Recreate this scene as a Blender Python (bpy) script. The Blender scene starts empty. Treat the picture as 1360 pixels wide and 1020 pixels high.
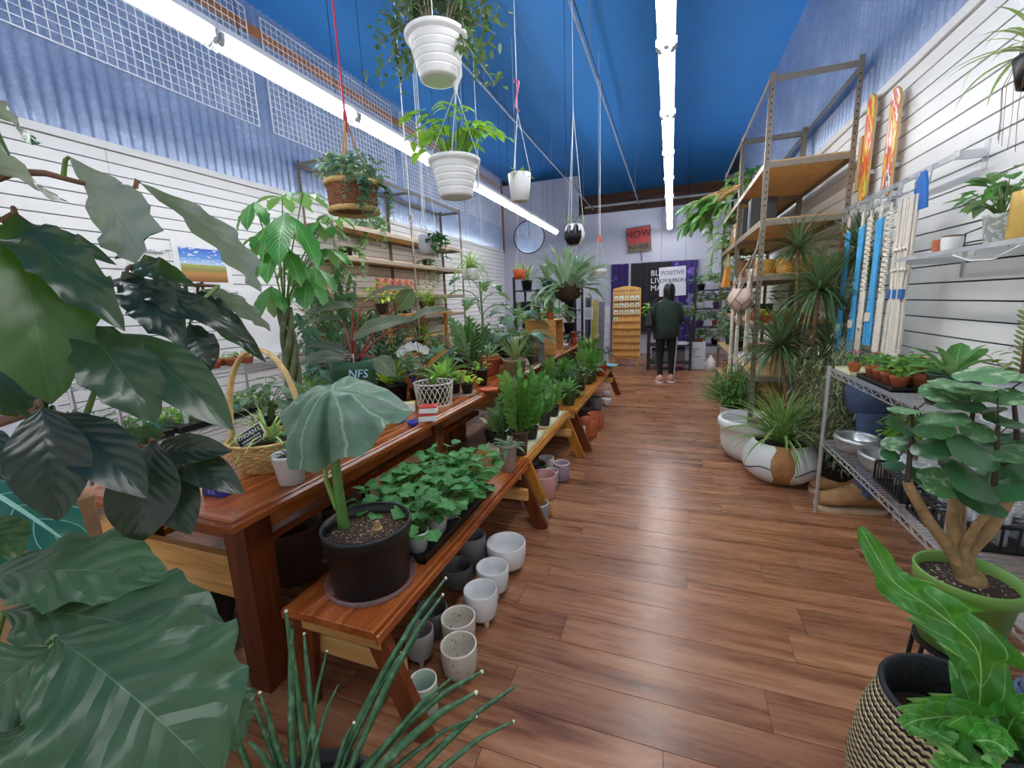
import bpy, math, random
import numpy as np
from mathutils import Vector, Matrix, Euler
random.seed(7); rng = np.random.default_rng(7)
scene = bpy.context.scene
COL = scene.collection
PI = math.pi
# ---------------------------------------------------------------- camera
CAM = Vector((0, 0, 1.5)); FPX = 572.0
_yaw, _pitch, _roll = .3545, .186, -.038
_f = Vector((-math.sin(_yaw)*math.cos(_pitch), math.cos(_yaw)*math.cos(_pitch), -math.sin(_pitch)))
_r0 = Vector((math.cos(_yaw), math.sin(_yaw), 0)); _u0 = _r0.cross(_f)
_r = _r0*math.cos(_roll) + _u0*math.sin(_roll); _u = -_r0*math.sin(_roll) + _u0*math.cos(_roll)
cd = bpy.data.cameras.new('camera'); cam = bpy.data.objects.new('camera', cd); COL.objects.link(cam)
cd.sensor_width = 36; cd.sensor_fit = 'HORIZONTAL'; cd.lens = FPX*36/1360; cd.clip_start = .02
M = Matrix((_r, _u, -_f)).transposed().to_4x4(); M.translation = CAM; cam.matrix_world = M
scene.camera = cam
# ---------------------------------------------------------------- world and exposure
world = bpy.data.worlds.new('world'); scene.world = world; world.use_nodes = True
bg = world.node_tree.nodes['Background']; bg.inputs[0].default_value = (.93, .96, 1, 1); bg.inputs[1].default_value = .6
scene.view_settings.view_transform = 'Standard'; scene.view_settings.look = 'None'
scene.view_settings.exposure = 0.75; scene.view_settings.gamma = 1.0
TUBE = 22.0          # emission of the fluorescent tubes
# ---------------------------------------------------------------- picking points on real planes
def ray(px, py): return _f + _r*((px-680)/FPX) - _u*((py-510)/FPX)
def Z(px, py, z): d = ray(px, py); return CAM + d*((z-CAM.z)/d.z)
def Xp(px, py, x): d = ray(px, py); return CAM + d*(x/d.x)
def Yp(px, py, y): d = ray(px, py); return CAM + d*(y/d.y)
def D(px, py, dist): return CAM + ray(px, py)*dist
def mpp(p): return (Vector(p)-CAM).dot(_f)/FPX          # metres in one photo pixel at p
# ---------------------------------------------------------------- mesh helper
def srgb(h):
    if isinstance(h, str): c = [int(h[i:i+2], 16)/255 for i in (0, 2, 4)]
    else: c = [v/255 for v in h]
    return tuple(((v+.055)/1.055)**2.4 if v > .04045 else v/12.92 for v in c)+(1,)
def frame(d, up=(0, 0, 1)):
    x = Vector(d).normalized(); up = Vector(up)
    if abs(x.dot(up.normalized())) > .98: up = Vector((1, 0, 0)) if abs(x.x) < .8 else Vector((0, 1, 0))
    y = up.cross(x).normalized(); z = x.cross(y)
    return x, y, z
class MB:
    def __init__(s): s.v = []; s.f = []; s.m = []; s.sm = []; s.mi = 0
    def add(s, vs, fs, smooth=False):
        n = len(s.v); s.v += [tuple(v) for v in vs]; s.f += [tuple(i+n for i in f) for f in fs]
        s.m += [s.mi]*len(fs); s.sm += [smooth]*len(fs); return s
    def box(s, lo, hi, bev=0):
        (x0, y0, z0), (x1, y1, z1) = lo, hi
        x0, x1 = min(x0, x1), max(x0, x1); y0, y1 = min(y0, y1), max(y0, y1); z0, z1 = min(z0, z1), max(z0, z1)
        if bev <= 0 or min(x1-x0, y1-y0, z1-z0) < 2.2*bev:
            return s.add([(x0,y0,z0),(x1,y0,z0),(x1,y1,z0),(x0,y1,z0),(x0,y0,z1),(x1,y0,z1),(x1,y1,z1),(x0,y1,z1)],
                [(0,3,2,1),(4,5,6,7),(0,1,5,4),(1,2,6,5),(2,3,7,6),(3,0,4,7)])
        b = bev; rings = []
        for z, i in ((z0, b), (z0+b, 0), (z1-b, 0), (z1, b)):
            c = b if i == 0 else b
            X0, X1, Y0, Y1 = x0+i, x1-i, y0+i, y1-i
            rings.append([(X0+c,Y0,z),(X1-c,Y0,z),(X1,Y0+c,z),(X1,Y1-c,z),(X1-c,Y1,z),(X0+c,Y1,z),(X0,Y1-c,z),(X0,Y0+c,z)])
        vs = [p for r in rings for p in r]; fs = [tuple(range(7, -1, -1)), tuple(range(24, 32))]
        for k in range(3):
            for j in range(8): a = k*8+j; c = k*8+(j+1) % 8; fs.append((a, c, c+8, a+8))
        return s.add(vs, fs)
    def bar(s, a, b, w, h, up=(0, 0, 1)):      # rectangular bar from a to b, w across, h along up
        a = Vector(a); b = Vector(b); x, y, z = frame(b-a, up); vs = []
        for p in (a, b):
            for sy, sz in ((-1,-1),(1,-1),(1,1),(-1,1)): vs.append(p+y*(sy*w/2)+z*(sz*h/2))
        return s.add(vs, [(0,1,2,3),(7,6,5,4),(0,4,5,1),(1,5,6,2),(2,6,7,3),(3,7,4,0)])
    def tube(s, pts, r, n=6, caps=True, smooth=True):
        pts = [Vector(p) for p in pts]; k = len(pts); rs = r if hasattr(r, '__len__') else [r]*k; vs = []; ref = None
        for i, p in enumerate(pts):
            d = pts[min(i+1, k-1)]-pts[max(i-1, 0)]
            if d.length < 1e-9: d = Vector((0, 0, 1))
            x, y, z = frame(d, ref or (0, 0, 1)); ref = z
            for j in range(n): a = 2*PI*j/n; vs.append(p+y*(rs[i]*math.cos(a))+z*(rs[i]*math.sin(a)))
        fs = [(i*n+j, i*n+(j+1) % n, (i+1)*n+(j+1) % n, (i+1)*n+j) for i in range(k-1) for j in range(n)]
        s.add(vs, fs, smooth)
        if caps: s.add(vs[:n], [tuple(range(n-1, -1, -1))]); s.add(vs[-n:], [tuple(range(n))])
        return s
    def lathe(s, prof, n=24, c=(0, 0, 0), smooth=True, sx=1, sy=1):     # prof: list of (r, z), bottom to top outside then down inside
        vs = []; k = len(prof)
        for r, z in prof:
            for j in range(n): a = 2*PI*j/n; vs.append((c[0]+sx*r*math.cos(a), c[1]+sy*r*math.sin(a), c[2]+z))
        fs = [(i*n+j, i*n+(j+1) % n, (i+1)*n+(j+1) % n, (i+1)*n+j) for i in range(k-1) for j in range(n)]
        return s.add(vs, fs, smooth)
    def disc(s, r, z, n=20, c=(0, 0, 0), bump=0, sx=1, sy=1):
        vs = [(c[0], c[1], c[2]+z+bump)]+[(c[0]+sx*r*math.cos(2*PI*j/n), c[1]+sy*r*math.sin(2*PI*j/n), c[2]+z) for j in range(n)]
        return s.add(vs, [(0, 1+j, 1+(j+1) % n) for j in range(n)], True)
    def blob(s, c, r, n=10, m=7, jit=0, rs=random):
        rx, ry, rz = r if hasattr(r, '__len__') else (r, r, r); vs = [(c[0], c[1], c[2]-rz)]
        for i in range(1, m):
            t = PI*i/m
            for j in range(n):
                a = 2*PI*j/n; q = 1+(rs.uniform(-jit, jit) if jit else 0)
                vs.append((c[0]+rx*q*math.sin(t)*math.cos(a), c[1]+ry*q*math.sin(t)*math.sin(a), c[2]-rz*q*math.cos(t)))
        vs.append((c[0], c[1], c[2]+rz)); fs = [(0, 1+(j+1) % n, 1+j) for j in range(n)]
        for i in range(m-2):
            for j in range(n): a = 1+i*n+j; b = 1+i*n+(j+1) % n; fs.append((a, b, b+n, a+n))
        L = 1+(m-2)*n; fs += [(L+j, L+(j+1) % n, len(vs)-1) for j in range(n)]
        return s.add(vs, fs, True)
    def build(s, name, mat, parent=None, kind=None, loc=None):
        me = bpy.data.meshes.new(name); org = loc if loc is not None else ORG.get(parent.name, (0, 0, 0)) if parent else (0, 0, 0)
        ox, oy, oz = org
        me.from_pydata([(x-ox, y-oy, z-oz) for x, y, z in s.v], [], s.f)
        mats = mat if isinstance(mat, (list, tuple)) else [mat]
        for m in mats: me.materials.append(m)
        me.polygons.foreach_set('use_smooth', s.sm)
        if len(mats) > 1: me.polygons.foreach_set('material_index', s.m)
        me.update()
        o = bpy.data.objects.new(name, me); COL.objects.link(o)
        if parent: o.parent = parent; ORG[o.name] = org
        elif loc is not None: o.location = loc
        if kind: o['kind'] = kind
        return o
ORG = {}     # world-space origin that a thing's parts are built relative to
def thing(name, label, cat, loc=(0, 0, 0), rz=0, group=None, local=False):
    o = bpy.data.objects.new(name, None); COL.objects.link(o); o.location = loc; o.rotation_euler = (0, 0, rz)
    o.empty_display_size = .05; o['label'] = label; o['category'] = cat
    if group: o['group'] = group
    ORG[o.name] = (0, 0, 0) if local else tuple(loc)
    return o
def tag(o, label, cat, group=None):
    o['label'] = label; o['category'] = cat
    if group: o['group'] = group
    return o
def struct(o): o['kind'] = 'structure'; return o
def sub(o, name=None, parent=None, mat=None):      # linked copy of one object
    c = o.copy(); COL.objects.link(c); c.parent = parent
    return c
def copy_tree(o, loc, rz=0, label=None, group=None, scale=None):
    def rec(q, par):
        c = q.copy(); COL.objects.link(c); c.parent = par
        for ch in list(q.children): rec(ch, c)
        return c
    c = rec(o, None); c.location = loc; c.rotation_euler = (0, 0, rz)
    if scale: c.scale = (scale,)*3 if not hasattr(scale, '__len__') else scale
    if label: c['label'] = label
    if group: c['group'] = group
    return c
def lettering(text, mat, parent, origin, right, up, size, name='lettering', depth=.0015, align='CENTER', shear=0, spacing=1.0):
    cu = bpy.data.curves.new('lettering', 'FONT'); cu.body = text; cu.size = size; cu.extrude = depth; cu.align_x = align; cu.align_y = 'CENTER'
    cu.shear = shear; cu.resolution_u = 2; cu.space_character = spacing; cu.space_line = .95
    to = bpy.data.objects.new('lettering_tmp', cu); COL.objects.link(to)
    me = bpy.data.meshes.new_from_object(to.evaluated_get(bpy.context.evaluated_depsgraph_get()))
    bpy.data.objects.remove(to)
    x = Vector(right).normalized(); y = Vector(up); y = (y-x*y.dot(x)).normalized(); z = x.cross(y)
    mw = Matrix((x, y, z)).transposed().to_4x4(); org = ORG.get(parent.name, (0, 0, 0)); mw.translation = Vector(origin)-Vector(org)
    me.transform(mw); me.materials.clear(); me.materials.append(mat); me.name = name
    o = bpy.data.objects.new(name, me); COL.objects.link(o); o.parent = parent
    return o
# ---------------------------------------------------------------- materials
def nt(name):
    m = bpy.data.materials.new(name); m.use_nodes = True; t = m.node_tree; b = t.nodes['Principled BSDF']
    return m, t, b
def N(t, kind, **kw):
    n = t.nodes.new(kind)
    for k, v in kw.items():
        if k in n.inputs: n.inputs[k].default_value = v
        else: setattr(n, k, v)
    return n
def ramp(t, fac, stops):
    r = t.nodes.new('ShaderNodeValToRGB'); e = r.color_ramp.elements
    while len(e) < len(stops): e.new(.5)
    for q, (p, c) in zip(e, stops): q.position = p; q.color = c
    t.links.new(fac, r.inputs[0]); return r.outputs[0]
def math_(t, op, a, b=None, c=None):
    n = t.nodes.new('ShaderNodeMath'); n.operation = op
    for i, q in enumerate((a, b, c)):
        if q is None: continue
        if isinstance(q, (int, float)): n.inputs[i].default_value = q
        else: t.links.new(q, n.inputs[i])
    return n.outputs[0]
def mixc(t, fac, a, b, mode='MIX'):
    n = t.nodes.new('ShaderNodeMix'); n.data_type = 'RGBA'; n.blend_type = mode
    for s, q in ((n.inputs[0], fac), (n.inputs[6], a), (n.inputs[7], b)):
        if isinstance(q, (int, float)): s.default_value = q
        elif isinstance(q, tuple): s.default_value = q
        else: t.links.new(q, s)
    return n.outputs[2]
_mc = {}
def plain(col, rough=.5, metal=0, var=.12, scale=12, bump=0, bscale=60, spec=.5, name=None):
    key = (str(col), rough, metal, var, scale, bump, bscale, spec)
    if key in _mc: return _mc[key]
    m, t, b = nt(name or 'paint_'+str(len(_mc))); c = srgb(col)
    tc = N(t, 'ShaderNodeTexCoord'); no = N(t, 'ShaderNodeTexNoise', Scale=scale, Detail=4.0); t.links.new(tc.outputs['Object'], no.inputs['Vector'])
    d = tuple(v*(1-var) for v in c[:3])+(1,); l = tuple(min(1, v*(1+var)) for v in c[:3])+(1,)
    t.links.new(ramp(t, no.outputs['Fac'], [(.3, d), (.7, l)]), b.inputs['Base Color'])
    b.inputs['Roughness'].default_value = rough; b.inputs['Metallic'].default_value = metal; b.inputs['Specular IOR Level'].default_value = spec
    if bump:
        n2 = N(t, 'ShaderNodeTexNoise', Scale=bscale, Detail=3.0); t.links.new(tc.outputs['Object'], n2.inputs['Vector'])
        bp = N(t, 'ShaderNodeBump', Strength=bump, Distance=.01); t.links.new(n2.outputs['Fac'], bp.inputs['Height']); t.links.new(bp.outputs[0], b.inputs['Normal'])
    _mc[key] = m; return m
def wood(name, dark, mid, light, axis=1, rough=.35, scale=1.0, world=False):
    m, t, b = nt(name); tc = N(t, 'ShaderNodeTexCoord'); mp = N(t, 'ShaderNodeMapping'); oi = N(t, 'ShaderNodeObjectInfo')
    src = tc.outputs['Object']
    sc = [14*scale]*3; sc[axis] = 1.1*scale; mp.inputs['Scale'].default_value = sc
    ad = N(t, 'ShaderNodeVectorMath', operation='ADD'); cb = N(t, 'ShaderNodeCombineXYZ')
    k = math_(t, 'MULTIPLY', oi.outputs['Random'], 37.0); t.links.new(k, cb.inputs[0]); t.links.new(k, cb.inputs[1]); t.links.new(k, cb.inputs[2])
    t.links.new(src, ad.inputs[0]); t.links.new(cb.outputs[0], ad.inputs[1]); t.links.new(ad.outputs[0], mp.inputs['Vector'])
    n1 = N(t, 'ShaderNodeTexNoise', Scale=1.6, Detail=6.0, Roughness=.62, Distortion=1.1); t.links.new(mp.outputs[0], n1.inputs['Vector'])
    n2 = N(t, 'ShaderNodeTexNoise', Scale=9.0, Detail=3.0, Roughness=.6); t.links.new(mp.outputs[0], n2.inputs['Vector'])
    f = math_(t, 'ADD', math_(t, 'MULTIPLY', n1.outputs['Fac'], .75), math_(t, 'MULTIPLY', n2.outputs['Fac'], .25))
    col = ramp(t, f, [(.30, srgb(dark)), (.46, srgb(mid)), (.68, srgb(light))])
    tint = math_(t, 'ADD', math_(t, 'MULTIPLY', oi.outputs['Random'], .35), .82)
    hs = N(t, 'ShaderNodeHueSaturation'); t.links.new(tint, hs.inputs['Value']); t.links.new(col, hs.inputs['Color'])
    t.links.new(hs.outputs[0], b.inputs['Base Color'])
    t.links.new(math_(t, 'ADD', math_(t, 'MULTIPLY', n2.outputs['Fac'], .22), rough-.1), b.inputs['Roughness'])
    bp = N(t, 'ShaderNodeBump', Strength=.12, Distance=.004); t.links.new(f, bp.inputs['Height']); t.links.new(bp.outputs[0], b.inputs['Normal'])
    return m
def emit(col, s, name='glow'):
    m, t, b = nt(name); b.inputs['Base Color'].default_value = srgb(col); b.inputs['Emission Color'].default_value = srgb(col); b.inputs['Emission Strength'].default_value = s
    return m
def glass(name='clear_plastic', col='f4fafa', rough=.05):
    m, t, b = nt(name); b.inputs['Base Color'].default_value = srgb(col); b.inputs['Roughness'].default_value = rough
    b.inputs['Alpha'].default_value = .26; b.inputs['Specular IOR Level'].default_value = .8
    return m
def leafmat(name, top, vein, under, rough=.35, nlat=9, vw=.035, varieg=None, trans=.22, edge=None, bump=.25, latw=.5, var=.25, spec=.5):
    """leaf surface: midrib and side veins from the leaf's own length/width coordinates, paler underside, light passing through"""
    m, t, b = nt(name); L = t.links.new
    uv = N(t, 'ShaderNodeUVMap'); sp = N(t, 'ShaderNodeSeparateXYZ'); L(uv.outputs[0], sp.inputs[0]); u, v = sp.outputs[0], sp.outputs[1]
    a = math_(t, 'ABSOLUTE', math_(t, 'SUBTRACT', v, .5))                        # 0 at midrib, .5 at edge
    mid = math_(t, 'LESS_THAN', a, vw*.5)
    ph = math_(t, 'FRACT', math_(t, 'MULTIPLY', math_(t, 'SUBTRACT', u, math_(t, 'MULTIPLY', a, .55)), float(nlat)))
    dl = math_(t, 'ABSOLUTE', math_(t, 'SUBTRACT', ph, .5))
    lat = math_(t, 'LESS_THAN', dl, vw*latw*nlat*.28)
    vm = math_(t, 'MAXIMUM', mid, math_(t, 'MULTIPLY', lat, .65))
    tc = N(t, 'ShaderNodeTexCoord'); oi = N(t, 'ShaderNodeObjectInfo')
    no = N(t, 'ShaderNodeTexNoise', Scale=9.0, Detail=3.0); L(tc.outputs['Object'], no.inputs['Vector'])
    c = srgb(top); d = tuple(q*(1-var) for q in c[:3])+(1,); l = tuple(min(1, q*(1+var)) for q in c[:3])+(1,)
    base = ramp(t, no.outputs['Fac'], [(.32, d), (.68, l)])
    if varieg:
        n3 = N(t, 'ShaderNodeTexNoise', Scale=varieg[1], Detail=4.0, Roughness=.7); L(tc.outputs['Object'], n3.inputs['Vector'])
        base = mixc(t, ramp(t, n3.outputs['Fac'], [(varieg[2], (0,0,0,1)), (varieg[2]+.06, (1,1,1,1))]), base, srgb(varieg[0]))
    if edge: base = mixc(t, math_(t, 'GREATER_THAN', a, edge[1]), base, srgb(edge[0]))
    base = mixc(t, vm, base, srgb(vein))
    hs = N(t, 'ShaderNodeHueSaturation'); L(base, hs.inputs['Color']); L(math_(t, 'ADD', math_(t, 'MULTIPLY', oi.outputs['Random'], .5), .75), hs.inputs['Value'])
    geo = N(t, 'ShaderNodeNewGeometry'); col = mixc(t, geo.outputs['Backfacing'], hs.outputs[0], mixc(t, math_(t, 'MULTIPLY', vm, .6), srgb(under), srgb(vein)))
    L(col, b.inputs['Base Color']); b.inputs['Roughness'].default_value = rough; b.inputs['Specular IOR Level'].default_value = spec
    h = math_(t, 'SUBTRACT', math_(t, 'MINIMUM', math_(t, 'MULTIPLY', dl, 2.5), 1.0), math_(t, 'MULTIPLY', vm, .6))
    bp = N(t, 'ShaderNodeBump', Strength=bump, Distance=.004); L(h, bp.inputs['Height']); L(bp.outputs[0], b.inputs['Normal'])
    if trans:
        tr = N(t, 'ShaderNodeBsdfTranslucent'); L(mixc(t, .5, col, (.35, .75, .05, 1)), tr.inputs[0]); mx = N(t, 'ShaderNodeMixShader'); mx.inputs[0].default_value = trans
        L(b.outputs[0], mx.inputs[1]); L(tr.outputs[0], mx.inputs[2]); L(mx.outputs[0], t.nodes['Material Output'].inputs[0])
    return m
# ---------------------------------------------------------------- leaves
def shape(kind):
    if kind == 'oval': return lambda u: math.sin(PI*min(1, u**.85))**.8
    if kind == 'ell': return lambda u: max(.0, math.sin(PI*u**1.08))**.85
    if kind == 'lance': return lambda u: (math.sin(PI*u**.75))**.9
    if kind == 'strap': return lambda u: min(1, (u+.02)*6)**.6*(1-u**4)**.7 if u < 1 else 0
    if kind == 'grass': return lambda u: (.55+.45*min(1, u*4))*(1-u**2.2) if u < 1 else 0
    if kind == 'heart': return lambda u: (min(1, u*5+.25))**.5*(1-u**2)**.85 if u < 1 else 0
    if kind == 'round': return lambda u: math.sqrt(max(0, 1-(2*u-1)**2))
    if kind == 'obov': return lambda u: (math.sin(PI*u**1.5))**.75 if 0 < u < 1 else 0
    if kind == 'lobed': return lambda u: math.sqrt(max(0, 1-(2*u-1)**2))*(.84+.17*math.cos(u*PI*6))
    if kind == 'cut': return lambda u: (min(1, u*4+.3))**.5*(1-u**2)**.8*(.72+.34*math.cos(u*PI*9)) if u < 1 else 0
    if kind == 'obov2': return lambda u: max(.0, math.sin(PI*u**1.25))**.85*(1+.10*math.sin(u*34))
def leaf_grid(kind='oval', nx=6, ny=2, bend=.5, fold=.25, wave=0, wfreq=3, curl=0, seed=0, twist=0, cup=0):
    """unit leaf: length 1 along x, full width 1 along y; bend = total downward turn (rad), fold = raised edges, wave = ruffled edge"""
    rs = random.Random(seed); sh = shape(kind); cs = []; vs = []; uv = []; ph = rs.uniform(0, 6); x = z = 0.0; n = ny*2+1
    for i in range(nx+1):
        u = i/nx; a = bend*(u-.5); w = max(sh(u), .012); tw = twist*u
        for j in range(n):
            t = (j-ny)/ny; y = t*w/2
            h = fold*abs(t)*w*.5 - cup*(t*t)*w*.5 + wave*(t*t)*math.sin(ph+u*wfreq*2*PI+(1.3 if t > 0 else 0))*min(1, w*2)*.5
            yy = y*math.cos(tw)-h*math.sin(tw); hh = y*math.sin(tw)+h*math.cos(tw)
            cs.append((x, 0, z)); vs.append((hh*math.sin(a), yy, hh*math.cos(a))); uv.append((u, .5+t*.5))
        if i < nx: t = bend*(u+.5/nx-.5); x += math.cos(t)/nx; z -= math.sin(t)/nx
    fs = [(i*n+j, (i+1)*n+j, (i+1)*n+j+1, i*n+j+1) for i in range(nx) for j in range(n-1)]
    return np.array(cs, np.float32), np.array(vs, np.float32), np.array(fs, np.int32), np.array(uv, np.float32), (x, z)
def fast_mesh(name, V, F, UV, mats):
    me = bpy.data.meshes.new(name); nv, nf = len(V), len(F)
    me.vertices.add(nv); me.vertices.foreach_set('co', np.ascontiguousarray(V, np.float32).ravel())
    me.loops.add(nf*4); me.loops.foreach_set('vertex_index', np.ascontiguousarray(F, np.int32).ravel())
    me.polygons.add(nf); me.polygons.foreach_set('loop_start', np.arange(0, nf*4, 4, dtype=np.int32))
    try: me.polygons.foreach_set('loop_total', np.full(nf, 4, np.int32))
    except Exception: pass
    me.polygons.foreach_set('use_smooth', np.ones(nf, bool))
    ul = me.uv_layers.new(name='UVMap'); ul.data.foreach_set('uv', np.ascontiguousarray(UV[F.ravel()], np.float32).ravel())
    for m in (mats if isinstance(mats, list) else [mats]): me.materials.append(m)
    me.update(calc_edges=True); me.validate()
    return me
_tpl = {}
def tpl(kind, nx=5, ny=1, bend=.5, fold=.25, wave=0, wfreq=3, twist=0, seed=0, cup=0):
    k = (kind, nx, ny, bend, fold, wave, wfreq, twist, seed, cup)
    if k not in _tpl: _tpl[k] = leaf_grid(kind, nx, ny, bend, fold, wave, wfreq, 0, seed, twist, cup)
    return _tpl[k]
def _rot(d, up): return np.array(Matrix(frame(d, up)).transposed(), np.float32)
class Foliage:
    """collects leaves; writes them as one joined mesh or as one object per leaf"""
    def __init__(s): s.it = []
    def leaf(s, T, base, d, up, L, W): s.it.append((T, tuple(base), d, up, L, W))
    def joined(s, name, mat, parent, kind='stuff'):
        if not s.it: return None
        Vs, Fs, Us = [], [], []; off = 0; org = np.array(ORG.get(parent.name, (0, 0, 0)), np.float32)
        for T, p, d, up, L, W in s.it:
            V = (T[0]*L+T[1]*W)@_rot(d, up).T+(np.array(p, np.float32)-org); Vs.append(V); Fs.append(T[2]+off); Us.append(T[3]); off += len(V)
        me = fast_mesh(name, np.concatenate(Vs), np.concatenate(Fs), np.concatenate(Us), mat)
        o = bpy.data.objects.new(name, me); COL.objects.link(o); o.parent = parent
        if kind: o['kind'] = kind
        return o
    def single(s, name, mat, parent):
        cache = {}; org = Vector(ORG.get(parent.name, (0, 0, 0)))
        for T, p, d, up, L, W in s.it:
            k = id(T[0])
            if k not in cache: cache[k] = (fast_mesh(name, T[0]+T[1]*(W/L), T[2], T[3], mat), W/L)
            me, asp = cache[k]; o = bpy.data.objects.new(name, me); COL.objects.link(o); o.parent = parent
            x, y, z = frame(d, up); mm = Matrix((x*L, y*(W/asp), z*L)).transposed().to_4x4(); mm.translation = Vector(p)-org; o.matrix_basis = mm
def big_leaf(name, base, tip, W, normal, mat, parent, kind='oval', bend=.7, fold=.2, wave=.12, wfreq=4, nx=16, ny=4, seed=0, twist=0, cup=0):
    base = Vector(base); tip = Vector(tip); c = tip-base; Cc, O, F, U, (tx, tz) = leaf_grid(kind, nx, ny, bend, fold, wave, wfreq, 0, seed, twist, cup)
    s = c.length/math.hypot(tx, tz); ang = math.atan2(tz, tx); x, y, z = frame(c, normal)
    X = x*math.cos(ang)-z*math.sin(ang); Zv = x*math.sin(ang)+z*math.cos(ang)
    V = Cc*s+O*W; R = np.array(Matrix((X, y, Zv)).transposed())
    out = V@R.T+np.array(base)-np.array(ORG.get(parent.name, (0, 0, 0)))
    me = fast_mesh(name, out, F, U, mat); o = bpy.data.objects.new(name, me); COL.objects.link(o); o.parent = parent
    return o
# ================================================================ the room
WR, WL, YB, YE, HC, HS = 1.5, -4.68, 12.4, 15.7, 5.0, 3.0      # right wall, left wall, back partition, end wall, ceiling, top of the slatwall
Y0 = -1.6
MW = plain('e8e8e6', .36, var=.02, scale=3, name='white_laminate'); MGR = plain('2a2c33', .7, name='dark_groove_backing')  # MGR: dark grey backing sheet behind the slat boards
MBLUE = plain('2e86d8', .55, var=.05, scale=.6, name='blue_ceiling_paint')
MGREY = plain('b4b7c6', .6, var=.03, scale=1, name='lavender_grey_paint')
MWHT = plain('eeeeee', .35, var=.02, name='white_plastic'); MBLK = plain('121316', .45, name='black_plastic')
MSTEEL = plain('cfd2d6', .28, .7, var=.04, name='chrome_wire')
def corr_mat():
    m, t, b = nt('galvanised_corrugated_steel'); tc = N(t, 'ShaderNodeTexCoord'); vo = N(t, 'ShaderNodeTexVoronoi', Scale=45.0)
    t.links.new(tc.outputs['Object'], vo.inputs['Vector']); no = N(t, 'ShaderNodeTexNoise', Scale=2.2, Detail=5.0); t.links.new(tc.outputs['Object'], no.inputs['Vector'])
    f = math_(t, 'ADD', math_(t, 'MULTIPLY', vo.outputs['Color'], .25), math_(t, 'MULTIPLY', no.outputs['Fac'], .75))
    t.links.new(ramp(t, f, [(.2, srgb('93a5c2')), (.55, srgb('b2c0d8')), (.85, srgb('d8e1f0'))]), b.inputs['Base Color'])
    b.inputs['Metallic'].default_value = .68; t.links.new(math_(t, 'ADD', math_(t, 'MULTIPLY', f, .12), .26), b.inputs['Roughness']); return m
MCORR = corr_mat()
# floor: base slab, planks laid across the aisle
MPLANK = wood('vinyl_plank', '3d2215', '8e5c3e', 'b98763', axis=0, rough=.27, scale=.36)
b = MB(); b.box((WL, Y0, -.06), (WR, YE, -.003)); floor = struct(b.build('floor', plain('3a2820', .7, name='dark_plank_joint')))  # dark brown base slab, seen only in the plank joints
pl = {}
y = Y0; k = 0
rp = random.Random(3)
while y < YB+.3:
    x = WL-rp.uniform(0, 1.2)
    while x < WR:
        a, c = max(x, WL), min(x+1.22, WR)
        if c-a > .05:
            q = MB(); q.box((a+.0012, y+.0012, -.003), (c-.0012, y+.1788, 0)); L = (round(c-a, 3))
            if L == 1.22 and L in pl:
                o = pl[L].copy(); COL.objects.link(o); o.parent = floor; o.location = (a, y, 0)
            else:
                q = MB(); q.box((.0012, .0012, -.003), (c-a-.0012, .1788, 0)); o = q.build('plank', MPLANK, floor); o.location = (a, y, 0); pl[L] = o
        x += 1.22
    y += .18; k += 1
# side walls: backing sheet, slat boards with open grooves, corrugated steel above
def slat_wall(name, X, s):
    b = MB(); b.box((X, Y0, 0), (X+s*.12, YE, HC)); w = struct(b.build(name, MGR))
    pitch = .1016; first = None
    bounds = [Y0]+[q for q in np.arange(.19, YB, 2.44)]+[YB]
    cache = {}
    for i in range(29):
        z = HS-.055-(i+1)*pitch
        for j in range(len(bounds)-1):
            ya, yb = bounds[j]+.0015, bounds[j+1]-.0015; L = round(yb-ya, 3)
            if L not in cache:
                q = MB(); q.box((0, 0, .004), (-s*.016, L, pitch-.004), .0015); cache[L] = o = q.build('slat_board', MW, w)
            else: o = cache[L].copy(); COL.objects.link(o)
            o.parent = w; o.location = (X, ya, z)
    q = MB(); q.box((X, Y0, HS-.052), (X-s*.036, YB, HS+.012), .003); q.build('top_trim', MW, w)
    # corrugated sheets
    y = Y0; P = .098; W = P*11; cm = None
    while y < YB-.01:
        if cm is None:
            q = MB(); n = 11*8; vs = []
            for zz in (HS-.02, HC):
                for kx in range(n+1): vs.append((-s*(.016+.014*math.sin(2*PI*kx/8)), kx*W/n, zz))
            q.add(vs, [(kx, kx+1, kx+n+2, kx+n+1) for kx in range(n)], True); cm = o = q.build('corrugated_sheet', MCORR, w)
        else: o = cm.copy(); COL.objects.link(o)
        o.parent = w; o.location = (X, y, 0); y += W
    return w
wall_right = slat_wall('wall_right', WR, 1); wall_left = slat_wall('wall_left', WL, -1)
b = MB(); b.box((WL, Y0, 4.66), (WL+.05, YB, 4.76)); b.build('ledger_beam', wood('orange_wood_beam', '7a4526', 'a56a3e', 'c08552', axis=1), wall_left)
b = MB(); b.box((WR-.02, Y0, 0), (WR-.001, 2.2, .11), .004); struct(b.build('baseboard_right', MWHT))
b = MB(); b.box((WL-.1, Y0, HC), (WR+.1, YE, HC+.1)); struct(b.build('ceiling', MBLUE))
b = MB(); b.box((WL, YB, 0), (WR, YB+.12, 3.76)); wall_back = struct(b.build('wall_back', MGREY))
b = MB(); b.box((WL+.002, YB-.10, .0), (-2.46, YB+.12, 4.78)); b.build('column_box', MGREY, wall_back)
b = MB(); b.box((WL, YE, 0), (WR, YE+.1, HC)); struct(b.build('wall_end', wood('brown_timber_end_wall', '3a2418', '6b4630', '8a6244', axis=0, scale=.4)))
b = MB(); b.box((-2.4, YB-.03, 3.72), (WR, YB, 3.78), .004); struct(b.build('trim_1', MGREY))
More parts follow.
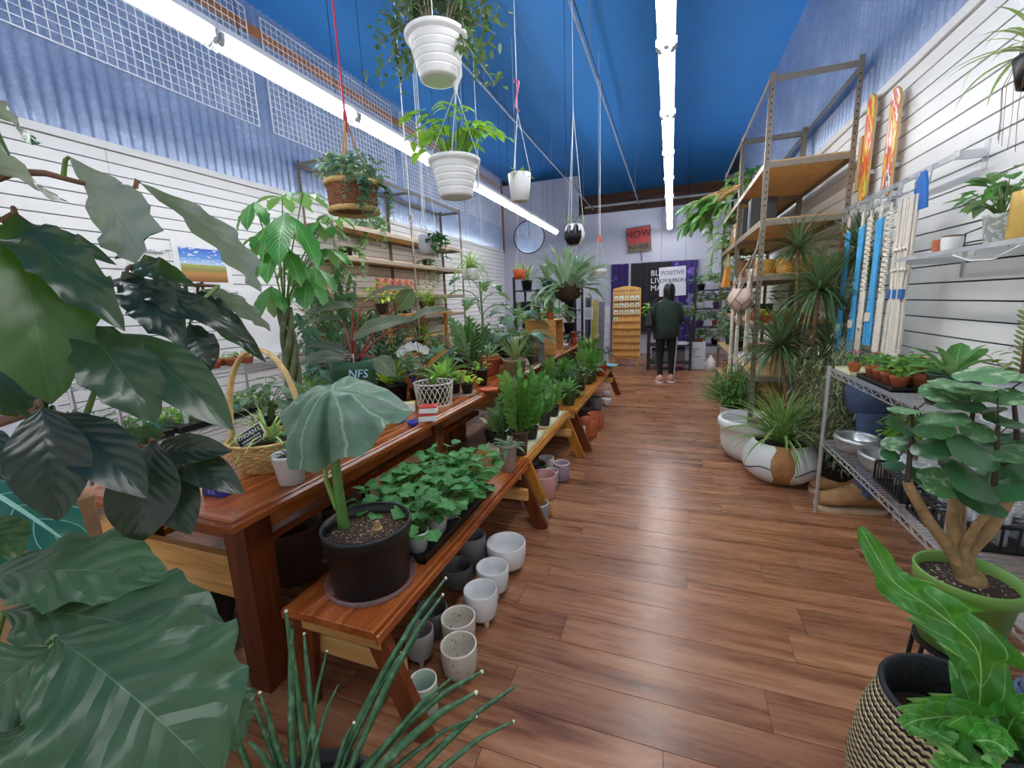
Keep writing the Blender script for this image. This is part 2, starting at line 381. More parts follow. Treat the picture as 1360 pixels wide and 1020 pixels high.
b = MB(); b.tube([(-2.3, YB+.13, 4.0), (1.5, YB+.13, 4.0)], .035, 8); tag(b.build('conduit_pipe', plain('a9a6a2', .4, .3)), 'pale grey conduit pipe running along the timber above the back partition', 'pipe')
b = MB(); b.box((WL-.005, YB-.14, 2.95), (WL+.07, YB-.06, 4.66)); struct(b.build('trim_2', plain('9a6a52', .6)))
# wire grid panels hung on the left corrugated wall
MGRID = plain('f4f6fa', .4, name='white_wire')
def grid_panel(y0, y1, z0, z1, label):
    t = thing('wire_grid_panel', label, 'grid panel', (WL+.05, y0, z0), group=None)
    b = MB(); X = WL+.05
    for i in range(1, int(round((y1-y0)/.075))):
        yy = y0+i*(y1-y0)/round((y1-y0)/.075); b.bar((X, yy, z0), (X, yy, z1), .006, .006, (1, 0, 0))
    b.build('upright_wires', MGRID, t, 'stuff'); b = MB()
    for i in range(1, int(round((z1-z0)/.075))):
        zz = z0+i*(z1-z0)/round((z1-z0)/.075); b.bar((X+.005, y0, zz), (X+.005, y1, zz), .006, .006)
    b.build('cross_wires', MGRID, t, 'stuff'); b = MB()
    for a, c in (((X, y0, z0), (X, y1, z0)), ((X, y0, z1), (X, y1, z1)), ((X, y0, z0), (X, y0, z1)), ((X, y1, z0), (X, y1, z1))): b.bar(a, c, .01, .01, (1, 0, 0))
    b.build('frame', MGRID, t)
grid_panel(.9, 4.25, 3.66, 4.9, 'white wire grid panel high on the left steel wall, nearest the camera')
grid_panel(4.45, 7.0, 3.66, 4.9, 'white wire grid panel high on the left steel wall, second from the camera')
grid_panel(7.25, 9.7, 3.66, 4.9, 'white wire grid panel high on the left steel wall, third, behind the wicker basket')
grid_panel(9.95, 12.1, 3.66, 4.9, 'white wire grid panel on the left steel wall, farthest, next to the back partition')
# fluorescent strips: fixture > housing, tube (2), lamp_holder (2), wire (2)
MTUBE = emit('fdfcfb', TUBE, 'lit_fluorescent_tube'); MHOUS = plain('f2f2f4', .35, var=.01, name='white_enamel')
def fixture(name_label, first=None, loc=(0, 0, 0), L=1.22, label=''):
    t = thing('fluorescent_light', label, 'ceiling light', loc, group=name_label, local=True)
    b = MB(); prof = [(-.055, .10), (-.06, .062), (-.05, .045), (.05, .045), (.06, .062), (.055, .10)]
    n = len(prof); vs = [(x, yy, z) for yy in (.004, L-.004) for x, z in prof]
    b.add(vs, [(j, (j+1) % n, n+(j+1) % n, n+j) for j in range(n)]+[tuple(range(n)), tuple(range(2*n-1, n-1, -1))]); b.build('housing', MHOUS, t)
    for x in (-.036, .036):
        b = MB(); b.tube([(x, .045, 0), (x, L-.045, 0)], .017, 10); b.build('tube', MTUBE, t)
    for yy in (.022, L-.022):
        b = MB()
        for x in (-.036, .036): b.tube([(x, yy-.016, 0), (x, yy+.016, 0)], .023, 8)
        b.box((-.07, yy-.01, .0), (.07, yy+.01, .046)); b.bar((-.05, yy, -.012), (0, yy, -.055), .006, .006); b.bar((.05, yy, -.012), (0, yy, -.055), .006, .006)
        b.build('lamp_holder', plain('c9ccd2', .35), t)
    for yy in (.2, L-.2):
        b = MB(); b.tube([(0, yy, .095), (0, yy, HC-loc[2]+.02)], .003, 4); b.build('hanging_wire', MBLK, t)
    return t
ORD = ['first', 'second', 'third', 'fourth', 'fifth', 'sixth', 'seventh', 'eighth', 'ninth', 'tenth']
for i in range(10):
    fixture('centre row of fluorescent lights', loc=(-.08, 12.14-(10-i)*1.226, 3.2), label='twin-tube fluorescent light, '+ORD[9-i]+' from the back in the centre row under the ceiling')
for i in range(3):  # extra lamps added out of view to brighten the far ceiling
    fixture('added lights behind the back partition', loc=(-3.2+1.8*i, 13.4, 3.0), L=1.22, label='added fluorescent light hidden behind the back partition to brighten the far ceiling, '+ORD[i]+' from the left')
for i in range(8):
    fixture('left row of fluorescent lights', loc=(-2.78, 2.28+(i-1)*1.31, 3.2), L=1.31 if i < 7 else 1.0, label='twin-tube fluorescent light, '+ORD[7-i]+' from the back in the left row')
# cables run lengthwise below the ceiling, pots hang from them
MPIPE = plain('8f9bb0', .4, .4)
for x, lab in ((-.85, 'thin grey pipe under the ceiling left of the centre lights'), (-2.05, 'thin grey pipe under the ceiling above the long tables')):
    t = thing('ceiling_pipe', lab, 'pipe', (x, 1.0, 3.9))
    b = MB(); b.tube([(x, .8, 3.9), (x, YB-.02, 3.9)], .011, 6); b.build('tube', MPIPE, t)
    b = MB(); b.tube([(x+.03, .8, 3.92), (x+.03, YB-.02, 3.92)], .006, 5); b.build('cable', MBLK, t)
    for yy in (2, 5, 8, 11): b = MB(); b.tube([(x, yy, 3.9), (x, yy, HC+.02)], .004, 4); b.build('hanger', MPIPE, t)
# ================================================================ tables and benches
MT = wood('red_stained_table_wood', '56250f', '94491f', 'ba6c34', axis=1, rough=.24, scale=.55)
MTX = wood('red_stained_table_wood_across', '4a1f0c', '8a441e', 'b0622e', axis=0, rough=.28, scale=.55)
MTL = wood('dark_stained_leg_wood', '2f1408', '5e2a10', '82421c', axis=2, rough=.35, scale=.5)
MHON = wood('honey_wood', '86501a', 'bd7d30', 'd89c4a', axis=1, rough=.32, scale=.6)
MHONZ = wood('honey_leg_wood', '8a5018', 'b97628', 'd89a44', axis=2, rough=.35, scale=.6)
MHONX = wood('honey_cross_wood', '9a6c34', 'c79553', 'ddb577', axis=0, rough=.4, scale=.6)
def table(x0, x1, y0, y1, h, label, brace):
    t = thing('display_table', label, 'table', ((x0+x1)/2, y0, 0))
    n = 6; w = (x1-x0-.10)/n
    for i in range(n):
        b = MB(); b.box((x0+.05+i*w+.0006, y0+.05, h-.035), (x0+.05+(i+1)*w-.0006, y1-.05, h), .0015)
        b.build('plank', MHON if i == 3 else MT, t)
    def edge(a, c, d, m):            # moulded border strip, d = outward
        b = MB(); pr = [(-.05, 0), (0, 0), (.006, -.006), (.006, -.012), (.016, -.022), (.016, -.042), (0, -.05), (-.05, -.05)]
        a = Vector(a); c = Vector(c); d = Vector(d); vs = []
        for p in (a, c): vs += [p+d*q+(a-c).normalized()*(q*(1 if p is a else -1))+Vector((0, 0, r)) for q, r in pr]
        k = len(pr); b.add(vs, [(j, (j+1) % k, k+(j+1) % k, k+j) for j in range(k)]+[tuple(range(k-1, -1, -1)), tuple(range(k, 2*k))]); b.build('edge_moulding', m, t)
    edge((x1, y0, h), (x1, y1, h), (1, 0, 0), MT); edge((x0, y0, h), (x0, y1, h), (-1, 0, 0), MT)
    edge((x0, y0, h), (x1, y0, h), (0, -1, 0), MTX); edge((x0, y1, h), (x1, y1, h), (0, 1, 0), MTX)
    for sx in (x0+.09, x1-.09):
        b = MB(); b.box((sx-.015, y0+.12, h-.145), (sx+.015, y1-.12, h-.05), .002); b.build('apron', MT, t)
    for sy in (y0+.10, y1-.10):
        b = MB(); b.box((x0+.1, sy-.015, h-.145), (x1-.1, sy+.015, h-.05), .002); b.build('apron', MTX, t)
    for sy in (y0+.13, (y0+y1)/2, y1-.13):
        for sx in (x0+.11, x1-.11):
            b = MB(); q = .055
            vs = [(sx+a*q*k, sy+c*q*k, z) for z, k in ((0, .95), (h-.05, 1.05)) for a, c in ((-1,-1),(1,-1),(1,1),(-1,1))]
            b.add(vs, [(3,2,1,0),(4,5,6,7),(0,1,5,4),(1,2,6,5),(2,3,7,6),(3,0,4,7)]); b.build('leg', MTL, t)
    b = MB(); b.box((x0+.16, y0+.10, h-.42), (x1-.16, y0+.14, h-.24), .004); b.build('stretcher', MHONX, t)
    b = MB(); b.box(((x0+x1)/2-.05, y0+.14, h-.40), ((x0+x1)/2+.05, y1-.12, h-.36), .004); b.build('long_stretcher', MT, t)
    return t
TX0, TX1 = -2.29, -1.40
table(TX0, TX1, .95, 3.98, .80, 'long red-stained wooden table nearest the camera, basket and small pots on it', True)
table(TX0, TX1, 4.02, 7.25, .80, 'long red-stained wooden table farther back, carrying a wooden crate and lantern', True)
def bench(x0, x1, y0, y1, h, label, m, mz, side=1, ends=(0, 1)):
    t = thing('step_bench', label, 'bench', ((x0+x1)/2, y0, 0))
    w = (x1-x0)/3
    for i in range(3):
        b = MB(); b.box((x0+i*w+.0008, y0, h-.035), (x0+(i+1)*w-.0008, y1, h), .003); b.build('plank', m, t)
    b = MB(); b.box((x1+.001, y0, h-.05), (x1+.016, y1, h-.012), .004); b.box((x0-.016, y0, h-.05), (x0-.001, y1, h-.012), .004); b.build('edge_moulding', m, t)
    for e in ends:
        yy = y0+.06 if e == 0 else y1-.06; dy = 1 if e == 0 else -1
        b = MB(); b.box((x0+.03, yy-.02, h-.11), (x1-.01, yy+.02, h-.036), .004); b.build('cross_rail', MHONX, t)
        for sx, sp in ((x0+.04, -.04), (x1-.05, .17)) if side > 0 else ((x0+.05, -.17), (x1-.04, .04)):
            b = MB(); b.bar((sx+sp, yy, 0), (sx, yy, h-.036), .085, .034, (0, 1, 0)); b.build('leg', mz, t)
        b = MB(); b.box((x0+.0, yy+dy*.02, h-.24), (x1-.02+(.06 if side > 0 else 0), yy+dy*.055, h-.16), .006); b.build('brace', MHONX, t)
    return t
bench(-1.285, -.89, 1.0, 2.62, .45, 'low red-brown bench nearest the camera, black pot with giant leaf on it', MT, MTL)
bench(-1.30, -.90, 2.68, 4.02, .45, 'low honey-coloured bench in the middle, zigzag plants in black pots on cream trays', MHON, MHONZ)
bench(-1.27, -.86, 4.08, 6.9, .45, 'low long bench farthest back, rows of leafy plants on it', MHON, MTL)
bench(-2.80, -2.40, 1.02, 2.2, .45, 'low wooden bench on the far left side of the near table', MHON, MTL, side=-1)
# ================================================================ plant kit
G = {}
def gm(key, *a, **k):
    if key not in G: G[key] = leafmat('leaf_'+key, *a, **k)
    return G[key]
gm('deep', '1f4a22', '6f9a5c', '7f9a7c', rough=.28)
gm('mid', '3b7a2c', '8fbf6a', '8fb383', rough=.38)
gm('bright', '69a82c', 'b7d76a', 'a8cc6a', rough=.4, trans=.3)
gm('lime', 'a9cf2e', 'd3e86a', 'b8d850', rough=.45, trans=.3)
gm('grey', '5d7a5c', '9db398', '9fb39a', rough=.5)
gm('blue', '4b7668', '8fb8a2', '9fb8a8', rough=.4)
gm('dark', '20381f', '4f6b45', '6d806a', rough=.25)
gm('glossy', '2f7020', '7ab04c', '7fae62', rough=.18)
gm('varieg', '3a8a45', 'c3dcae', 'a9c79c', rough=.4, edge=('d9e6c0', .36))
gm('spider', '6aa23c', 'd5e2a4', 'b4cf86', rough=.4, vw=.42, nlat=1, latw=0)
gm('dracaena', '56863a', '6d9a45', '8fae72', rough=.42, edge=('c9d68c', .33), nlat=1, latw=0)
gm('olive', '7c8350', 'a9ad7a', '9a9f70', rough=.5, nlat=1, latw=0)
gm('ivy', '3f8643', '86bd80', '8fb98a', rough=.5, trans=.25)
gm('red', '7a2f2b', 'a8564a', '8a5a4e', rough=.4)
gm('calathea', 'd6d3a8', '5d7a45', '9a8f6a', rough=.35, vw=.10)
gm('pinkleaf', 'd58a8a', 'efb9b4', 'c98f8a', rough=.5)
gm('yellow', 'd8cf4a', 'efe98c', 'cbbf58', rough=.45, trans=.3)
gm('snake', '7f9a55', 'c3cf8a', '7f9a55', rough=.4, edge=('cdd39a', .34), trans=.05)
MSOIL = plain('3b2a20', .95, var=.5, scale=70, bump=.9, bscale=90, name='potting_soil'); MSTEM = plain('5d7a36', .5, var=.2, name='green_stem')
MBARK = plain('8a7152', .8, var=.3, scale=25, bump=.6, bscale=60, name='woody_stem'); MBROWNSTEM = plain('6a4a34', .7, var=.3, name='brown_stem')
MPB = plain('1b1c1f', .38, var=.1, name='black_nursery_pot'); MTERRA = plain('b5633f', .75, var=.12, scale=9, name='terracotta'); MPG = plain('2e5a3a', .45, name='green_pot')
MPW = plain('e8e9ea', .35, var=.03, name='white_pot'); MCRM = plain('e2e0b8', .5, var=.04, name='cream_tray'); MGRYP = plain('8e9195', .5, var=.08, name='grey_pot')
R3 = random.Random(11)
def u_(a, b): return R3.uniform(a, b)
def keep_in(F, xmin, xmax):           # turn leaves back that would poke through a wall
    out = []
    for T, p, d, up, L, W in F.it:
        d = Vector(d).normalized(); p = Vector(p); p.x = min(max(p.x, xmin), xmax); tip = p.x+d.x*L
        if tip > xmax or tip < xmin:
            nx = max(-.9, (xmax-.02-p.x)/L) if tip > xmax else min(.9, (xmin+.02-p.x)/L); h = math.hypot(d.y, d.z); k = math.sqrt(max(0, 1-nx*nx))/h if h > 1e-4 else 0
            d = Vector((nx, d.y*k, d.z*k)) if k else Vector((nx, 0, -math.sqrt(max(.01, 1-nx*nx))))
        out.append((T, tuple(p), d, up, L, W))
    F.it = out
def pot_profile(rt, rb, h, wall=.006, rim=0, foot=0):
    p = [(max(rb-.01, .002), 0), (rb, .003)]
    if rim: p += [(rt-rim*.5, h-rim*3), (rt, h-rim*2.6), (rt, h-.002)]
    else: p += [(rt*.5+rb*.5, h*.5), (rt, h-.002)]
    return p+[(rt-wall*.5, h), (rt-wall, h-.003), (rt-wall-(.01 if rim else 0), h*.80)]
def pot_part(t, rt, rb, h, mat, rim=.006, soil=True, n=20, name='pot', prof=None, z=0):
    b = MB(); b.add([], []); b.lathe([(r, q+z) for r, q in (prof or pot_profile(rt, rb, h, rim=rim))], n); b.disc(max(rb-.01, .002), z+.0005, n); o = b.build(name, mat, t)
    if soil: b = MB(); b.disc(rt-.008-(.01 if rim else 0)*.6, z+h*.84, n, bump=.006); b.build('soil', MSOIL, t)
    return o
def azi(k, n, jit=.4): return 2*PI*k/n+u_(-jit, jit)
# each foliage maker works in the thing's local space, centre (0, 0, z)
def rosette(F, z, n, L, W, e0=15, e1=80, kind='strap', bend=1.3, fold=.3, c=(0, 0), nx=6, lv=.25):
    for k in range(n):
        a = k*2.4+u_(-.3, .3); q = k/max(1, n-1); e = math.radians(e0+(e1-e0)*q+u_(-8, 8)); l = L*(1-lv*u_(0, 1))*(1-.25*q)
        bd = bend*(.55+.6*(1-q))*u_(.8, 1.2); T = tpl(kind, nx, 1, round(bd*3)/3, fold)
        ev = e  # start direction elevation; template chord starts raised by bend/2
        d = (math.cos(a)*math.cos(ev-bd*.25), math.sin(a)*math.cos(ev-bd*.25), math.sin(ev-bd*.25)); F.leaf(T, (c[0]+.008*math.cos(a), c[1]+.008*math.sin(a), z), d, (0, 0, 1), l, W*u_(.8, 1.1))
def bush(F, z, n, r, h, L, W, kind='oval', bend=.5, S=None, flat=.0, c=(0, 0), droop=.2, ny=1, nx=4, fold=.25):
    T = [tpl(kind, nx, ny, bend*q, fold) for q in (.5, 1, 1.5)]
    for k in range(n):
        a = u_(0, 2*PI); e = math.asin(u_(-.25, 1)); rr = u_(.45, 1); p = Vector((c[0]+r*rr*math.cos(e)*math.cos(a), c[1]+r*rr*math.cos(e)*math.sin(a), z+h*.35+h*.62*rr*math.sin(e)))
        d = Vector((math.cos(a)*u_(.5, 1), math.sin(a)*u_(.5, 1), u_(-.5, .55)-droop)); F.leaf(R3.choice(T), p, d, (u_(-.3, .3), u_(-.3, .3), 1), L*u_(.7, 1.15), W*u_(.7, 1.1))
        if S is not None and k % 3 == 0: S.tube([(c[0], c[1], z), ((c[0]+p.x)/2*.8, (c[1]+p.y)/2*.8, z+(p.z-z)*.6), p], [.004, .003, .0015], 4, False)
def uprights(F, S, z, n, H, L, W, pairs=7, lean=.35, kind='oval', r=.02):          # stems with leaf pairs
    T = tpl(kind, 4, 1, .5, .25)
    for k in range(n):
        a = azi(k, n); q = u_(.4, 1)*lean; top = Vector((math.cos(a)*H*q, math.sin(a)*H*q, z+H*u_(.75, 1.05))); b0 = Vector((math.cos(a)*r, math.sin(a)*r, z)); pts = []
        for i in range(pairs+1):
            s = i/pairs; p = b0.lerp(top, s)+Vector((0, 0, .12*H*math.sin(PI*s)*q)); pts.append(p)
        S.tube(pts, [.006*(1-.6*i/pairs) for i in range(pairs+1)], 5, False); ax = (top-b0).normalized(); sd = ax.cross(Vector((-math.sin(a), math.cos(a), .3))).normalized()
        for i in range(1, pairs+1):
            for sg in (-1, 1): F.leaf(T, pts[i], sd*sg*.9+ax*.75+Vector((0, 0, .1)), ax.cross(sd)*(1 if sg > 0 else 1)+Vector((0, 0, .8)), L*u_(.8, 1.1)*(1-.25*abs(i/pairs-.5)), W)
        F.leaf(T, top, ax, sd, L, W)
def grass(F, z, n, L, W, spread=1.0, e0=25, e1=88, c=(0, 0), bend=1.6): rosette(F, z, n, L, W, e0, e1, 'grass', bend*spread, .35, c, 6, .45)
def vines(F, S, z, n, r, drop, L, W, kind='oval', per=10, out=.12, c=(0, 0), a0=0, a1=2*PI):
    T = [tpl(kind, 4, 1, .5, .25), tpl(kind, 4, 1, .9, .3)]
    for k in range(n):
        a = u_(a0, a1); l = drop*u_(.35, 1); pts = []; w = u_(-.3, .3)
        for i in range(per+1):
            s = i/per; rr = r+out*math.sin(min(1, s*1.6)*PI/2)*u_(.9, 1.1); pts.append(Vector((c[0]+rr*math.cos(a+w*s), c[1]+rr*math.sin(a+w*s), z+.05*math.sin(s*PI*.9)-l*max(0, s-.12))))
        S.tube(pts, [.003]*len(pts), 4, False)
        for i, p in enumerate(pts):
            b = a+u_(-1.4, 1.4); F.leaf(R3.choice(T), p, (math.cos(b), math.sin(b), u_(-.9, .1)), (math.cos(a)*.5, math.sin(a)*.5, 1), L*u_(.65, 1.1), W*u_(.7, 1.1))
def fronds(F, S, z, n, L, l, w, per=12, e0=30, e1=80, c=(0, 0), droop=1.0):      # palm or fern fronds with leaflets
    T = tpl('lance', 3, 1, .3, .2)
    for k in range(n):
        a = azi(k, n); e = math.radians(u_(e0, e1)); pts = []; p = Vector((c[0], c[1], z)); LL = L*u_(.7, 1.05)
        for i in range(per+1):
            s = i/per; pts.append(p.copy()); ee = e-droop*s*s*1.2; p += Vector((math.cos(a)*math.cos(ee), math.sin(a)*math.cos(ee), math.sin(ee)))*(LL/per)
        S.tube(pts, [.0035*(1-.7*i/per) for i in range(per+1)], 4, False)
        for i in range(2, per+1):
            t = (pts[i]-pts[i-1]).normalized(); sd = Vector((-math.sin(a), math.cos(a), 0)); s = i/per
            for sg in (-1, 1): F.leaf(T, pts[i], sd*sg+t*.7+Vector((0, 0, -.15)), (0, 0, 1), l*(1-.6*abs(s-.45)), w)
        F.leaf(T, pts[-1], t, (0, 0, 1), l*.6, w)
def potted(name, label, cat, loc, rt, h, potmat, leaf, make, rb=None, group=None, rim=.006, single=False, rz=None, stem=MSTEM, soil=True, prof=None, leafname=None, potname='pot', n=20):
    t = thing(name, label, cat, loc, 0 if rz is None else rz, group, local=True)
    pot_part(t, rt, rb or rt*.72, h, potmat, rim, soil, n, potname, prof)
    F = Foliage(); S = MB(); make(F, S, h*.84)
    if loc[0] > .5 and loc[0] < 1.5: keep_in(F, -9, 1.46-loc[0])
    if loc[0] < -3.9: keep_in(F, -4.64-loc[0], 9)
    if S.v: S.build('stems', stem, t, 'stuff')
    if single: F.single(leafname or 'leaf', G[leaf] if isinstance(leaf, str) else leaf, t)
    else: F.joined(leafname or 'foliage', G[leaf] if isinstance(leaf, str) else leaf, t)
    return t
def cup(name, label, cat, loc, rt, rb, h, mat, group=None, wall=.006, legs=0, inner=None, legmat=None, prof=None, lip=None, part='body', n=28, inside=.05):
    """open ceramic pot standing on a surface: body, bare rim, optional legs"""
    t = thing(name, label, cat, loc, u_(0, 6), group, local=True); z0 = .035*(h/.2) if legs else 0
    hh = h-z0; p = prof or [(rb*.72, 0), (rb*.92, hh*.03), (rb, hh*.10), (rt, hh*.55), (rt, hh-.004)]
    p = [(r, z+z0) for r, z in p]; rtop = p[-1][0]; b = MB()
    b.lathe(p+[(rtop-wall*.3, h-.0005), (rtop-wall, h-.003), (rtop-wall*1.1, z0+hh*.5), (rb*.85, z0+hh*.08), (.002, z0+hh*.07)], n); b.disc(p[0][0], z0+.0006, n); b.build(part, mat, t)
    if lip: b = MB(); b.lathe([(rtop+.0006, h-.006), (rtop+.0004, h), (rtop-wall*.5, h+.002), (rtop-wall-.0005, h-.001), (rtop-wall-.0006, h-.006)], n); b.build('rim', lip, t)
    for k in range(legs):
        a = 2*PI*k/legs; b = MB(); r0 = rb*.72; b.tube([(r0*math.cos(a)*1.08, r0*math.sin(a)*1.08, 0), (r0*math.cos(a), r0*math.sin(a), z0+hh*.14)], [.012*(h/.2), .021*(h/.2)], 8); b.build('leg', legmat or mat, t)
    return t
# ================================================================ ceramic pots on the floor under the bench
def speck(name, base, dots, rough=.4, scale=90, th=.68):
    m, t, b = nt(name); tc = N(t, 'ShaderNodeTexCoord'); no = N(t, 'ShaderNodeTexNoise', Scale=float(scale), Detail=1.0); t.links.new(tc.outputs['Object'], no.inputs['Vector'])
    t.links.new(ramp(t, no.outputs['Fac'], [(th, srgb(base)), (th+.03, srgb(dots))]), b.inputs['Base Color']); b.inputs['Roughness'].default_value = rough; return m
MGLW = plain('e4e6e8', .22, var=.02, name='white_glaze'); MSPB = speck('speckled_beige_glaze', 'c9c2b4', '6a5f52', .45); MSPG = speck('speckled_grey_glaze', '9d9c98', '44423e', .45)
MDGR = plain('6b6b69', .5, var=.1, name='dark_grey_glaze'); MBLG = plain('8a97a3', .35, var=.04, name='blue_grey_glaze'); MPNK = plain('c59590', .5, var=.05, name='dusty_pink_glaze')
MMAU = speck('mauve_glaze', '9a8a9c', 'b9a6b2', .4, 40, .55); MMNT = plain('b3c6b6', .3, var=.04, name='mint_glaze'); MDBR = plain('4a4340', .5, var=.15, name='dark_brown_glaze'); MLIP = plain('e9e2d4', .4, var=.03, name='bare_rim')
MLEGW = plain('d8c7a4', .6, var=.1, name='bare_clay_leg')
def surf(px, py, z, back=0):
    p = Z(px, py, z); d = Vector((p.x, p.y, 0)).normalized(); return p+d*back
def fcup(label, cx, yb, yrf, w, mat, legs=0, lip=None, taper=.86, z=0, name='ceramic_pot', cat='pot', group=None, legmat=None, hmul=1.0, **k):
    p = Z(cx, yb, z); m = mpp(p); r = w*m*.5; d = Vector((p.x, p.y, 0)).normalized(); h = (Yp(cx, yrf, p.y).z-z)*hmul
    return cup(name, label, cat, p+d*r*taper, r, r*taper, max(h, .04), mat, group, legs=legs, lip=lip, legmat=legmat, wall=max(.004, r*.07), **k)
fcup('large white glazed pot on stub feet beside the front trestle legs', 674, 768, 733, 54, MGLW, 3, None, .92, legmat=MLEGW)
fcup('medium white glazed footed pot between the largest white pot and a third white one', 656, 799, 764, 44, MGLW, 3, None, .92, legmat=MLEGW)
fcup('white glazed footed pot with pale clay feet, nearest of the three white ones', 641, 837, 796, 46, MGLW, 3, None, .92, legmat=MLEGW)
fcup('beige speckled pot with pale rim, the one behind its twin', 612, 874, 834, 46, MSPB, 3, MLIP, .9)
fcup('beige speckled pot with pale rim, front one of the pair on the floor', 613, 915, 873, 49, MSPB, 3, MLIP, .9)
fcup('mint green pot with cream rim behind the leaning bench leg', 567, 965, 918, 37, MMNT, 0, MLIP, .9)
fcup('grey speckled footed pot under the near end of the bench', 561, 888, 848, 38, MSPG, 3, None, .9)
fcup('dark grey footed pot just behind the grey speckled one', 577, 855, 820, 42, MDGR, 3, None, .9)
fcup('mid grey footed pot beside the white footed pots under the bench', 610, 792, 760, 41, MDGR, 3, None, .9)
fcup('tall grey glazed pot half hidden under the bench behind the largest white pot', 630, 762, 718, 36, plain('87898a', .4, var=.05), 0, None, .9)
fcup('small blue-grey cylinder pot standing alone at the edge of the aisle', 716, 697, 673, 27, MBLG, 0, MLIP, .96)
fcup('large dusty pink cylinder pot at the edge of the aisle', 722, 667, 636, 36, MPNK, 0, plain('d3a8a2', .5), .95)
fcup('small pale pink pot behind the bench leg, left of the large pink pot', 700, 676, 656, 17, plain('cba39c', .5), 0, MLIP, .95)
fcup('mauve patterned pot farthest right of the pink and mauve group', 746, 641, 618, 22, MMAU, 0, MLIP, .95)
fcup('small mauve pot half hidden behind the large pink pot', 733, 650, 628, 19, MMAU, 0, MLIP, .95)
fcup('white pot with grey speckles behind the mauve pots under the bench', 726, 628, 610, 21, speck('speckled_white_glaze', 'd4d4d2', '6d6d6d', .4), 0, None, .85)
fcup('dark charcoal pot behind the large pink pot', 715, 643, 619, 22, MDBR, 0, None, .85)
fcup('dark brown pot under the bench left of the large pink pot', 697, 655, 630, 18, MDBR, 0, None, .9)
fcup('small dark stone pot deep under the middle bench', 700, 628, 611, 13, speck('dark_stone_glaze', '55534f', '85827c', .6), 0, None, .9)
fcup('large terracotta pot with saucer base, front one of two under the far bench', 782, 583, 558, 24, MTERRA, 0, None, .92, name='terracotta_pot')
fcup('large terracotta pot, back one of two under the far bench', 791, 571, 551, 22, MTERRA, 0, None, .92, name='terracotta_pot')
fcup('small terracotta pot beside the white square box under the far bench', 767, 586, 574, 12, MTERRA, 0, None, .85, name='terracotta_pot')
fcup('small grey bowl under the far bench beyond the terracotta pots', 776, 549, 541, 22, MDGR, 0, None, .7)
fcup('shiny grey round pot under the far bench end', 789, 546, 529, 20, plain('75757a', .3), 0, None, .95)
for k, yb in enumerate((539, 532)):
    fcup(('lower' if k == 0 else 'upper')+' white bowl of a stack of two at the far end of the bench', 806, yb-(5 if k else 0), yb-9-(2 if k else 0), 12, MGLW, 0, None, .7)
t = thing('tilted_pot', 'dark grey pot lying tilted on its side under the middle bench', 'pot', Z(702, 607, 0)+Vector((-.03, .1, .085)), 0, None, local=True)
b = MB(); b.lathe([(r, z-.09) for r, z in ((.05, 0), (.085, .02), (.105, .18), (.098, .183), (.09, .15), (.06, .02), (.002, .02))], 20); b.build('body', plain('5d5d60', .4), t); t.rotation_euler = (1.15, 0, -.6)
# small square box and tags beside the terracotta pots
p = Z(776, 585, 0); b = MB(); b.lathe([(.07, 0), (.085, .0), (.085, .15), (.075, .15), (.075, .03), (.001, .03)], 4, (p.x-.04, p.y+.1, 0), False); tag(b.build('square_planter', MPW, loc=(p.x-.04, p.y+.1, 0)), 'small white square planter box beside the terracotta pots', 'planter')
p = Z(779, 598, 0); t = thing('price_sign', 'small black sign with faint white writing on the floor by the trestle legs', 'sign', p, .5)
b = MB(); b.box((p.x-.05, p.y, .0), (p.x+.05, p.y+.012, .055), .002); b.build('board', MBLK, t); b = MB()
for k in range(12): b.box((p.x-.04+.014*(k % 6), p.y-.0012, .016+.02*(k//6)), (p.x-.031+.014*(k % 6), p.y-.0002, .026+.02*(k//6)))
b.build('faint_writing', MPW, t, 'stuff')
p = Z(776, 604, 0); b = MB(); b.bar(p+Vector((-.03, -.03, .008)), p+Vector((-.08, .12, .06)), .05, .012); tag(b.build('plant_scoop', MPW, loc=p), 'white plastic scoop lying by the trestle legs', 'scoop')
# big dark pots stored under the tables
for (px, py, r, h, lab, m) in ((395, 765, .17, .34, 'big dark brown pot stored under the near table, left of the black pot', plain('4b3326', .7)), (455, 720, .15, .30, 'big rust-coloured pot stored under the near table behind the black pot', plain('5e3a28', .7)), (585, 655, .14, .28, 'brown pot stored under the near table behind the ivy tray', plain('5a3a2a', .7)), (250, 850, .16, .3, 'dark plastic pot stored under the left end of the near table', plain('2c2a29', .5))):
    p = Z(px, py, 0); p.x = min(max(p.x, -2.0), -1.62); cup('storage_pot', lab, 'pot', (p.x, p.y, 0), r, r*.75, h, m)
# ================================================================ plants along the benches
ZB = .45
# giant leaf plant in the black pot
p0 = Z(495, 770, ZB); m0 = mpp(p0)
t = thing('giant_leaf_plant', 'single huge crinkled grey-green leaf on thick stalk in black nursery pot', 'plant', (p0.x, p0.y, ZB))
L0 = Vector((p0.x, p0.y, ZB)); rt = .17; hp = .25
b = MB(); b.lathe([(.135, .012), (.145, .015), (.157, hp-.045), (.163, hp-.045), (.169, hp-.006), (.166, hp), (.158, hp), (.155, hp-.05)], 40, L0); b.disc(.135, .0125, 40, L0); b.build('pot', MPB, t)
b = MB(); b.disc(.157, hp-.045, 40, L0, .012); b.build('soil', speck('barky_soil', '35241a', 'b09a80', .95, 110, .62), t)
b = MB(); b.lathe([(.15, .0), (.165, .002), (.172, .028), (.168, .028), (.163, .006), (.001, .006)], 36, L0); b.build('saucer', glass('smoky_clear_plastic', 'b8aab2', .1), t)
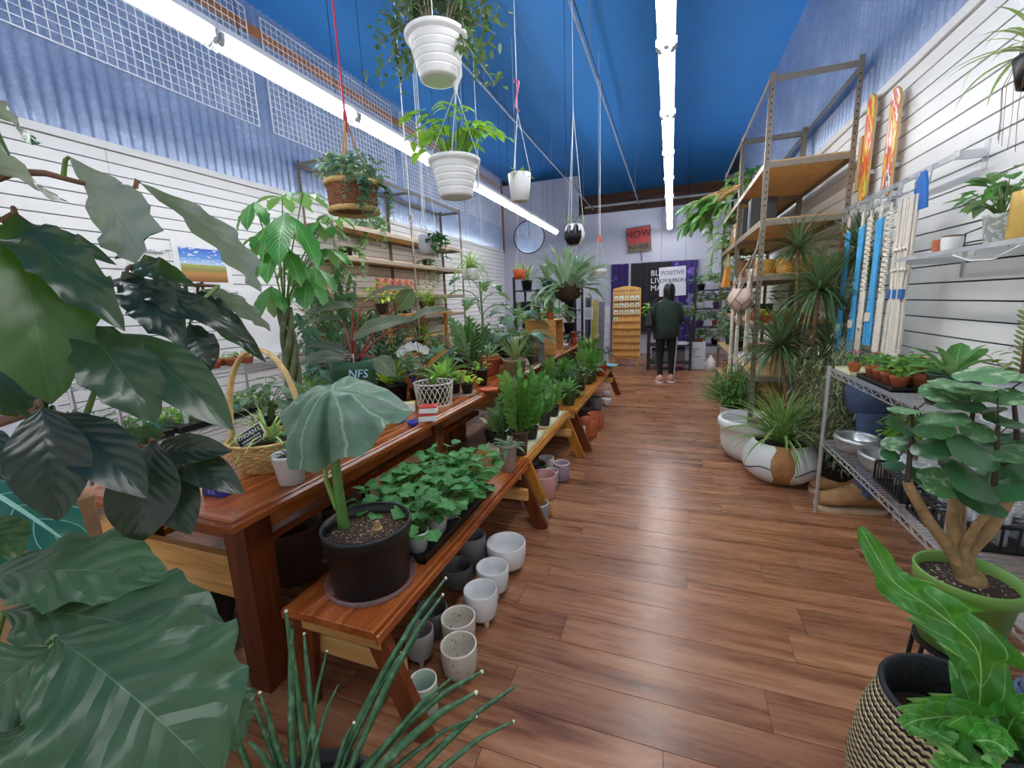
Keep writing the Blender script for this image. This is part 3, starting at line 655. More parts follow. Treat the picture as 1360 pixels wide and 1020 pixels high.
b = MB(); q = L0+Vector((.03, .02, hp-.04)); b.tube([q, q+Vector((.004, 0, .035))], [.016, .008], 7); b.lathe([(.02, 0), (.022, .006), (.012, .01)], 10, q); b.build('cut_stub', plain('a98a5c', .7), t)
zb = ZB+hp-.045; pb = Z(421, 697, zb)
pb = Vector((L0.x-.112, L0.y+.0, zb)); att = Yp(440, 560, pb.y+.0); att.z = Yp(440, 523, pb.y).z; att.x = Yp(440, 523, pb.y).x
pts = [pb.lerp(att, s)+Vector((-.012*math.sin(PI*s), 0, 0)) for s in (0, .15, .3, .5, .7, .85, 1)]
b = MB(); b.tube(pts, [.023, .021, .019, .018, .016, .013, .008], 12); b.build('stalk', plain('5f8a44', .35, var=.2, scale=20, name='fleshy_green_stalk'), t)
b = MB(); b.tube([pts[1]+Vector((-.02, 0, 0)), pts[2]+Vector((-.045, -.01, .03)), pts[4]+Vector((-.045, -.01, .0))], [.012, .009, .003], 7); b.build('young_stalk', plain('7da552', .4), t)
def radial_leaf():
    m, tt, bb = nt('leaf_giant_radial'); L = tt.links.new; uv = N(tt, 'ShaderNodeUVMap'); sp = N(tt, 'ShaderNodeSeparateXYZ'); L(uv.outputs[0], sp.inputs[0])
    tc = N(tt, 'ShaderNodeTexCoord'); no = N(tt, 'ShaderNodeTexNoise', Scale=14.0, Detail=5.0); L(tc.outputs['Object'], no.inputs['Vector'])
    a = math_(tt, 'ABSOLUTE', sp.outputs[1]); r = sp.outputs[0]
    ph = math_(tt, 'ABSOLUTE', math_(tt, 'SUBTRACT', math_(tt, 'FRACT', math_(tt, 'ADD', math_(tt, 'MULTIPLY', sp.outputs[1], 11.0), math_(tt, 'MULTIPLY', no.outputs['Fac'], .5))), .5))
    v = math_(tt, 'SUBTRACT', 1.0, math_(tt, 'SMOOTH_MIN', math_(tt, 'MULTIPLY', math_(tt, 'MULTIPLY', ph, math_(tt, 'ADD', r, .08)), 16.0), 1.0, .3))
    v = math_(tt, 'MAXIMUM', v, 0.0)
    base = ramp(tt, no.outputs['Fac'], [(.3, srgb('42624c')), (.7, srgb('5f7f68'))])
    L(mixc(tt, math_(tt, 'MULTIPLY', v, .6), base, srgb('a5bda0')), bb.inputs['Base Color']); bb.inputs['Roughness'].default_value = .42
    bp = N(tt, 'ShaderNodeBump', Strength=.7, Distance=.006); n2 = N(tt, 'ShaderNodeTexNoise', Scale=45.0, Detail=2.0); L(tc.outputs['Object'], n2.inputs['Vector'])
    L(math_(tt, 'ADD', math_(tt, 'MULTIPLY', v, -.6), math_(tt, 'MULTIPLY', n2.outputs['Fac'], .35)), bp.inputs['Height']); L(bp.outputs[0], bb.inputs['Normal']); return m
GLEAF2 = radial_leaf()
def giant(att):
    nr, na = 12, 48; vs = []; uv = []; rgt = Vector((.94, .33, 0)); bk = Vector((-.33, .94, 0)); idx = []
    for i in range(nr+1):
        s = i/nr
        for j in range(na+1):
            a = 2*PI*j/na; ca, sa = math.cos(a), math.sin(a)
            R = .205+.06*max(0, ca)**1.5+.02*max(0, -ca)+.05*max(0, sa)+.012*math.sin(a*5+.7)
            dd = ((a-1.5*PI-.0+PI) % (2*PI))-PI; R *= (1-.55*math.exp(-(dd/.15)**2))*(1+.03*math.sin(a*7)+.02*math.sin(a*13+1))
            fl = max(0, -math.sin(a+.35)); drop = .035*s*s+.21*s**2*fl**1.2+.09*s*s*max(0, ca)+.05*s*s*max(0, -ca)-.03*s*max(0, sa)
            rad = R*s*(1-.30*fl*s); z = -drop+.014*s*s*math.sin(a*9+1.5*math.sin(a*2))+.014*math.sin(7*s+2*a)*s+.009*math.sin(13*s-5*a+.8)*s
            vs.append(tuple(att+rgt*(rad*ca)+bk*(rad*sa)+Vector((0, 0, z+.012))-L0)); uv.append((s, a/(2*PI)))
    fs = [(i*(na+1)+j, i*(na+1)+j+1, (i+1)*(na+1)+j+1, (i+1)*(na+1)+j) for i in range(nr) for j in range(na)]
    me = fast_mesh('leaf', np.array(vs), np.array(fs), np.array(uv), GLEAF2); o = bpy.data.objects.new('leaf', me); COL.objects.link(o); o.parent = t
giant(att)
# tray of ivy-leaved plants
ta, tb = (-1.275, 1.38), (-.925, 2.14)
b = MB(); b.box((ta[0], ta[1], ZB), (tb[0], tb[1], ZB+.006)); 
for lo, hi in (((ta[0], ta[1]), (tb[0], ta[1]+.006)), ((ta[0], tb[1]-.006), (tb[0], tb[1])), ((ta[0], ta[1]), (ta[0]+.006, tb[1])), ((tb[0]-.006, ta[1]), (tb[0], tb[1]))): b.box((lo[0], lo[1], ZB), (hi[0], hi[1], ZB+.03))
tag(b.build('plant_tray', MPB, loc=(ta[0], ta[1], ZB)), 'shallow black tray holding the pots of ivy-leaved plants on the bench', 'tray')
def ivy_mk(F, S, z):
    T = [tpl('lobed', 6, 1, .5, .2), tpl('lobed', 6, 1, .9, .15)]
    for k in range(46):
        a = u_(0, 2*PI); rr = .14*math.sqrt(u_(.02, 1)); hh = z+.19*(1-(rr/.16)**2*.7)*u_(.45, 1.05); p = Vector((rr*math.cos(a), rr*math.sin(a), hh))
        S.tube([(.02*math.cos(a), .02*math.sin(a), z), (p.x*.6, p.y*.6, (z+hh)/2+.02), p], [.0022, .0018, .0012], 4, False)
        F.leaf(R3.choice(T), p, (math.cos(a), math.sin(a), u_(-.5, .15)), (u_(-.3, .3), u_(-.3, .3), 1), u_(.055, .085), u_(.055, .08))
k = 0; where = ['near end of the black tray', 'second row of the tray', 'third row of the tray', 'fourth row of the tray', 'far end of the tray']
ivies = [potted('ivy_plant', 'p', 'plant', (0, 0, 0), .052, .095, MPW, 'ivy', ivy_mk, rb=.038, rim=.004, single=True, n=16) for _ in range(2)]
for r in range(5):
    for c in range(2):
        loc = (-1.01-.175*c+u_(-.01, .01), 1.47+.148*r+u_(-.01, .01), ZB+.006)
        o = ivies[k] if k < 2 else copy_tree(ivies[k % 2], loc, u_(0, 6)); o.location = loc; o['group'] = 'ivy-leaved plants in the tray'
        o['label'] = 'ivy-leaved plant in small white pot, '+('aisle' if c == 0 else 'table')+' side, '+where[r]; k += 1
# pots on from there, each spot a pixel on the bench top
def bench_plant(px, py, wpx, hpx, label, potmat, leaf, mk, z=ZB, name='potted_plant', cat='plant', group=None, **k):
    p = Z(px, py, z); m = mpp(p); r = wpx*m*.5; h = hpx*m; d = Vector((p.x, p.y, 0)).normalized(); l = p+d*r*.72; l.z = z
    return potted(name, label, cat, l, r, h, potmat, leaf, mk, group=group, **k)
bench_plant(676, 628, 25, 38, 'leafy plant with long grey-green leaves in grey ribbed pot behind the ivy tray', speck('ribbed_stone_glaze', 'a7a29d', 'bdb8b3', .6), 'grey', lambda F, S, z: rosette(F, z, 14, .15, .04, 0, 50, 'lance', 1.2), name='potted_plant')
bench_plant(655, 590, 24, 16, 'calathea with cream patterned leaves between the table and the ivy tray', MPB, 'calathea', lambda F, S, z: rosette(F, z, 8, .19, .085, 30, 75, 'oval', .9), name='calathea')
bench_plant(691, 607, 25, 34, 'tall glossy zigzag plant in brown ribbed nursery pot on the bench', plain('4a3b38', .45), 'glossy', lambda F, S, z: uprights(F, S, z, 12, .42, .085, .034, 8, .5), name='zigzag_plant')
b = MB()
def tray(px0, py0, x0, x1, y0, y1, label, z=ZB, mat=None):
    b = MB(); b.box((x0, y0, z+.001), (x1, y1, z+.007), .002)
    for lo, hi in (((x0, y0), (x1, y0+.008)), ((x0, y1-.008), (x1, y1)), ((x0, y0), (x0+.008, y1)), ((x1-.008, y0), (x1, y1))): b.box((*lo, z+.001), (*hi, z+.022), .003)
    return tag(b.build('serving_tray', mat or MCRM, loc=(x0, y0, z)), label, 'tray')
tray(0, 0, -1.27, -.92, 2.72, 3.27, 'cream plastic tray under small black pots, nearer one on the middle bench')
tray(0, 0, -1.27, -.92, 3.36, 3.92, 'cream plastic tray under small black pots, farther one on the middle bench')
rowlab = ['front', 'second', 'third', 'fourth', 'fifth', 'sixth']; k = 0
for x, y, hh, lf in ((-.99, 2.79, .24, 'glossy'), (-1.16, 2.84, .2, 'deep'), (-.99, 3.06, .17, 'glossy'), (-1.16, 3.12, .24, 'deep'), (-.99, 3.44, .15, 'mid'), (-1.16, 3.48, .28, 'deep'), (-.99, 3.75, .22, 'mid'), (-1.16, 3.8, .3, 'deep')):
    potted('zigzag_plant', 'small glossy-leaved plant in a black pot, %s pair on the cream trays, %s side' % (rowlab[k//2], 'aisle' if x > -1.1 else 'table'), 'plant', (x, y, ZB+.008), .058, .10, MPB, lf, (lambda hh: lambda F, S, z: uprights(F, S, z, 6, hh, .075, .033, 5, .55))(hh), group='small black pots on cream trays'); k += 1
k = 0
for i in range(7):
    for x in (-1.17, -.97):
        y = 4.22+i*.38+u_(-.03, .03); kind = (i*2+(x > -1.1)) % 5
        mk = [lambda F, S, z: bush(F, z, 46, .15, .24, .085, .04, S=S), lambda F, S, z: rosette(F, z, 20, .27, .05, 15, 80, 'lance', 1.1), lambda F, S, z: uprights(F, S, z, 8, .3, .09, .04, 6, .5), lambda F, S, z: bush(F, z, 40, .16, .26, .11, .05, 'lance', S=S), lambda F, S, z: rosette(F, z, 16, .23, .075, 10, 70, 'oval', 1.0)][kind]
        potted('potted_plant', ['bushy', 'strap-leaved', 'glossy upright', 'lance-leaved', 'broad-leaved'][kind]+' dark plant, '+ORD[i]+' row along the far bench, '+('aisle' if x > -1.1 else 'table')+' side', 'plant', (x+u_(-.02, .02), y, ZB), .078, .13, [MPB, MPG, MPB, plain('2b3a33', .4), MPB][kind], ['deep', 'mid', 'glossy', 'dark', 'blue'][kind], mk, group='plants along the far bench')
bench_plant(784, 508, 20, 18, 'bright variegated leafy plant in a green pot near the far end of the bench', MPG, 'varieg', lambda F, S, z: rosette(F, z, 18, .24, .07, 5, 60, 'oval', 1.2))
bench_plant(799, 500, 15, 15, 'red-orange pot with small plant at the far end of the bench', plain('b84a2c', .5), 'mid', lambda F, S, z: rosette(F, z, 8, .14, .04, 20, 70))
p = Z(808, 482, .52); b = MB(); b.lathe([(.03, 0), (.06, .002), (.15, .035), (.145, .04), (.05, .012), (.001, .01)], 24, (p.x, p.y, .452)); tag(b.build('plate', plain('6fb0b8', .35), loc=(p.x, p.y, .452)), 'turquoise plate on the far end of the bench', 'plate')
# ================================================================ on the tables
ZT = .80
def table_plant(px, py, wpx, hpx, label, potmat, leaf, mk, name='potted_plant', z=ZT, **k): return bench_plant(px, py, wpx, hpx, label, potmat, leaf, mk, z, name, **k)
MWICK = plain('c9a468', .7, var=.25, scale=30, bump=.8, bscale=70, name='wicker'); MWICKD = plain('8a5a3c', .75, var=.3, scale=30, bump=.8, bscale=70, name='brown_wicker')
# wicker hoop basket with a spider plant
p = Z(362, 618, ZT); t = thing('wicker_basket', 'round wicker basket with tall hoop handle on the near table', 'basket', p); c = Vector(p)
rB, hB = .165, .13
def woven(mb, prof, n=40, r=.006, c=(0, 0, 0), wob=.004, ph=0):     # stacked withies, weaving in and out
    for k, (rr, z) in enumerate(prof):
        pts = [(c[0]+(rr+wob*math.cos(n/2*a+PI*k))*math.cos(a), c[1]+(rr+wob*math.cos(n/2*a+PI*k))*math.sin(a), c[2]+z) for a in [2*PI*j/n for j in range(n+1)]]
        mb.tube(pts, r, 5, False)
b = MB(); woven(b, [(.11+.055*math.sin(PI/2*i/11), .006+i*.0108) for i in range(12)], 36, .0065, c); b.disc(.112, .006, 24, c); b.build('woven_body', MWICK, t)
b = MB()
for k in range(3): woven(b, [(rB+.002, hB+.004*k)], 36, .008, c, .002)
b.build('rim', MWICK, t)
hd = Vector((math.cos(.35), math.sin(.35), 0)); apex = Yp(358, 464, p.y).z-ZT
b = MB()
for off in (-.011, 0, .011):
    pts = [c+hd*(rB*1.0*math.cos(a))+Vector((-hd.y, hd.x, 0))*off+Vector((0, 0, .10+(apex-.10)*math.sin(a)**.8)) for a in [PI*j/24 for j in range(25)]]; b.tube(pts, .008, 6)
b.build('handle', plain('d2b27c', .6, var=.2, scale=30), t)
pl = thing('spider_plant', 'spider plant with pale striped blades standing in the wicker hoop basket', 'plant', p+Vector((0, 0, .012)), local=True)
pot_part(pl, .10, .08, .11, MPB); F = Foliage(); rosette(F, .1, 34, .30, .017, 5, 75, 'grass', 1.7, .4, nx=7); F.joined('foliage', G['spider'], pl)
q = Z(345, 585, ZT+.13); t = thing('chalk_label', 'small framed chalkboard label leaning on the wicker basket', 'sign', q+Vector((.0, -.04, 0)), 0)
def small_board(t, c, w, h, txt, tilt=-.35, sz=.018, yaw=.35, roll=0, dy=0, bars=0):
    R = Vector((math.cos(yaw), math.sin(yaw), 0)); U = Vector((math.sin(yaw)*math.sin(tilt)*1, -math.cos(yaw)*math.sin(tilt), math.cos(tilt))); Nn = R.cross(U); R, U = R*math.cos(roll)+U*math.sin(roll), U*math.cos(roll)-R*math.sin(roll)
    def quad(mb, w, h, d0, d1): 
        vs = [c+R*(a*w/2)+U*(b2*h/2)+Nn*d for d in (d0, d1) for a, b2 in ((-1,-1),(1,-1),(1,1),(-1,1))]; mb.add(vs, [(3,2,1,0),(4,5,6,7),(0,1,5,4),(1,2,6,5),(2,3,7,6),(3,0,4,7)])
    b = MB(); quad(b, w, h, -.004, .002); b.build('frame', plain('d8d2c4', .5), t); b = MB(); quad(b, w*.9, h*.86, .0021, .004); b.build('slate', MBLK, t)
    lettering(txt, MPW, t, c+Nn*.0045+U*dy, R, U, sz, depth=.0004)
    if bars:
        b = MB()
        for k in range(bars): q = c+Nn*.0045+U*(dy-.022-.014*(k//8))+R*((k % 8-3.5)*.011); b.bar(q-R*.0035, q+R*.0035, .0006, .006, U)
        b.build('faint_writing', MPW, t, 'stuff')
small_board(t, Vector(q)+Vector((.0, -.04, .03)), .13, .075, 'THORNY', sz=.026, roll=.55, dy=.014, bars=16)
p = Z(282, 660, ZT); t = thing('blue_booklet_box', 'dark blue lettered box near the front edge of the near table', 'box', p); c = Vector(p)
b = MB(); b.box((c.x-.055, c.y, ZT), (c.x+.055, c.y+.05, ZT+.085), .002); b.build('carton', plain('2b2f86', .5), t); b = MB()
for k in range(11):
    for q in range(2): b.box((c.x-.02+.022*q, c.y-.0012, ZT+.012+.006*k), (c.x-.004+.022*q-(.005 if (k+q) % 3 == 0 else 0), c.y-.0002, ZT+.0152+.006*k))
b.build('faint_writing', plain('8f94d8', .5), t, 'stuff')
table_plant(389, 646, 44, 42, 'small white pot with sprigs beside the basket on the near table', MPW, 'mid', lambda F, S, z: bush(F, z, 12, .06, .10, .05, .03, S=S), rim=.004, rb=None)
p = Z(483, 585, ZT); cup('feeding_cup', 'small white cup under the giant leaf on the table edge', 'cup', p, .032, .036, .045, MPW, inside=.02)
# plant in lettered green pot
p = Z(476, 548, ZT); m = mpp(p); t = thing('rubber_plant', 'large dark-leaved plant with red stalks in a green pot marked NFS', 'plant', p); c = Vector(p)
rN = 28.5*m; hN = (Yp(476, 482, p.y-rN).z-ZT); b = MB(); b.lathe([(rN*.72, 0), (rN*.78, .004), (rN*.95, hN*.76), (rN, hN*.78), (rN*1.03, hN-.004), (rN*1.0, hN), (rN*.94, hN-.01), (rN*.9, hN*.8)], 32, c); b.disc(rN*.72, .001, 32, c); b.build('pot', plain('2f6248', .4), t)
b = MB(); b.disc(rN*.92, hN*.86, 24, c, .01); b.build('soil', MSOIL, t)
q = Yp(475, 497, p.y-rN*.93); lettering('NFS', plain('9ecbe6', .6), t, q, (math.cos(.35), math.sin(.35), 0), (0, 0, 1), .075, depth=.004, shear=.15)
small = Yp(462, 476, p.y-rN*.8); small_board(t, small, .075, .055, 'NOT FOR\nSALE', sz=.019, tilt=-.2)
MRST = plain('8a3a34', .45, var=.15, name='red_stalk')
top = c+Vector((0, 0, hN*.86))
gm('nfs', '4d5648', '8a9480', '8d9184', rough=.4)
for (bx, by, tx, ty, w, nrm, dz) in ((468, 408, 408, 425, .13, (0, -.5, .9), 0), (480, 404, 545, 384, .10, (.3, -.4, .9), .05), (548, 384, 530, 412, .12, (.6, -.3, .5), .1), (468, 452, 552, 425, .11, (0, -.75, .6), -.25), (540, 430, 600, 412, .09, (0, -.6, .8), 0), (455, 425, 398, 440, .12, (0, -.4, .9), .1), (462, 470, 400, 462, .12, (0, -.3, .9), -.1), (460, 478, 398, 485, .11, (0, -.6, .7), -.2), (500, 475, 525, 500, .12, (.5, -.7, .3), -.2)):
    bp_, tp_ = Yp(bx, by, p.y+dz), Yp(tx, ty, p.y+dz)
    big_leaf('leaf', bp_, tp_, w, nrm, G['nfs'], t, 'oval', .8, .25, .10, 3, 10, 2, seed=bx); b = MB(); mid = top.lerp(bp_, .5)+Vector((0, 0, .05)); b.tube([top, top.lerp(mid, .5)+Vector((0, 0, .01)), mid, bp_], [.010, .009, .007, .004], 6, False); b.build('stalk', MRST, t)
# fern, orchid, bowls and boxes
table_plant(519, 535, 36, 24, "bird's nest fern with wavy lime fronds beside the green lettered pot", MPB, 'lime', lambda F, S, z: rosette(F, z, 17, .27, .06, 30, 85, 'lance', .8), name='nest_fern')
p = Z(573, 541, ZT); m = mpp(p); t = thing('wire_planter', 'white lattice wire planter with an orchid on the near table', 'planter', p); c = Vector(p)+Vector((-.03, .1, 0)); rr = 25*m; hh = Yp(573, 511, p.y).z-ZT
b = MB()
for z in (.004, hh): woven(b, [(rr*(.92 if z < .1 else 1.06), z)], 24, .004, c, 0)
b.build('ring', MPW, t); b = MB()
for k in range(22):
    a = 2*PI*k/22
    for s in (-1, 1): b.tube([(c.x+rr*(.92+.14*q)*math.cos(a+s*.42*math.sin(q*PI)), c.y+rr*(.92+.14*q)*math.sin(a+s*.42*math.sin(q*PI)), ZT+hh*q) for q in (0, .25, .5, .75, 1)], .0032, 4, False)
b.build('lattice', plain('ddd6c6', .6), t, 'stuff')
o = thing('orchid', 'orchid with thin dark stem and one orange leaf in the lattice planter', 'plant', c+Vector((0, 0, .003))); cc = c+Vector((0, 0, .003))
b = MB(); b.lathe([(r_+0, z_) for r_, z_ in pot_profile(rr*.8, rr*.6, hh*.8)], 18, cc); b.build('pot', MPB, o)
b = MB(); b.tube([cc+Vector((0, 0, hh*.7)), Yp(565, 495, c.y), Yp(557, 470, c.y), Yp(551, 443, c.y)], [.005, .004, .003, .002], 6); b.build('stem', MBROWNSTEM, o)
big_leaf('leaf', Yp(566, 488, c.y-.02), Yp(598, 463, c.y-.03), .045, (-.3, -.9, .5), leafmat('leaf_orange_brown', 'a8702c', 'c08a44', 'a8702c', rough=.5), o, 'lance', .3, .2, 0)
for q_, (tx, ty) in enumerate(((560, 497), (584, 496), (572, 512))): big_leaf('leaf', cc+Vector((0, 0, hh*.75)), Yp(tx, ty, c.y-.08), .07, (0, -.4, 1), G['glossy'], o, 'oval', .8, .2, 0)
p = Z(553, 530, ZT); t = thing('violet_flowers', 'dark potted plant with two violet flowers behind the lattice planter', 'plant', p, local=True)
pot_part(t, .05, .04, .09, MPB); F = Foliage(); rosette(F, .08, 10, .2, .02, 40, 85, 'grass', .8); F.joined('foliage', G['deep'], t)
MVIO = plain('3b2fa8', .5, name='violet_petal')
for dx, dz in ((-.02, .20), (.025, .16)):
    F = Foliage()
    for k in range(5): a = 2*PI*k/5; F.leaf(tpl('oval', 3, 1, .4, .2), (dx, -.03, dz), (math.cos(a), -.3, math.sin(a)), (0, -1, 0), .032, .028)
    F.joined('flower', MVIO, t, None)
p = Z(566, 512, ZT); t = thing('moth_orchid', 'arching spray of white moth orchid flowers behind the lattice planter', 'plant', p, local=True)
pot_part(t, .06, .05, .1, plain('7c7a77', .6)); F = Foliage(); rosette(F, .1, 6, .18, .06, 10, 50, 'oval', 1); F.joined('foliage', G['deep'], t)
b = MB(); pts = [(0, 0, .09), (.03, 0, .22), (.0, -.01, .31), (-.10, -.02, .33), (-.2, -.03, .27)]; b.tube(pts, .004, 5); b.build('stem', MSTEM, t)
for k in range(7):
    F = Foliage(); s = k/6; cx, cz = .05-.26*s, .24+.12*math.sin(PI*(.25+s*.6))
    for j in range(5): a = 2*PI*j/5+.3; F.leaf(tpl('round', 4, 1, .3, .1), (cx, -.04-.02*(k % 2), cz), (math.cos(a), -.25, math.sin(a)), (0, -1, 0), .045, .045)
    F.joined('flower', plain('f4f2f4', .5, var=.02, name='white_petal'), t, None)
for (px, py, r, m_, lab) in ((546, 567, .034, '2f3aa8', 'deep blue small bowl on the table edge'), (531, 562, .028, '3f9fc0', 'small teal bowl beside the deep blue bowl')):
    p = Z(px, py, ZT); cup('small_bowl', lab, 'bowl', p+Vector((0, .02, 0)), r, r*.6, r*.95, plain(m_, .3, var=.04), prof=[(r*.45, 0), (r*.75, r*.2), (r*.97, r*.6), (r, r*.95)])
def carton(px, py, z, w, d, h, mat, lid, label, yaw=.35):
    p = Z(px, py, z); t = thing('seed_carton', label, 'box', p, yaw, 'small cartons on the near table', local=True)
    b = MB(); b.box((-w/2, 0, 0), (w/2, d, h*.78), .002); b.build('carton', mat, t); b = MB(); b.box((-w/2-.002, -.002, h*.78), (w/2+.002, d+.002, h*.92), .002); b.box((-w/2+.008, .008, h*.92), (w/2-.008, d-.008, h), .002); b.build('lid', lid, t); return p
MRED = plain('c43a30', .4, name='red_lid'); MYEL = plain('d9cfa0', .5, name='pale_yellow_lid')
p = Z(568, 560, ZT)
for k, (z, lid, lab) in enumerate(((ZT, MRED, 'white carton with red lid, bottom of the stack on the table edge'), (ZT+.047, MRED, 'white carton with red lid, top of the stack on the table edge'))):
    t = thing('seed_carton', lab, 'box', (p.x, p.y+.0+.01*k, z), .5-.1*k, 'small cartons on the near table', local=True); b = MB(); b.box((-.055, 0, 0), (.055, .09, .034), .003); b.build('carton', MPW, t); b = MB(); b.box((-.057, -.002, .034), (.057, .092, .043), .003); b.lathe([(.035, .043), (.04, .045), (.035, .047)], 4, (0, .045, 0), False); b.build('lid', lid, t)
p = Z(541, 548, ZT); t = thing('seed_carton', 'white carton with pale yellow lid left of the red-lidded stack', 'box', p, .5, 'small cartons on the near table', local=True); b = MB(); b.box((-.05, 0, 0), (.05, .08, .05), .003); b.build('carton', MPW, t); b = MB(); b.box((-.052, -.002, .05), (.052, .082, .06), .003); b.build('lid', MYEL, t)
p = Z(615, 527, ZT); b = MB(); cS = Vector(p)+Vector((-.06, .08, 0)); b.lathe([(.10, 0), (.125, .002), (.132, .022), (.128, .022), (.12, .006), (.001, .006)], 28, cS); tag(b.build('clear_saucer', glass('clear_plastic_saucer', 'e6e2e4', .12), loc=cS), 'clear plastic saucer under two black pots on the table', 'saucer')
for k, (dx, lf) in enumerate(((-.055, 'varieg'), (.055, 'spider'))):
    potted('potted_plant', ('left' if k == 0 else 'right')+' of two yellow-green leafy plants in black pots on the clear saucer', 'plant', cS+Vector((dx, .01, .007)), .05, .085, MPB, 'lime' if k else 'varieg', lambda F, S, z: bush(F, z, 26, .085, .12, .06, .035, S=S))
p = Z(641, 512, ZT); table_plant(641, 513, 17, 22, 'small yellow-green plant in black pot on a red saucer', MPB, 'bright', lambda F, S, z: bush(F, z, 18, .08, .11, .06, .03, S=S))
p = Z(648, 519, ZT); b = MB(); b.lathe([(.04, 0), (.07, .002), (.075, .016), (.07, .016), (.064, .006), (.001, .006)], 24, (p.x, p.y+.02, ZT)); tag(b.build('terracotta_saucer', plain('c4603c', .6), loc=(p.x, p.y+.02, ZT)), 'terracotta saucer near the aisle edge of the table', 'saucer')
table_plant(684, 503, 33, 25, 'spiky olive-bronze yucca in a tan clay pot on the table', plain('8d7a5f', .7), 'olive', lambda F, S, z: rosette(F, z, 26, .42, .022, 45, 88, 'grass', .45), name='yucca')
table_plant(648, 500, 40, 24, 'squat ridged clay planter with mulch and grey-green sprigs behind the yucca', MTERRA, 'grey', lambda F, S, z: bush(F, z, 30, .15, .2, .08, .035, S=S), name='potted_plant')
# stone lantern house and wooden crate
p = Z(729, 476, ZT); t = thing('glass_lantern_house', 'grey metal lantern house with pitched paned roof on the table', 'lantern', p, .0); c = Vector((-1.56, 5.05, ZT)); t.location = c; ORG[t.name] = tuple(c)
MZINC = plain('8b8f92', .45, .5, name='zinc'); w, d, h = .16, .24, .24
for sx in (-1, 1):
    for sy in (-1, 1): b = MB(); b.box((c.x+sx*w/2-.012, c.y+sy*d/2-.012, ZT), (c.x+sx*w/2+.012, c.y+sy*d/2+.012, ZT+h)); b.build('corner_post', MZINC, t)
for z in (0, h-.02):
    b = MB()
    for sx in (-1, 1): b.box((c.x+sx*w/2-.011, c.y-d/2, ZT+z), (c.x+sx*w/2+.011, c.y+d/2, ZT+z+.03))
    for sy in (-1, 1): b.box((c.x-w/2, c.y+sy*d/2-.011, ZT+z), (c.x+w/2, c.y+sy*d/2+.011, ZT+z+.03))
    b.build('rail', MZINC, t)
for k in (-.04, .04): b = MB(); b.box((c.x+w/2-.008, c.y+k-.006, ZT+.03), (c.x+w/2+.008, c.y+k+.006, ZT+h-.02)); b.build('glazing_bar', MZINC, t)
ap = h+.10
for s in (-1, 1):
    for k in range(4): b = MB(); y = c.y-d/2+k*d/3; b.bar((c.x+s*w/2, y, ZT+h), (c.x, y, ZT+ap), .02, .012, (0, 1, 0)); b.build('rafter', MZINC, t)
    b = MB(); b.add([(c.x+s*w/2, c.y-d/2, ZT+h), (c.x, c.y-d/2, ZT+ap), (c.x, c.y+d/2, ZT+ap), (c.x+s*w/2, c.y+d/2, ZT+h)], [(0, 1, 2, 3)]); b.build('roof_pane', plain('30353a', .08, name='dark_glass'), t)
b = MB(); b.bar((c.x, c.y-d/2, ZT+ap), (c.x, c.y+d/2, ZT+ap), .025, .02); b.build('ridge', MZINC, t)
for s in (-1, 1): b = MB(); b.box((c.x+s*(w/2-.006), c.y-d/2+.01, ZT+.03), (c.x+s*(w/2-.004), c.y+d/2-.01, ZT+h-.02)); b.build('pane', glass('grey_pane', 'c8d0d4', .05), t)
t = thing('wooden_crate', 'open light wooden crate standing on its side on the table', 'crate', (-1.62, 5.75, ZT)); c = Vector((-1.62, 5.75, ZT)); w, d, h = .42, .42, .46
MCR = wood('pine_crate', 'a5703a', 'c98f50', 'dca868', axis=0, rough=.5, scale=.6)
for lo, hi in (((-w/2, -d/2, 0), (w/2, d/2, .016)), ((-w/2, -d/2, h-.016), (w/2, d/2, h)), ((-w/2, -d/2, .016), (w/2, -d/2+.016, h-.016)), ((-w/2, d/2-.016, .016), (w/2, d/2, h-.016)), ((-w/2, -d/2+.016, .016), (-w/2+.012, d/2-.016, h-.016))):
    b = MB(); b.box(c+Vector(lo), c+Vector(hi), .002); b.build('panel', MCR, t)
b = MB(); b.lathe([(.03, 0), (.035, .01), (.028, .05), (.012, .07), (.012, .1)], 16, c+Vector((.05, 0, .017))); tag(b.build('bottle', plain('3c3a38', .3), loc=c+Vector((.05, 0, .017))), 'small dark bottle inside the open wooden crate', 'bottle')
for k, (dx, lf, m_, lab) in enumerate(((.1, 'grey', MTERRA, 'silvery sprigs in a small terracotta pot on top of the wooden crate'), (-.08, 'mid', plain('c07a52', .7), 'small leafy plant in a clay pot on top of the wooden crate'))):
    potted('potted_plant', lab, 'plant', c+Vector((dx, -.06, h)), .06, .09, m_, lf, lambda F, S, z: uprights(F, S, z, 8, .22, .035, .02, 7, .4))
cup('white_jar', 'small white jar between the yucca and the lantern on the table', 'jar', Z(700, 485, ZT), .05, .05, .09, MPW)
cup('white_bowl', 'white dish with folded rim near the far end of the tables', 'bowl', Vector((-1.56, 6.3, ZT)), .14, .07, .07, MPW)
t = cup('red_vase', 'dark red twisted vase at the far end of the tables', 'vase', Vector((-1.47, 6.95, ZT)), .045, .04, .2, plain('8a3226', .3), prof=[(.04, 0), (.06, .05), (.045, .11), (.025, .14), (.05, .19), (.052, .2)])
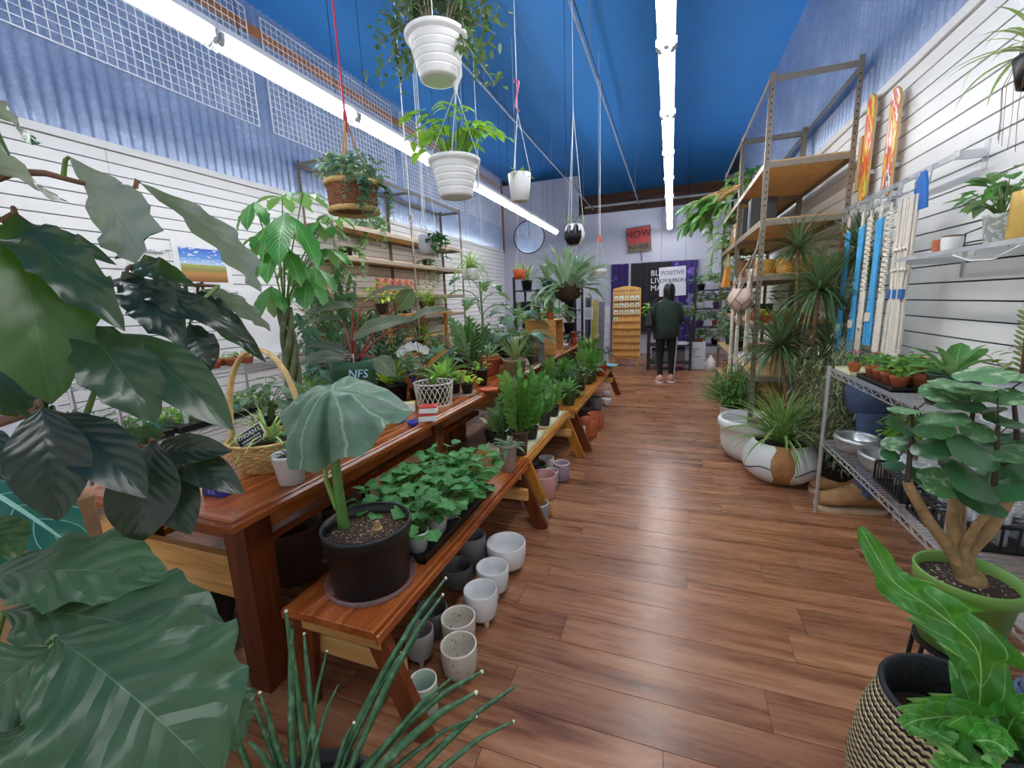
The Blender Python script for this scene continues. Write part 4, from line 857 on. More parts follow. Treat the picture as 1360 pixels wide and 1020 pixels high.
# rows of plants filling both tables
spec = [(-2.12, 1.75, 'grey', 0, .07), (-2.16, 2.1, 'mid', 3, .08), (-2.14, 3.2, 'deep', 1, .1), (-1.80, 3.3, 'mid', 3, .08), (-2.1, 3.7, 'blue', 5, .11), (-1.78, 3.72, 'deep', 2, .09), (-2.15, 4.25, 'glossy', 2, .1), (-1.82, 4.2, 'varieg', 1, .08), (-1.52, 4.3, 'mid', 3, .07), (-2.12, 4.75, 'deep', 4, .12), (-1.82, 4.75, 'blue', 0, .09), (-1.5, 4.62, 'deep', 1, .08), (-2.12, 5.25, 'mid', 1, .1), (-1.85, 5.2, 'olive', 0, .08), (-2.12, 5.8, 'deep', 4, .11), (-2.05, 6.3, 'mid', 5, .1), (-1.75, 6.3, 'blue', 0, .09), (-1.95, 6.8, 'deep', 2, .1), (-1.95, 2.75, 'deep', 0, .08), (-1.72, 3.02, 'bright', 1, .07)]
pm = [MPB, MPG, MTERRA, plain('9a9a98', .5), MPB, plain('3b3f3a', .4)]
words = ['bushy', 'arching-leaved', 'upright glossy', 'spiky strap-leaved', 'palm-like', 'big heart-leaved']
for k, (x, y, lf, kd, r) in enumerate(spec):
    mk = [lambda F, S, z: bush(F, z, 60, .17, .30, .085, .045, S=S), lambda F, S, z: rosette(F, z, 20, .30, .055, 15, 80, 'lance', 1.1), lambda F, S, z: uprights(F, S, z, 8, .36, .085, .035, 8, .45), lambda F, S, z: rosette(F, z, 26, .30, .028, 20, 85, 'strap', 1.0), lambda F, S, z: fronds(F, S, z, 9, .42, .10, .016, 12, 45, 85), lambda F, S, z: rosette(F, z, 11, .30, .15, 25, 75, 'heart', 1.0, .15)][kd]
    o = potted('potted_plant', words[kd]+' plant in '+['black', 'green', 'terracotta', 'grey', 'black', 'charcoal'][k % 6]+' pot, '+('near' if y < 4 else 'far')+' table, '+ORD[k % 10]+' '+('left' if x < -2 else 'middle' if x < -1.7 else 'aisle')+'-side spot', 'plant', (x, y, ZT), r*.95, r*1.6, pm[k % 6], lf, mk, group='plants crowded on the long tables')
# tall heart-leaved plants rising over the far table
def tall_leafy(loc, H, label, leaves, leafkind='cut', lf='blue', L=.34, W=.3, potr=.13, name='split_leaf_plant', potmat=MPB):
    t = thing(name, label, 'plant', loc, 0, None, local=True); pot_part(t, potr, potr*.75, potr*1.5, potmat); z = potr*1.3
    b = MB(); b.tube([(0, 0, z), (.02, 0, z+H*.5), (0, .02, z+H)], [.014, .012, .009], 7); b.build('stem', MSTEM, t); F = Foliage(); S = MB()
    for k in range(leaves):
        a = k*2.4; hh = z+H*(.55+.45*k/leaves); q = Vector((math.cos(a)*.16, math.sin(a)*.16, hh+.08)); S.tube([(0, 0, hh-.05), (q.x*.5, q.y*.5, hh+.05), q], .005, 5, False)
        F.leaf(tpl(leafkind, 14, 2, 1.0, .15, seed=k % 3), q, (math.cos(a), math.sin(a), -.35), (-.2*math.cos(a), -.2*math.sin(a), 1), L*u_(.8, 1.1), W*u_(.8, 1.1))
    S.build('petioles', MSTEM, t, 'stuff'); F.single('leaf', G[lf], t); return t
tall_leafy((-2.0, 4.48, ZT), .78, 'tall split-leaf plant on bare stem rising above the far table', 8, L=.30, W=.28, lf='deep')
tall_leafy((-1.72, 6.62, ZT), .40, 'dark split-leaf plant behind the wooden crate', 12, L=.36, W=.28, lf='deep')
tall_leafy((-2.08, 6.9, ZT), .30, 'mid-green heart-leaved plant at the far left of the tables', 12, 'heart', 'mid', L=.30, W=.24, name='heart_leaf_plant')
tall_leafy((-1.62, 4.72, ZT), .12, 'low broad-leaved plant beside the glass lantern', 9, 'heart', 'blue', L=.30, W=.2, name='heart_leaf_plant')
tall_leafy((-1.95, 5.5, ZT), .42, 'broad grey-green split-leaf plant left of the wooden crate', 9, L=.36, W=.34, lf='blue')
# ================================================================ against the left wall
def angle_post(mb, x, y, z0, z1, sx, sy, w=.04, t=.003):
    mb.box((x, y, z0), (x+sx*w, y+sy*t, z1)); mb.box((x, y, z0), (x+sx*t, y+sy*w, z1))
MGAL = plain('8f8577', .45, .35, var=.12, scale=20, name='slotted_steel_post'); MPB_W = plain('cfa873', .65, var=.15, scale=20, name='particle_board'); MDOT = plain('2d2925', .8)
def shelf_unit(x0, x1, y0, y1, H, levels, label, front, posts=None, topframe=True):
    """slotted-angle shelving: posts with punched holes, frame bars, particle-board shelves"""
    t = thing('shelving_unit', label, 'shelving', ((x0+x1)/2, (y0+y1)/2, 0)); ys = posts or (y0, y1)
    for y in ys:
        for x, sx in ((x0, 1), (x1, -1)):
            sy = 1 if y == ys[0] else -1
            b = MB(); angle_post(b, x, y, 0, H, sx, sy); p = b.build('post', MGAL, t); b = MB(); z = .06
            while z < H-.05:
                b.box((x+sx*.016, y-sy*.0008, z), (x+sx*.026, y+sy*.0002, z+.016)); b.box((x-sx*.0008, y+sy*.016, z), (x+sx*.0002, y+sy*.026, z+.016)); z += .055
            b.build('slots', MDOT, p, 'stuff')
    fr = [(x0, y0, x1, y0), (x0, y1, x1, y1), (x0, y0, x0, y1), (x1, y0, x1, y1)]
    for z in list(levels)+([H-.04] if topframe else []):
        for a in fr+([(x0, ys[1], x1, ys[1])] if len(ys) > 2 and z == H-.04 else []): b = MB(); b.bar((a[0], a[1], z-.02), (a[2], a[3], z-.02), .004, .05); b.build('frame_bar', MGAL, t)
    for z in levels:
        b = MB(); b.box((x0+.004, y0+.004, z), (x1-.004, y1-.004, z+.016)); b.build('shelf', MPB_W, t)
    return t
shelf_unit(-4.6, -4.12, 4.72, 8.45, 3.42, (.4, .95, 1.34, 1.70, 2.20, 2.62), 'tall slotted steel shelving with wooden shelves against the left wall', 1, (4.72, 6.6, 8.45))
# row of terracotta jugs on it
for k in range(5):
    y = 5.75+.19*k; b = MB(); t = thing('terracotta_jug', 'pink terracotta wall jug on the left shelving, '+ORD[k]+' from the camera', 'jug', (-4.24, y, 1.717), 0, 'terracotta jugs on the left shelving', local=True)
    b.lathe([(.045, 0), (.056, .01), (.066, .10), (.052, .19), (.062, .235), (.054, .235), (.045, .19), (.055, .1), (.045, .012), (.002, .012)], 12, sx=1.2); b.build('body', plain('c07a66', .75), t); b = MB(); b.tube([(.068, 0, .2), (.125, 0, .17), (.115, 0, .08), (.076, 0, .06)], .01, 6); b.build('handle', plain('c07a66', .75), t)
for k, (y, z, lf, mk, lab) in enumerate(((5.3, .966, 'mid', lambda F, S, z: bush(F, z, 70, .22, .3, .10, .05, S=S), 'bushy plant on the left shelving, lower shelf near end'), (7.0, .966, 'deep', lambda F, S, z: fronds(F, S, z, 10, .5, .1, .02), 'fern on the left shelving, lower shelf middle'), (7.9, .966, 'glossy', lambda F, S, z: bush(F, z, 60, .2, .34, .1, .05, S=S), 'glossy bush on the left shelving, lower shelf far end'), (5.2, 2.217, 'varieg', lambda F, S, z: vines(F, S, z, 16, .09, .7, .10, .06), 'trailing variegated plant on the left shelving, upper shelf'), (5.75, 2.637, 'varieg', lambda F, S, z: (bush(F, z, 40, .22, .26, .16, .07), vines(F, S, z, 12, .09, .5, .12, .06)), 'cream-edged leafy plant on top shelf of the left shelving'), (7.4, 2.217, 'grey', lambda F, S, z: vines(F, S, z, 12, .09, .6, .08, .04), 'grey trailing plant on the left shelving, upper shelf far end'))):
    potted('potted_plant', lab, 'plant', (-4.36, y, z), .09, .15, MPB if k % 2 else MPW, lf, mk, group=None)
t = potted('lime_fern', 'bright lime fern in a black pot hanging before the left shelving', 'plant', Yp(571, 420, 4.4)+Vector((0, 0, .0)), .12, .16, MPB, 'lime', lambda F, S, z: (fronds(F, S, z, 18, .34, .09, .03, 8, 10, 70, droop=1.4),))
t.location = (-3.36, 5.62, 1.416)
b = MB(); b.box((-3.62, 4.3, 1.385), (-3.1, 5.9, 1.415), .004); t2 = thing('plank_stand', 'narrow raised wooden plank stand under the lime fern', 'stand', (-3.4, 5.1, 0)); b.build('plank', MHON, t2)
for x in (-3.55, -3.17):
    for y in (4.4, 5.8): b = MB(); b.box((x-.02, y-.02, 0), (x+.02, y+.02, 1.385)); b.build('leg', MHONZ, t2)
b = MB(); b.box((-3.6, 4.35, .86), (-3.12, 5.85, .89), .004); b.build('lower_plank', MHON, t2)
for k, (y, z, lf) in enumerate(((4.55, 1.416, 'lime'), (5.05, 1.416, 'mid'), (4.7, .891, 'deep'), (5.3, .891, 'bright'))):
    potted('potted_plant', ['yellow-green', 'mid-green', 'dark', 'bright'][k]+' leafy plant on the '+('upper' if z > 1 else 'lower')+' plank of the narrow stand', 'plant', (-3.36, y, z), .09, .14, MPB, lf, lambda F, S, z: bush(F, z, 60, .2, .28, .085, .045, S=S))
t = thing('driftwood_branch', 'pale bleached driftwood branch standing on the far table', 'driftwood', (-2.2, 4.5, .8)); c = Vector((-2.2, 4.5, .8))
b = MB(); b.tube([c, c+Vector((.02, 0, .15)), c+Vector((-.01, .02, .3)), c+Vector((.03, 0, .42))], [.05, .04, .045, .015], 8); b.tube([c+Vector((0, 0, .2)), c+Vector((.1, -.02, .33)), c+Vector((.12, 0, .4))], [.03, .02, .008], 6); b.build('wood', plain('ddd6c8', .8, var=.15, bump=.5), t)
# painting and rails on the slatwall
c = Vector((WL+.02, 3.33, 2.01)); t = thing('landscape_painting', 'unframed landscape painting of blue sky over a brown field', 'painting', c)
def paint_mat():
    m, tt, bb = nt('field_and_sky_painting'); tc = N(tt, 'ShaderNodeTexCoord'); sp = N(tt, 'ShaderNodeSeparateXYZ'); tt.links.new(tc.outputs['Generated'], sp.inputs[0])
    no = N(tt, 'ShaderNodeTexNoise', Scale=7.0, Detail=6.0); mp = N(tt, 'ShaderNodeMapping'); mp.inputs['Scale'].default_value = (1, 1, 3); tt.links.new(tc.outputs['Generated'], mp.inputs['Vector']); tt.links.new(mp.outputs[0], no.inputs['Vector'])
    h = math_(tt, 'ADD', sp.outputs[2], math_(tt, 'MULTIPLY', math_(tt, 'SUBTRACT', no.outputs['Fac'], .5), .10))
    fld = ramp(tt, h, [(.05, srgb('8a5a30')), (.25, srgb('b98548')), (.36, srgb('8a8a48')), (.50, srgb('a9a860')), (.54, srgb('bcd6ee')), (.72, srgb('5a93dc')), (1, srgb('2a5fc0'))])
    cl = math_(tt, 'MULTIPLY', math_(tt, 'GREATER_THAN', no.outputs['Fac'], .60), math_(tt, 'GREATER_THAN', sp.outputs[2], .55)); tt.links.new(mixc(tt, cl, fld, (.9, .93, .97, 1)), bb.inputs['Base Color']); bb.inputs['Roughness'].default_value = .6; return m
b = MB(); b.box((c.x, c.y-.30, c.z-.25), (c.x+.004, c.y+.30, c.z+.24)); b.build('mount', MPW, t)
b = MB(); b.box((c.x+.004, c.y-.24, c.z-.17), (c.x+.008, c.y+.24, c.z+.17)); b.build('canvas', paint_mat(), t)
t = thing('hook_rail', 'white display rail with hooks on the slatwall left of the painting', 'rail', (WL+.02, 2.75, 2.1))
b = MB(); b.bar((WL+.04, 2.5, 2.12), (WL+.04, 2.95, 2.12), .02, .03); b.build('bar', MPW, t)
for k in range(4): b = MB(); y = 2.55+.12*k; b.tube([(WL+.04, y, 2.12), (WL+.16, y, 2.10), (WL+.17, y, 2.04)], .005, 5); b.build('hook', MSTEEL, t)
b = MB(); b.box((WL+.02, 3.65, 1.0), (WL+.05, 4.35, 1.75), .004); tag(b.build('display_board', MPW, loc=(WL+.03, 4.0, 1.0)), 'large plain white board leaning on the left slatwall behind the braided tree', 'board')
t = thing('display_ledge', 'white ledge on the left slatwall carrying the plain white board', 'ledge', (WL+.06, 4.0, .97)); b = MB(); b.box((WL+.017, 3.55, .97), (WL+.16, 4.5, .998)); b.build('board', MPW, t)
# chrome wire racks with seedlings
def wire_shelf(mb, x0, x1, y0, y1, z, nx=0, step=.028, truss=True):
    for x in (x0, x1):
        for dz in ((0, -.032) if truss else (0,)): mb.bar((x, y0, z+dz), (x, y1, z+dz), .006, .006)
        if truss:
            n = max(2, int((y1-y0)/.05))
            for i in range(n): a = y0+(y1-y0)*i/n; mb.bar((x, a, z if i % 2 else z-.032), (x, a+(y1-y0)/n, z-.032 if i % 2 else z), .004, .004)
    for y in (y0, y1):
        for dz in ((0, -.032) if truss else (0,)): mb.bar((x0, y, z+dz), (x1, y, z+dz), .006, .006)
    n = int((y1-y0)/step)
    for i in range(1, n): a = y0+(y1-y0)*i/n; mb.bar((x0, a, z), (x1, a, z), .0035, .0035)
def wire_rack(x0, x1, y0, y1, H, levels, label, z0=0):
    t = thing('wire_rack', label, 'rack', ((x0+x1)/2, (y0+y1)/2, z0))
    for x in (x0, x1):
        for y in (y0, y1):
            b = MB(); b.tube([(x, y, z0), (x, y, H)], .0125, 10)
            z = z0+.05
            while z < H: b.lathe([(.0126, 0), (.0134, .002), (.0126, .004)], 10, (x, y, z)); z += .05
            b.build('post', MSTEEL, t)
    for z in levels: b = MB(); wire_shelf(b, x0, x1, y0, y1, z); b.build('wire_shelf', MSTEEL, t, 'stuff')
    return t
wire_rack(-3.55, -3.1, 1.55, 2.75, 1.16, (.3, .70, 1.10), 'chrome wire rack with seedlings in the left aisle, behind the hoop basket')
for k in range(10):
    potted('seedling_pot', 'terracotta seedling pot on the left wire rack, '+['aisle', 'wall'][k % 2]+' row, '+ORD[k//2]+' from the camera', 'plant', (-3.17-.1*(k % 2), 1.95+.085*(k//2)*1.6, 1.103), .045, .06, MTERRA, 'bright', lambda F, S, z: bush(F, z, 22, .045, .06, .025, .018), group='terracotta seedling pots on the left wire rack', n=14)
for k in range(4):
    p = (-3.32+.0*k, 1.72+.28*k, .703); t = thing('seedling_tray', 'black tray dense with green seedlings on the left wire rack, '+ORD[k]+' from the camera', 'tray', p, local=True)
    b = MB(); b.box((-.2, -.125, 0), (.2, .125, .05), .004); b.build('tray', MPB, t); F = Foliage()
    for i in range(260): F.leaf(tpl('oval', 3, 1, .6, .2), (u_(-.19, .19), u_(-.115, .115), .05+u_(0, .07)), (u_(-1, 1), u_(-1, 1), u_(.1, .8)), (0, 0, 1), .035, .02)
    F.joined('foliage', G['bright' if k % 2 else 'mid'], t)
    for q in range(2): b = MB(); b.box((.14, -.05+.1*q, .05), (.143, -.02+.1*q, .14)); b.build('plant_label', plain('6fc0b8' if q else 'e9eef0', .4), t)
potted('parlor_palm', 'dark feathery potted palm on the floor-side left behind the glossy tree', 'plant', (-3.35, 1.25, .28), .15, .24, MPB, 'deep', lambda F, S, z: fronds(F, S, z, 26, .75, .16, .014, 14, 40, 88))
b = MB(); b.box((-3.6, 1.02, 0), (-3.1, 1.48, .279), .006); tag(b.build('wooden_box_stand', MHON, loc=(-3.35, 1.25, 0)), 'low wooden box under the feathery palm', 'box')
# braided money tree
p = Vector((-2.72, 2.5, 0)); t = thing('money_tree', 'braided-trunk money tree with big hand-shaped leaves behind the near table', 'tree', p)
b = MB(); b.lathe([(r_, z_) for r_, z_ in pot_profile(.17, .13, .34, rim=.008)], 24, p); b.build('pot', plain('6b4a38', .6), t); b = MB(); b.disc(.15, .3, 20, p); b.build('soil', MSOIL, t)
MBR = plain('5f6b48', .7, var=.35, scale=20, bump=.5, name='green_grey_bark')
for k in range(4):
    b = MB(); pts = []
    for i in range(29): s = i/28; a = s*9+k*PI/2; r = .046*(1-.25*s); pts.append(p+Vector((r*math.cos(a), r*math.sin(a), .28+1.25*s)))
    b.tube(pts, [.031-.009*i/28 for i in range(29)], 8); b.build('trunk', MBR, t)
MON = gm('money', '347f36', '8fbf70', '8fb886', rough=.30, nlat=12, trans=.25)
def palm_leaf(c, stemfrom, n, L, W, out, drop):
    b = MB(); mid = stemfrom.lerp(c, .5)+Vector((0, 0, .06)); b.tube([stemfrom, mid, c], [.006, .005, .004], 5, False); b.build('petiole', MSTEM, t)
    for k in range(n):
        a = math.atan2(out.y, out.x)+(k-(n-1)/2)*(2*PI/ (n+1.2)); d = Vector((math.cos(a)*.75, math.sin(a)*.75, -drop*u_(.8, 1.2))); l = L*(1-.10*abs(k-(n-1)/2))*u_(.9, 1.05)
        big_leaf('leaf', c, c+d.normalized()*l, W*u_(.9, 1.1), Vector((math.cos(a)*.8, math.sin(a)*.8, .7)), MON, t, 'obov2', .7, .25, .05, 5, 10, 2, seed=k)
tp = p+Vector((0, 0, 1.5))
for (px, py, dy, n, L, W, drop) in ((380, 283, -.18, 6, .48, .15, 1.2), (338, 268, -.05, 5, .27, .09, 1.1), (375, 262, .12, 6, .25, .085, .3), (432, 330, .0, 5, .27, .09, .6), (408, 372, -.12, 4, .27, .13, 1.3), (360, 380, -.05, 4, .3, .10, 1.2), (440, 285, .25, 6, .22, .07, .4), (395, 345, .2, 5, .3, .1, .8), (372, 325, -.22, 4, .36, .12, 1.2), (350, 310, .1, 5, .26, .09, .7), (425, 295, .05, 6, .26, .08, .5), (402, 258, .05, 6, .24, .08, .3), (420, 355, .25, 5, .26, .1, 1.0), (365, 300, .2, 6, .28, .09, .6)):
    c = Yp(px, py, p.y+dy); o = Vector((c.x-tp.x, c.y-tp.y-.05, 0)); palm_leaf(c, tp+Vector((0, 0, u_(-.05, .05))), n, L, W, o, drop)
# weeping fig mass and umbrella plant behind
def tree(loc, H, r, n, L, W, label, lf, name, kind='lance', droop=.9):
    t = thing(name, label, 'tree', loc, 0, None, local=True); pot_part(t, .16, .12, .28, MPB); S = MB(); F = Foliage()
    S.tube([(0, 0, .24), (.03, 0, H*.4), (0, .02, H*.7)], [.025, .02, .014], 7)
    for k in range(26):
        a = u_(0, 2*PI); z = H*u_(.4, .75); e = Vector((math.cos(a)*r*u_(.5, 1), math.sin(a)*r*u_(.5, 1), z+H*u_(-.05, .28))); S.tube([(0, .01, z), (e.x*.5, e.y*.5, z+(e.z-z)*.7), e], [.008, .005, .002], 4, False)
        for i in range(n//26):
            q = u_(.25, 1.05); pp = Vector((e.x*q, e.y*q, z+(e.z-z)*q*.9-u_(0, .18))); d = (u_(-1, 1), u_(-1, 1), -droop+u_(-.4, .5)); F.leaf(tpl(kind, 4, 1, .6, .25), pp, d, (math.cos(a), math.sin(a), .6), L*u_(.7, 1.1), W*u_(.8, 1.1))
    S.build('branches', MBARK, t, 'stuff'); F.joined('foliage', G[lf], t); return t
tree((-3.0, 3.35, 0), 2.2, .52, 2000, .095, .026, 'weeping fig with fine drooping leaves behind the money tree', 'deep', 'weeping_fig')
tree((-2.78, 3.0, 0), 1.62, .42, 1300, .09, .032, 'grey-green umbrella plant below the weeping fig', 'blue', 'umbrella_plant', 'lance', .7)
tree((-2.92, 3.9, 0), 1.75, .4, 1100, .095, .032, 'dark bushy fig in the left aisle by the narrow stand', 'dark', 'bushy_fig', 'lance', .6)
bench(-3.0, -2.42, 4.3, 7.4, .55, 'low side bench behind the far table, crowded with dark bushes', MHON, MTL, side=-1)
k = 0
for y in (4.6, 5.0, 5.45, 5.9, 6.35, 6.8, 7.2):
    kd = k % 4; mk = [lambda F, S, z: bush(F, z, 120, .25, .52, .11, .055, S=S), lambda F, S, z: fronds(F, S, z, 14, .62, .12, .02), lambda F, S, z: rosette(F, z, 22, .5, .06, 30, 85, 'lance', .9), lambda F, S, z: rosette(F, z, 14, .46, .2, 30, 80, 'heart', .9, .15)][kd]
    potted('potted_shrub', ['bushy', 'ferny', 'lance-leaved', 'heart-leaved'][kd]+' dark shrub, '+ORD[k]+' from the camera on the low side bench', 'shrub', (-2.7+u_(-.05, .05), y, .55), .11, .2, [MPB, MTERRA, MPG][k % 3], ['deep', 'dark', 'mid', 'blue'][kd], mk); k += 1
# filler greenery past the far tables, on a stepped black metal stand at the back
t = thing('plant_stand', 'black metal tiered plant stand beyond the far table', 'stand', (-2.2, 8.6, 0))
for x in (-2.95, -1.72):
    for y in (8.3, 9.0): b = MB(); b.box((x-.02, y-.02, 0), (x+.02, y+.02, 2.0)); b.build('post', MBLK, t)
for z in (.35, .85, 1.3, 1.72): b = MB(); b.box((-2.97, 8.28, z), (-1.7, 9.02, z+.02)); b.build('shelf', MBLK, t)
kinds = [lambda F, S, z: bush(F, z, 110, .27, .38, .12, .06, S=S), lambda F, S, z: rosette(F, z, 18, .45, .05, 55, 88, 'strap', .35), lambda F, S, z: rosette(F, z, 26, .40, .08, 15, 80, 'lance', 1.1), lambda F, S, z: vines(F, S, z, 16, .1, .5, .08, .05), lambda F, S, z: fronds(F, S, z, 10, .45, .1, .02)]
k = 0
for z in (.37, .87, 1.32, 1.74):
    for x in (-2.78, -2.33, -1.9):
        kd = 1 if z > 1.6 else (k*2+1) % 5
        potted('potted_plant', ['bushy', 'upright snake-like', 'lance-leaved', 'trailing', 'ferny'][kd]+' plant, '+['left', 'middle', 'right'][k % 3]+' on the '+['lowest', 'second', 'third', 'top'][k//3]+' tier of the black stand', 'plant', (x, 8.55+u_(-.1, .1), z), .12, .2, [MPB, MPB, plain('3a4a5a', .4), MPG][k % 4], ['deep', 'snake', 'mid', 'varieg', 'deep'][kd], kinds[kd]); k += 1
# ================================================================ right side: shelving, white pots, tall plants
SL = (.30, .72, 1.21, 1.66, 2.14, 2.62)
shelf_unit(.74, 1.40, 4.60, 6.20, 3.34, SL, 'tall slotted steel shelving on the right, nearest bay beside the macrame', 1)
shelf_unit(.74, 1.40, 6.24, 7.85, 3.34, SL, 'tall slotted steel shelving on the right, farther bay toward the back', 1)
MYELP = plain('dca850', .5, var=.1, name='mustard_glaze')
for k, (x, y) in enumerate(((.82, 4.78), (.99, 4.76), (1.15, 4.8), (1.30, 4.78), (.90, 5.02), (1.08, 5.03), (1.25, 5.04))):
    cup('mustard_pot', 'mustard yellow ribbed pot, '+ORD[k % 4]+' in the '+('front' if k < 4 else 'back')+' row on the right shelving', 'pot', (x, y, 1.677), .075, .068, .135, MYELP, 'mustard pots on the right shelving', prof=[(.06, 0), (.07, .01), (.074, .05), (.070, .06), (.075, .07), (.076, .13)])
for k, (y, z, w, h, x, lab) in enumerate(((6.75, 2.157, .34, .28, .78, 'large cardboard box with white label on the right shelving'), (7.2, 2.157, .3, .26, .80, 'cardboard box behind the labelled one on the right shelving'), (6.8, 1.677, .36, .26, .82, 'cardboard box one shelf below the labelled cardboard box'), (5.6, 2.637, .3, .16, .9, 'flat cardboard box on the upper right shelf'))):
    t = thing('cardboard_box', lab, 'box', (x+.2, y, z)); b = MB(); b.box((x, y-w/2, z), (x+.42, y+w/2, z+h), .003); b.build('carton', plain('b08a5e', .8, var=.06), t)
    if k == 0: b = MB(); b.box((x-.002, y-.06, z+.1), (x, y+.04, z+.2)); b.box((x+.06, y-w/2-.002, z+.08), (x+.14, y-w/2, z+.2)); b.build('white_label', MPW, t)
for k, y in enumerate((5.35, 5.45, 5.9)):
    b = MB(); b.box((.76, y, 2.157), (1.0, y+.07, 2.157+.32), .004); tag(b.build('binder', plain('33363c' if k != 1 else '6a727c', .4), loc=(.9, y, 2.157)), ['dark upright binder nearest on the middle right shelf', 'grey upright binder beside a dark one on the right shelf', 'dark upright binder farther back on the right shelf'][k], 'binder')
cup('green_jar', 'dark green jar on the right shelving behind the mustard pots', 'jar', (1.02, 5.35, 1.677), .07, .07, .15, plain('1f4a34', .25)); 
cup('white_pitcher', 'white round vase on the right shelving behind the mustard pots', 'vase', (1.25, 5.4, 1.677), .08, .06, .2, MPW); cup('white_pitcher', 'white wide bowl on the right shelving near the post', 'bowl', (.9, 5.7, 1.677), .1, .06, .1, MPW)
for k, (x, y, lf) in enumerate(((.83, 4.75, 'yellow'), (1.02, 4.77, 'lime'), (1.21, 4.75, 'yellow'), (.84, 4.95, 'pinkleaf'), (1.03, 4.96, 'yellow'), (1.2, 4.97, 'lime'), (.84, 5.2, 'pinkleaf'))):
    potted('succulent_bowl', ['yellow', 'lime', 'golden', 'pink', 'pale yellow', 'green-yellow', 'rosy'][k]+' succulent in low terracotta bowl on the right shelving', 'plant', (x, y, 1.227), .082, .07, MTERRA, lf, lambda F, S, z: rosette(F, z, 26, .10, .035, 10, 85, 'obov', .7), group=None, n=16)
for k, (x, y, z, lf, mk, lab) in enumerate(((.86, 6.5, 2.637, 'mid', lambda F, S, z: bush(F, z, 90, .3, .34, .14, .07, droop=.5, S=S), 'bushy green plant on the top right shelf'), (.80, 7.2, 2.637, 'varieg', lambda F, S, z: (vines(F, S, z, 26, .12, .75, .17, .09, 'heart', 7, .22), bush(F, z, 30, .25, .25, .17, .09)), 'cream-veined trailing plant on the top right shelf'), (.80, 7.6, 2.157, 'varieg', lambda F, S, z: (vines(F, S, z, 20, .1, .7, .15, .08, 'heart', 7, .2), bush(F, z, 24, .2, .2, .15, .08)), 'cream-veined trailing plant lower on the far right shelving'), (.82, 7.4, 1.227, 'deep', lambda F, S, z: bush(F, z, 70, .24, .3, .09, .05, S=S), 'dark bushy plant on the far right shelving'), (.82, 6.9, 1.227, 'blue', lambda F, S, z: vines(F, S, z, 20, .1, .6, .09, .05), 'blue-green trailing plant on the far right shelving'), (.82, 6.6, .737, 'mid', lambda F, S, z: bush(F, z, 70, .22, .4, .09, .05, S=S), 'mid-green bush on the low right shelf'), (.84, 7.5, .737, 'deep', lambda F, S, z: fronds(F, S, z, 14, .42, .1, .02), 'fern on the low right shelf'), (.9, 5.5, 1.227, 'deep', lambda F, S, z: bush(F, z, 50, .18, .3, .08, .04), 'dark plant behind the succulent bowls'))):
    potted('potted_plant', lab, 'plant', (x+.06, y, z), .1, .16, MPB if k % 2 else MPG, lf, mk)
# hanging bunch of cut greenery tied to the top shelf
c = Vector((.70, 5.98, 2.74)); t = thing('greenery_bunch', 'bunch of cut greenery tied by its tan stems to the right shelving post', 'bunch', c); S = MB(); F = Foliage()
for k in range(26):
    e = Vector((c.x-.42+u_(-.12, .16), c.y+.15+u_(-.2, .25), c.z-.25+u_(-.14, .16))); S.tube([c+Vector((u_(-.02, .02), u_(-.02, .02), u_(-.02, .02))), c.lerp(e, .5)+Vector((0, 0, .03)), e], [.007, .005, .003], 5, False)
    for q in range(6): pp = c.lerp(e, u_(.5, 1.1)); F.leaf(tpl('lance', 5, 1, .7, .25), pp, (-.6+u_(-.5, .5), u_(-.6, .6), -.6+u_(-.4, .4)), (u_(-.4, .4), u_(-.4, .4), 1), u_(.14, .24), u_(.05, .085))
S.build('stems', plain('b3925a', .7, var=.2), t, 'stuff'); F.joined('foliage', G['mid'], t)
b = MB(); b.tube([c+Vector((.0, -.03, .0)), c+Vector((.04, 0, .02)), c+Vector((.0, .03, -.0)), c+Vector((-.04, 0, -.02)), c+Vector((.0, -.03, .0))], .008, 5); b.build('twine', plain('c9a468', .8), t)
# small things on the far bay
t = thing('orange_bag', 'orange suede shoulder bag hanging on the far right shelving post', 'bag', (.69, 6.5, 1.60)); c = Vector((.69, 6.5, 1.60))
b = MB(); b.add([c+Vector(v) for v in ((-.05, -.16, 0), (.03, -.16, 0), (.03, .16, 0), (-.05, .16, 0), (-.02, -.12, .26), (.02, -.12, .26), (.02, .12, .26), (-.02, .12, .26))], [(0,3,2,1),(4,5,6,7),(0,1,5,4),(1,2,6,5),(2,3,7,6),(3,0,4,7)]); b.build('body', plain('c98430', .8, var=.15), t)
b = MB(); b.tube([c+Vector((0, -.11, .25)), c+Vector((0, -.06, .42)), c+Vector((0, .06, .42)), c+Vector((0, .11, .25))], .008, 6); b.build('strap', plain('d8b27a', .7), t)
cup('teal_pot', 'small teal pot on the far right shelving under a cardboard box', 'pot', (.82, 7.15, 1.677), .06, .05, .1, plain('3fa9b8', .4))
t = thing('bird_figure', 'white ceramic bird figure on the far right shelving', 'figurine', (.80, 7.45, 1.677)); c = Vector((.8, 7.45, 1.677)); b = MB(); b.blob(c+Vector((0, 0, .055)), (.05, .1, .055)); b.blob(c+Vector((-.01, -.09, .12)), (.03, .035, .03)); b.tube([c+Vector((0, .06, .06)), c+Vector((0, .2, .08))], [.03, .01], 6); b.build('body', MPW, t); b = MB(); b.tube([c+Vector((-.01, -.12, .12)), c+Vector((-.01, -.15, .115))], [.008, .001], 5); b.build('beak', plain('c9a04a', .5), t)
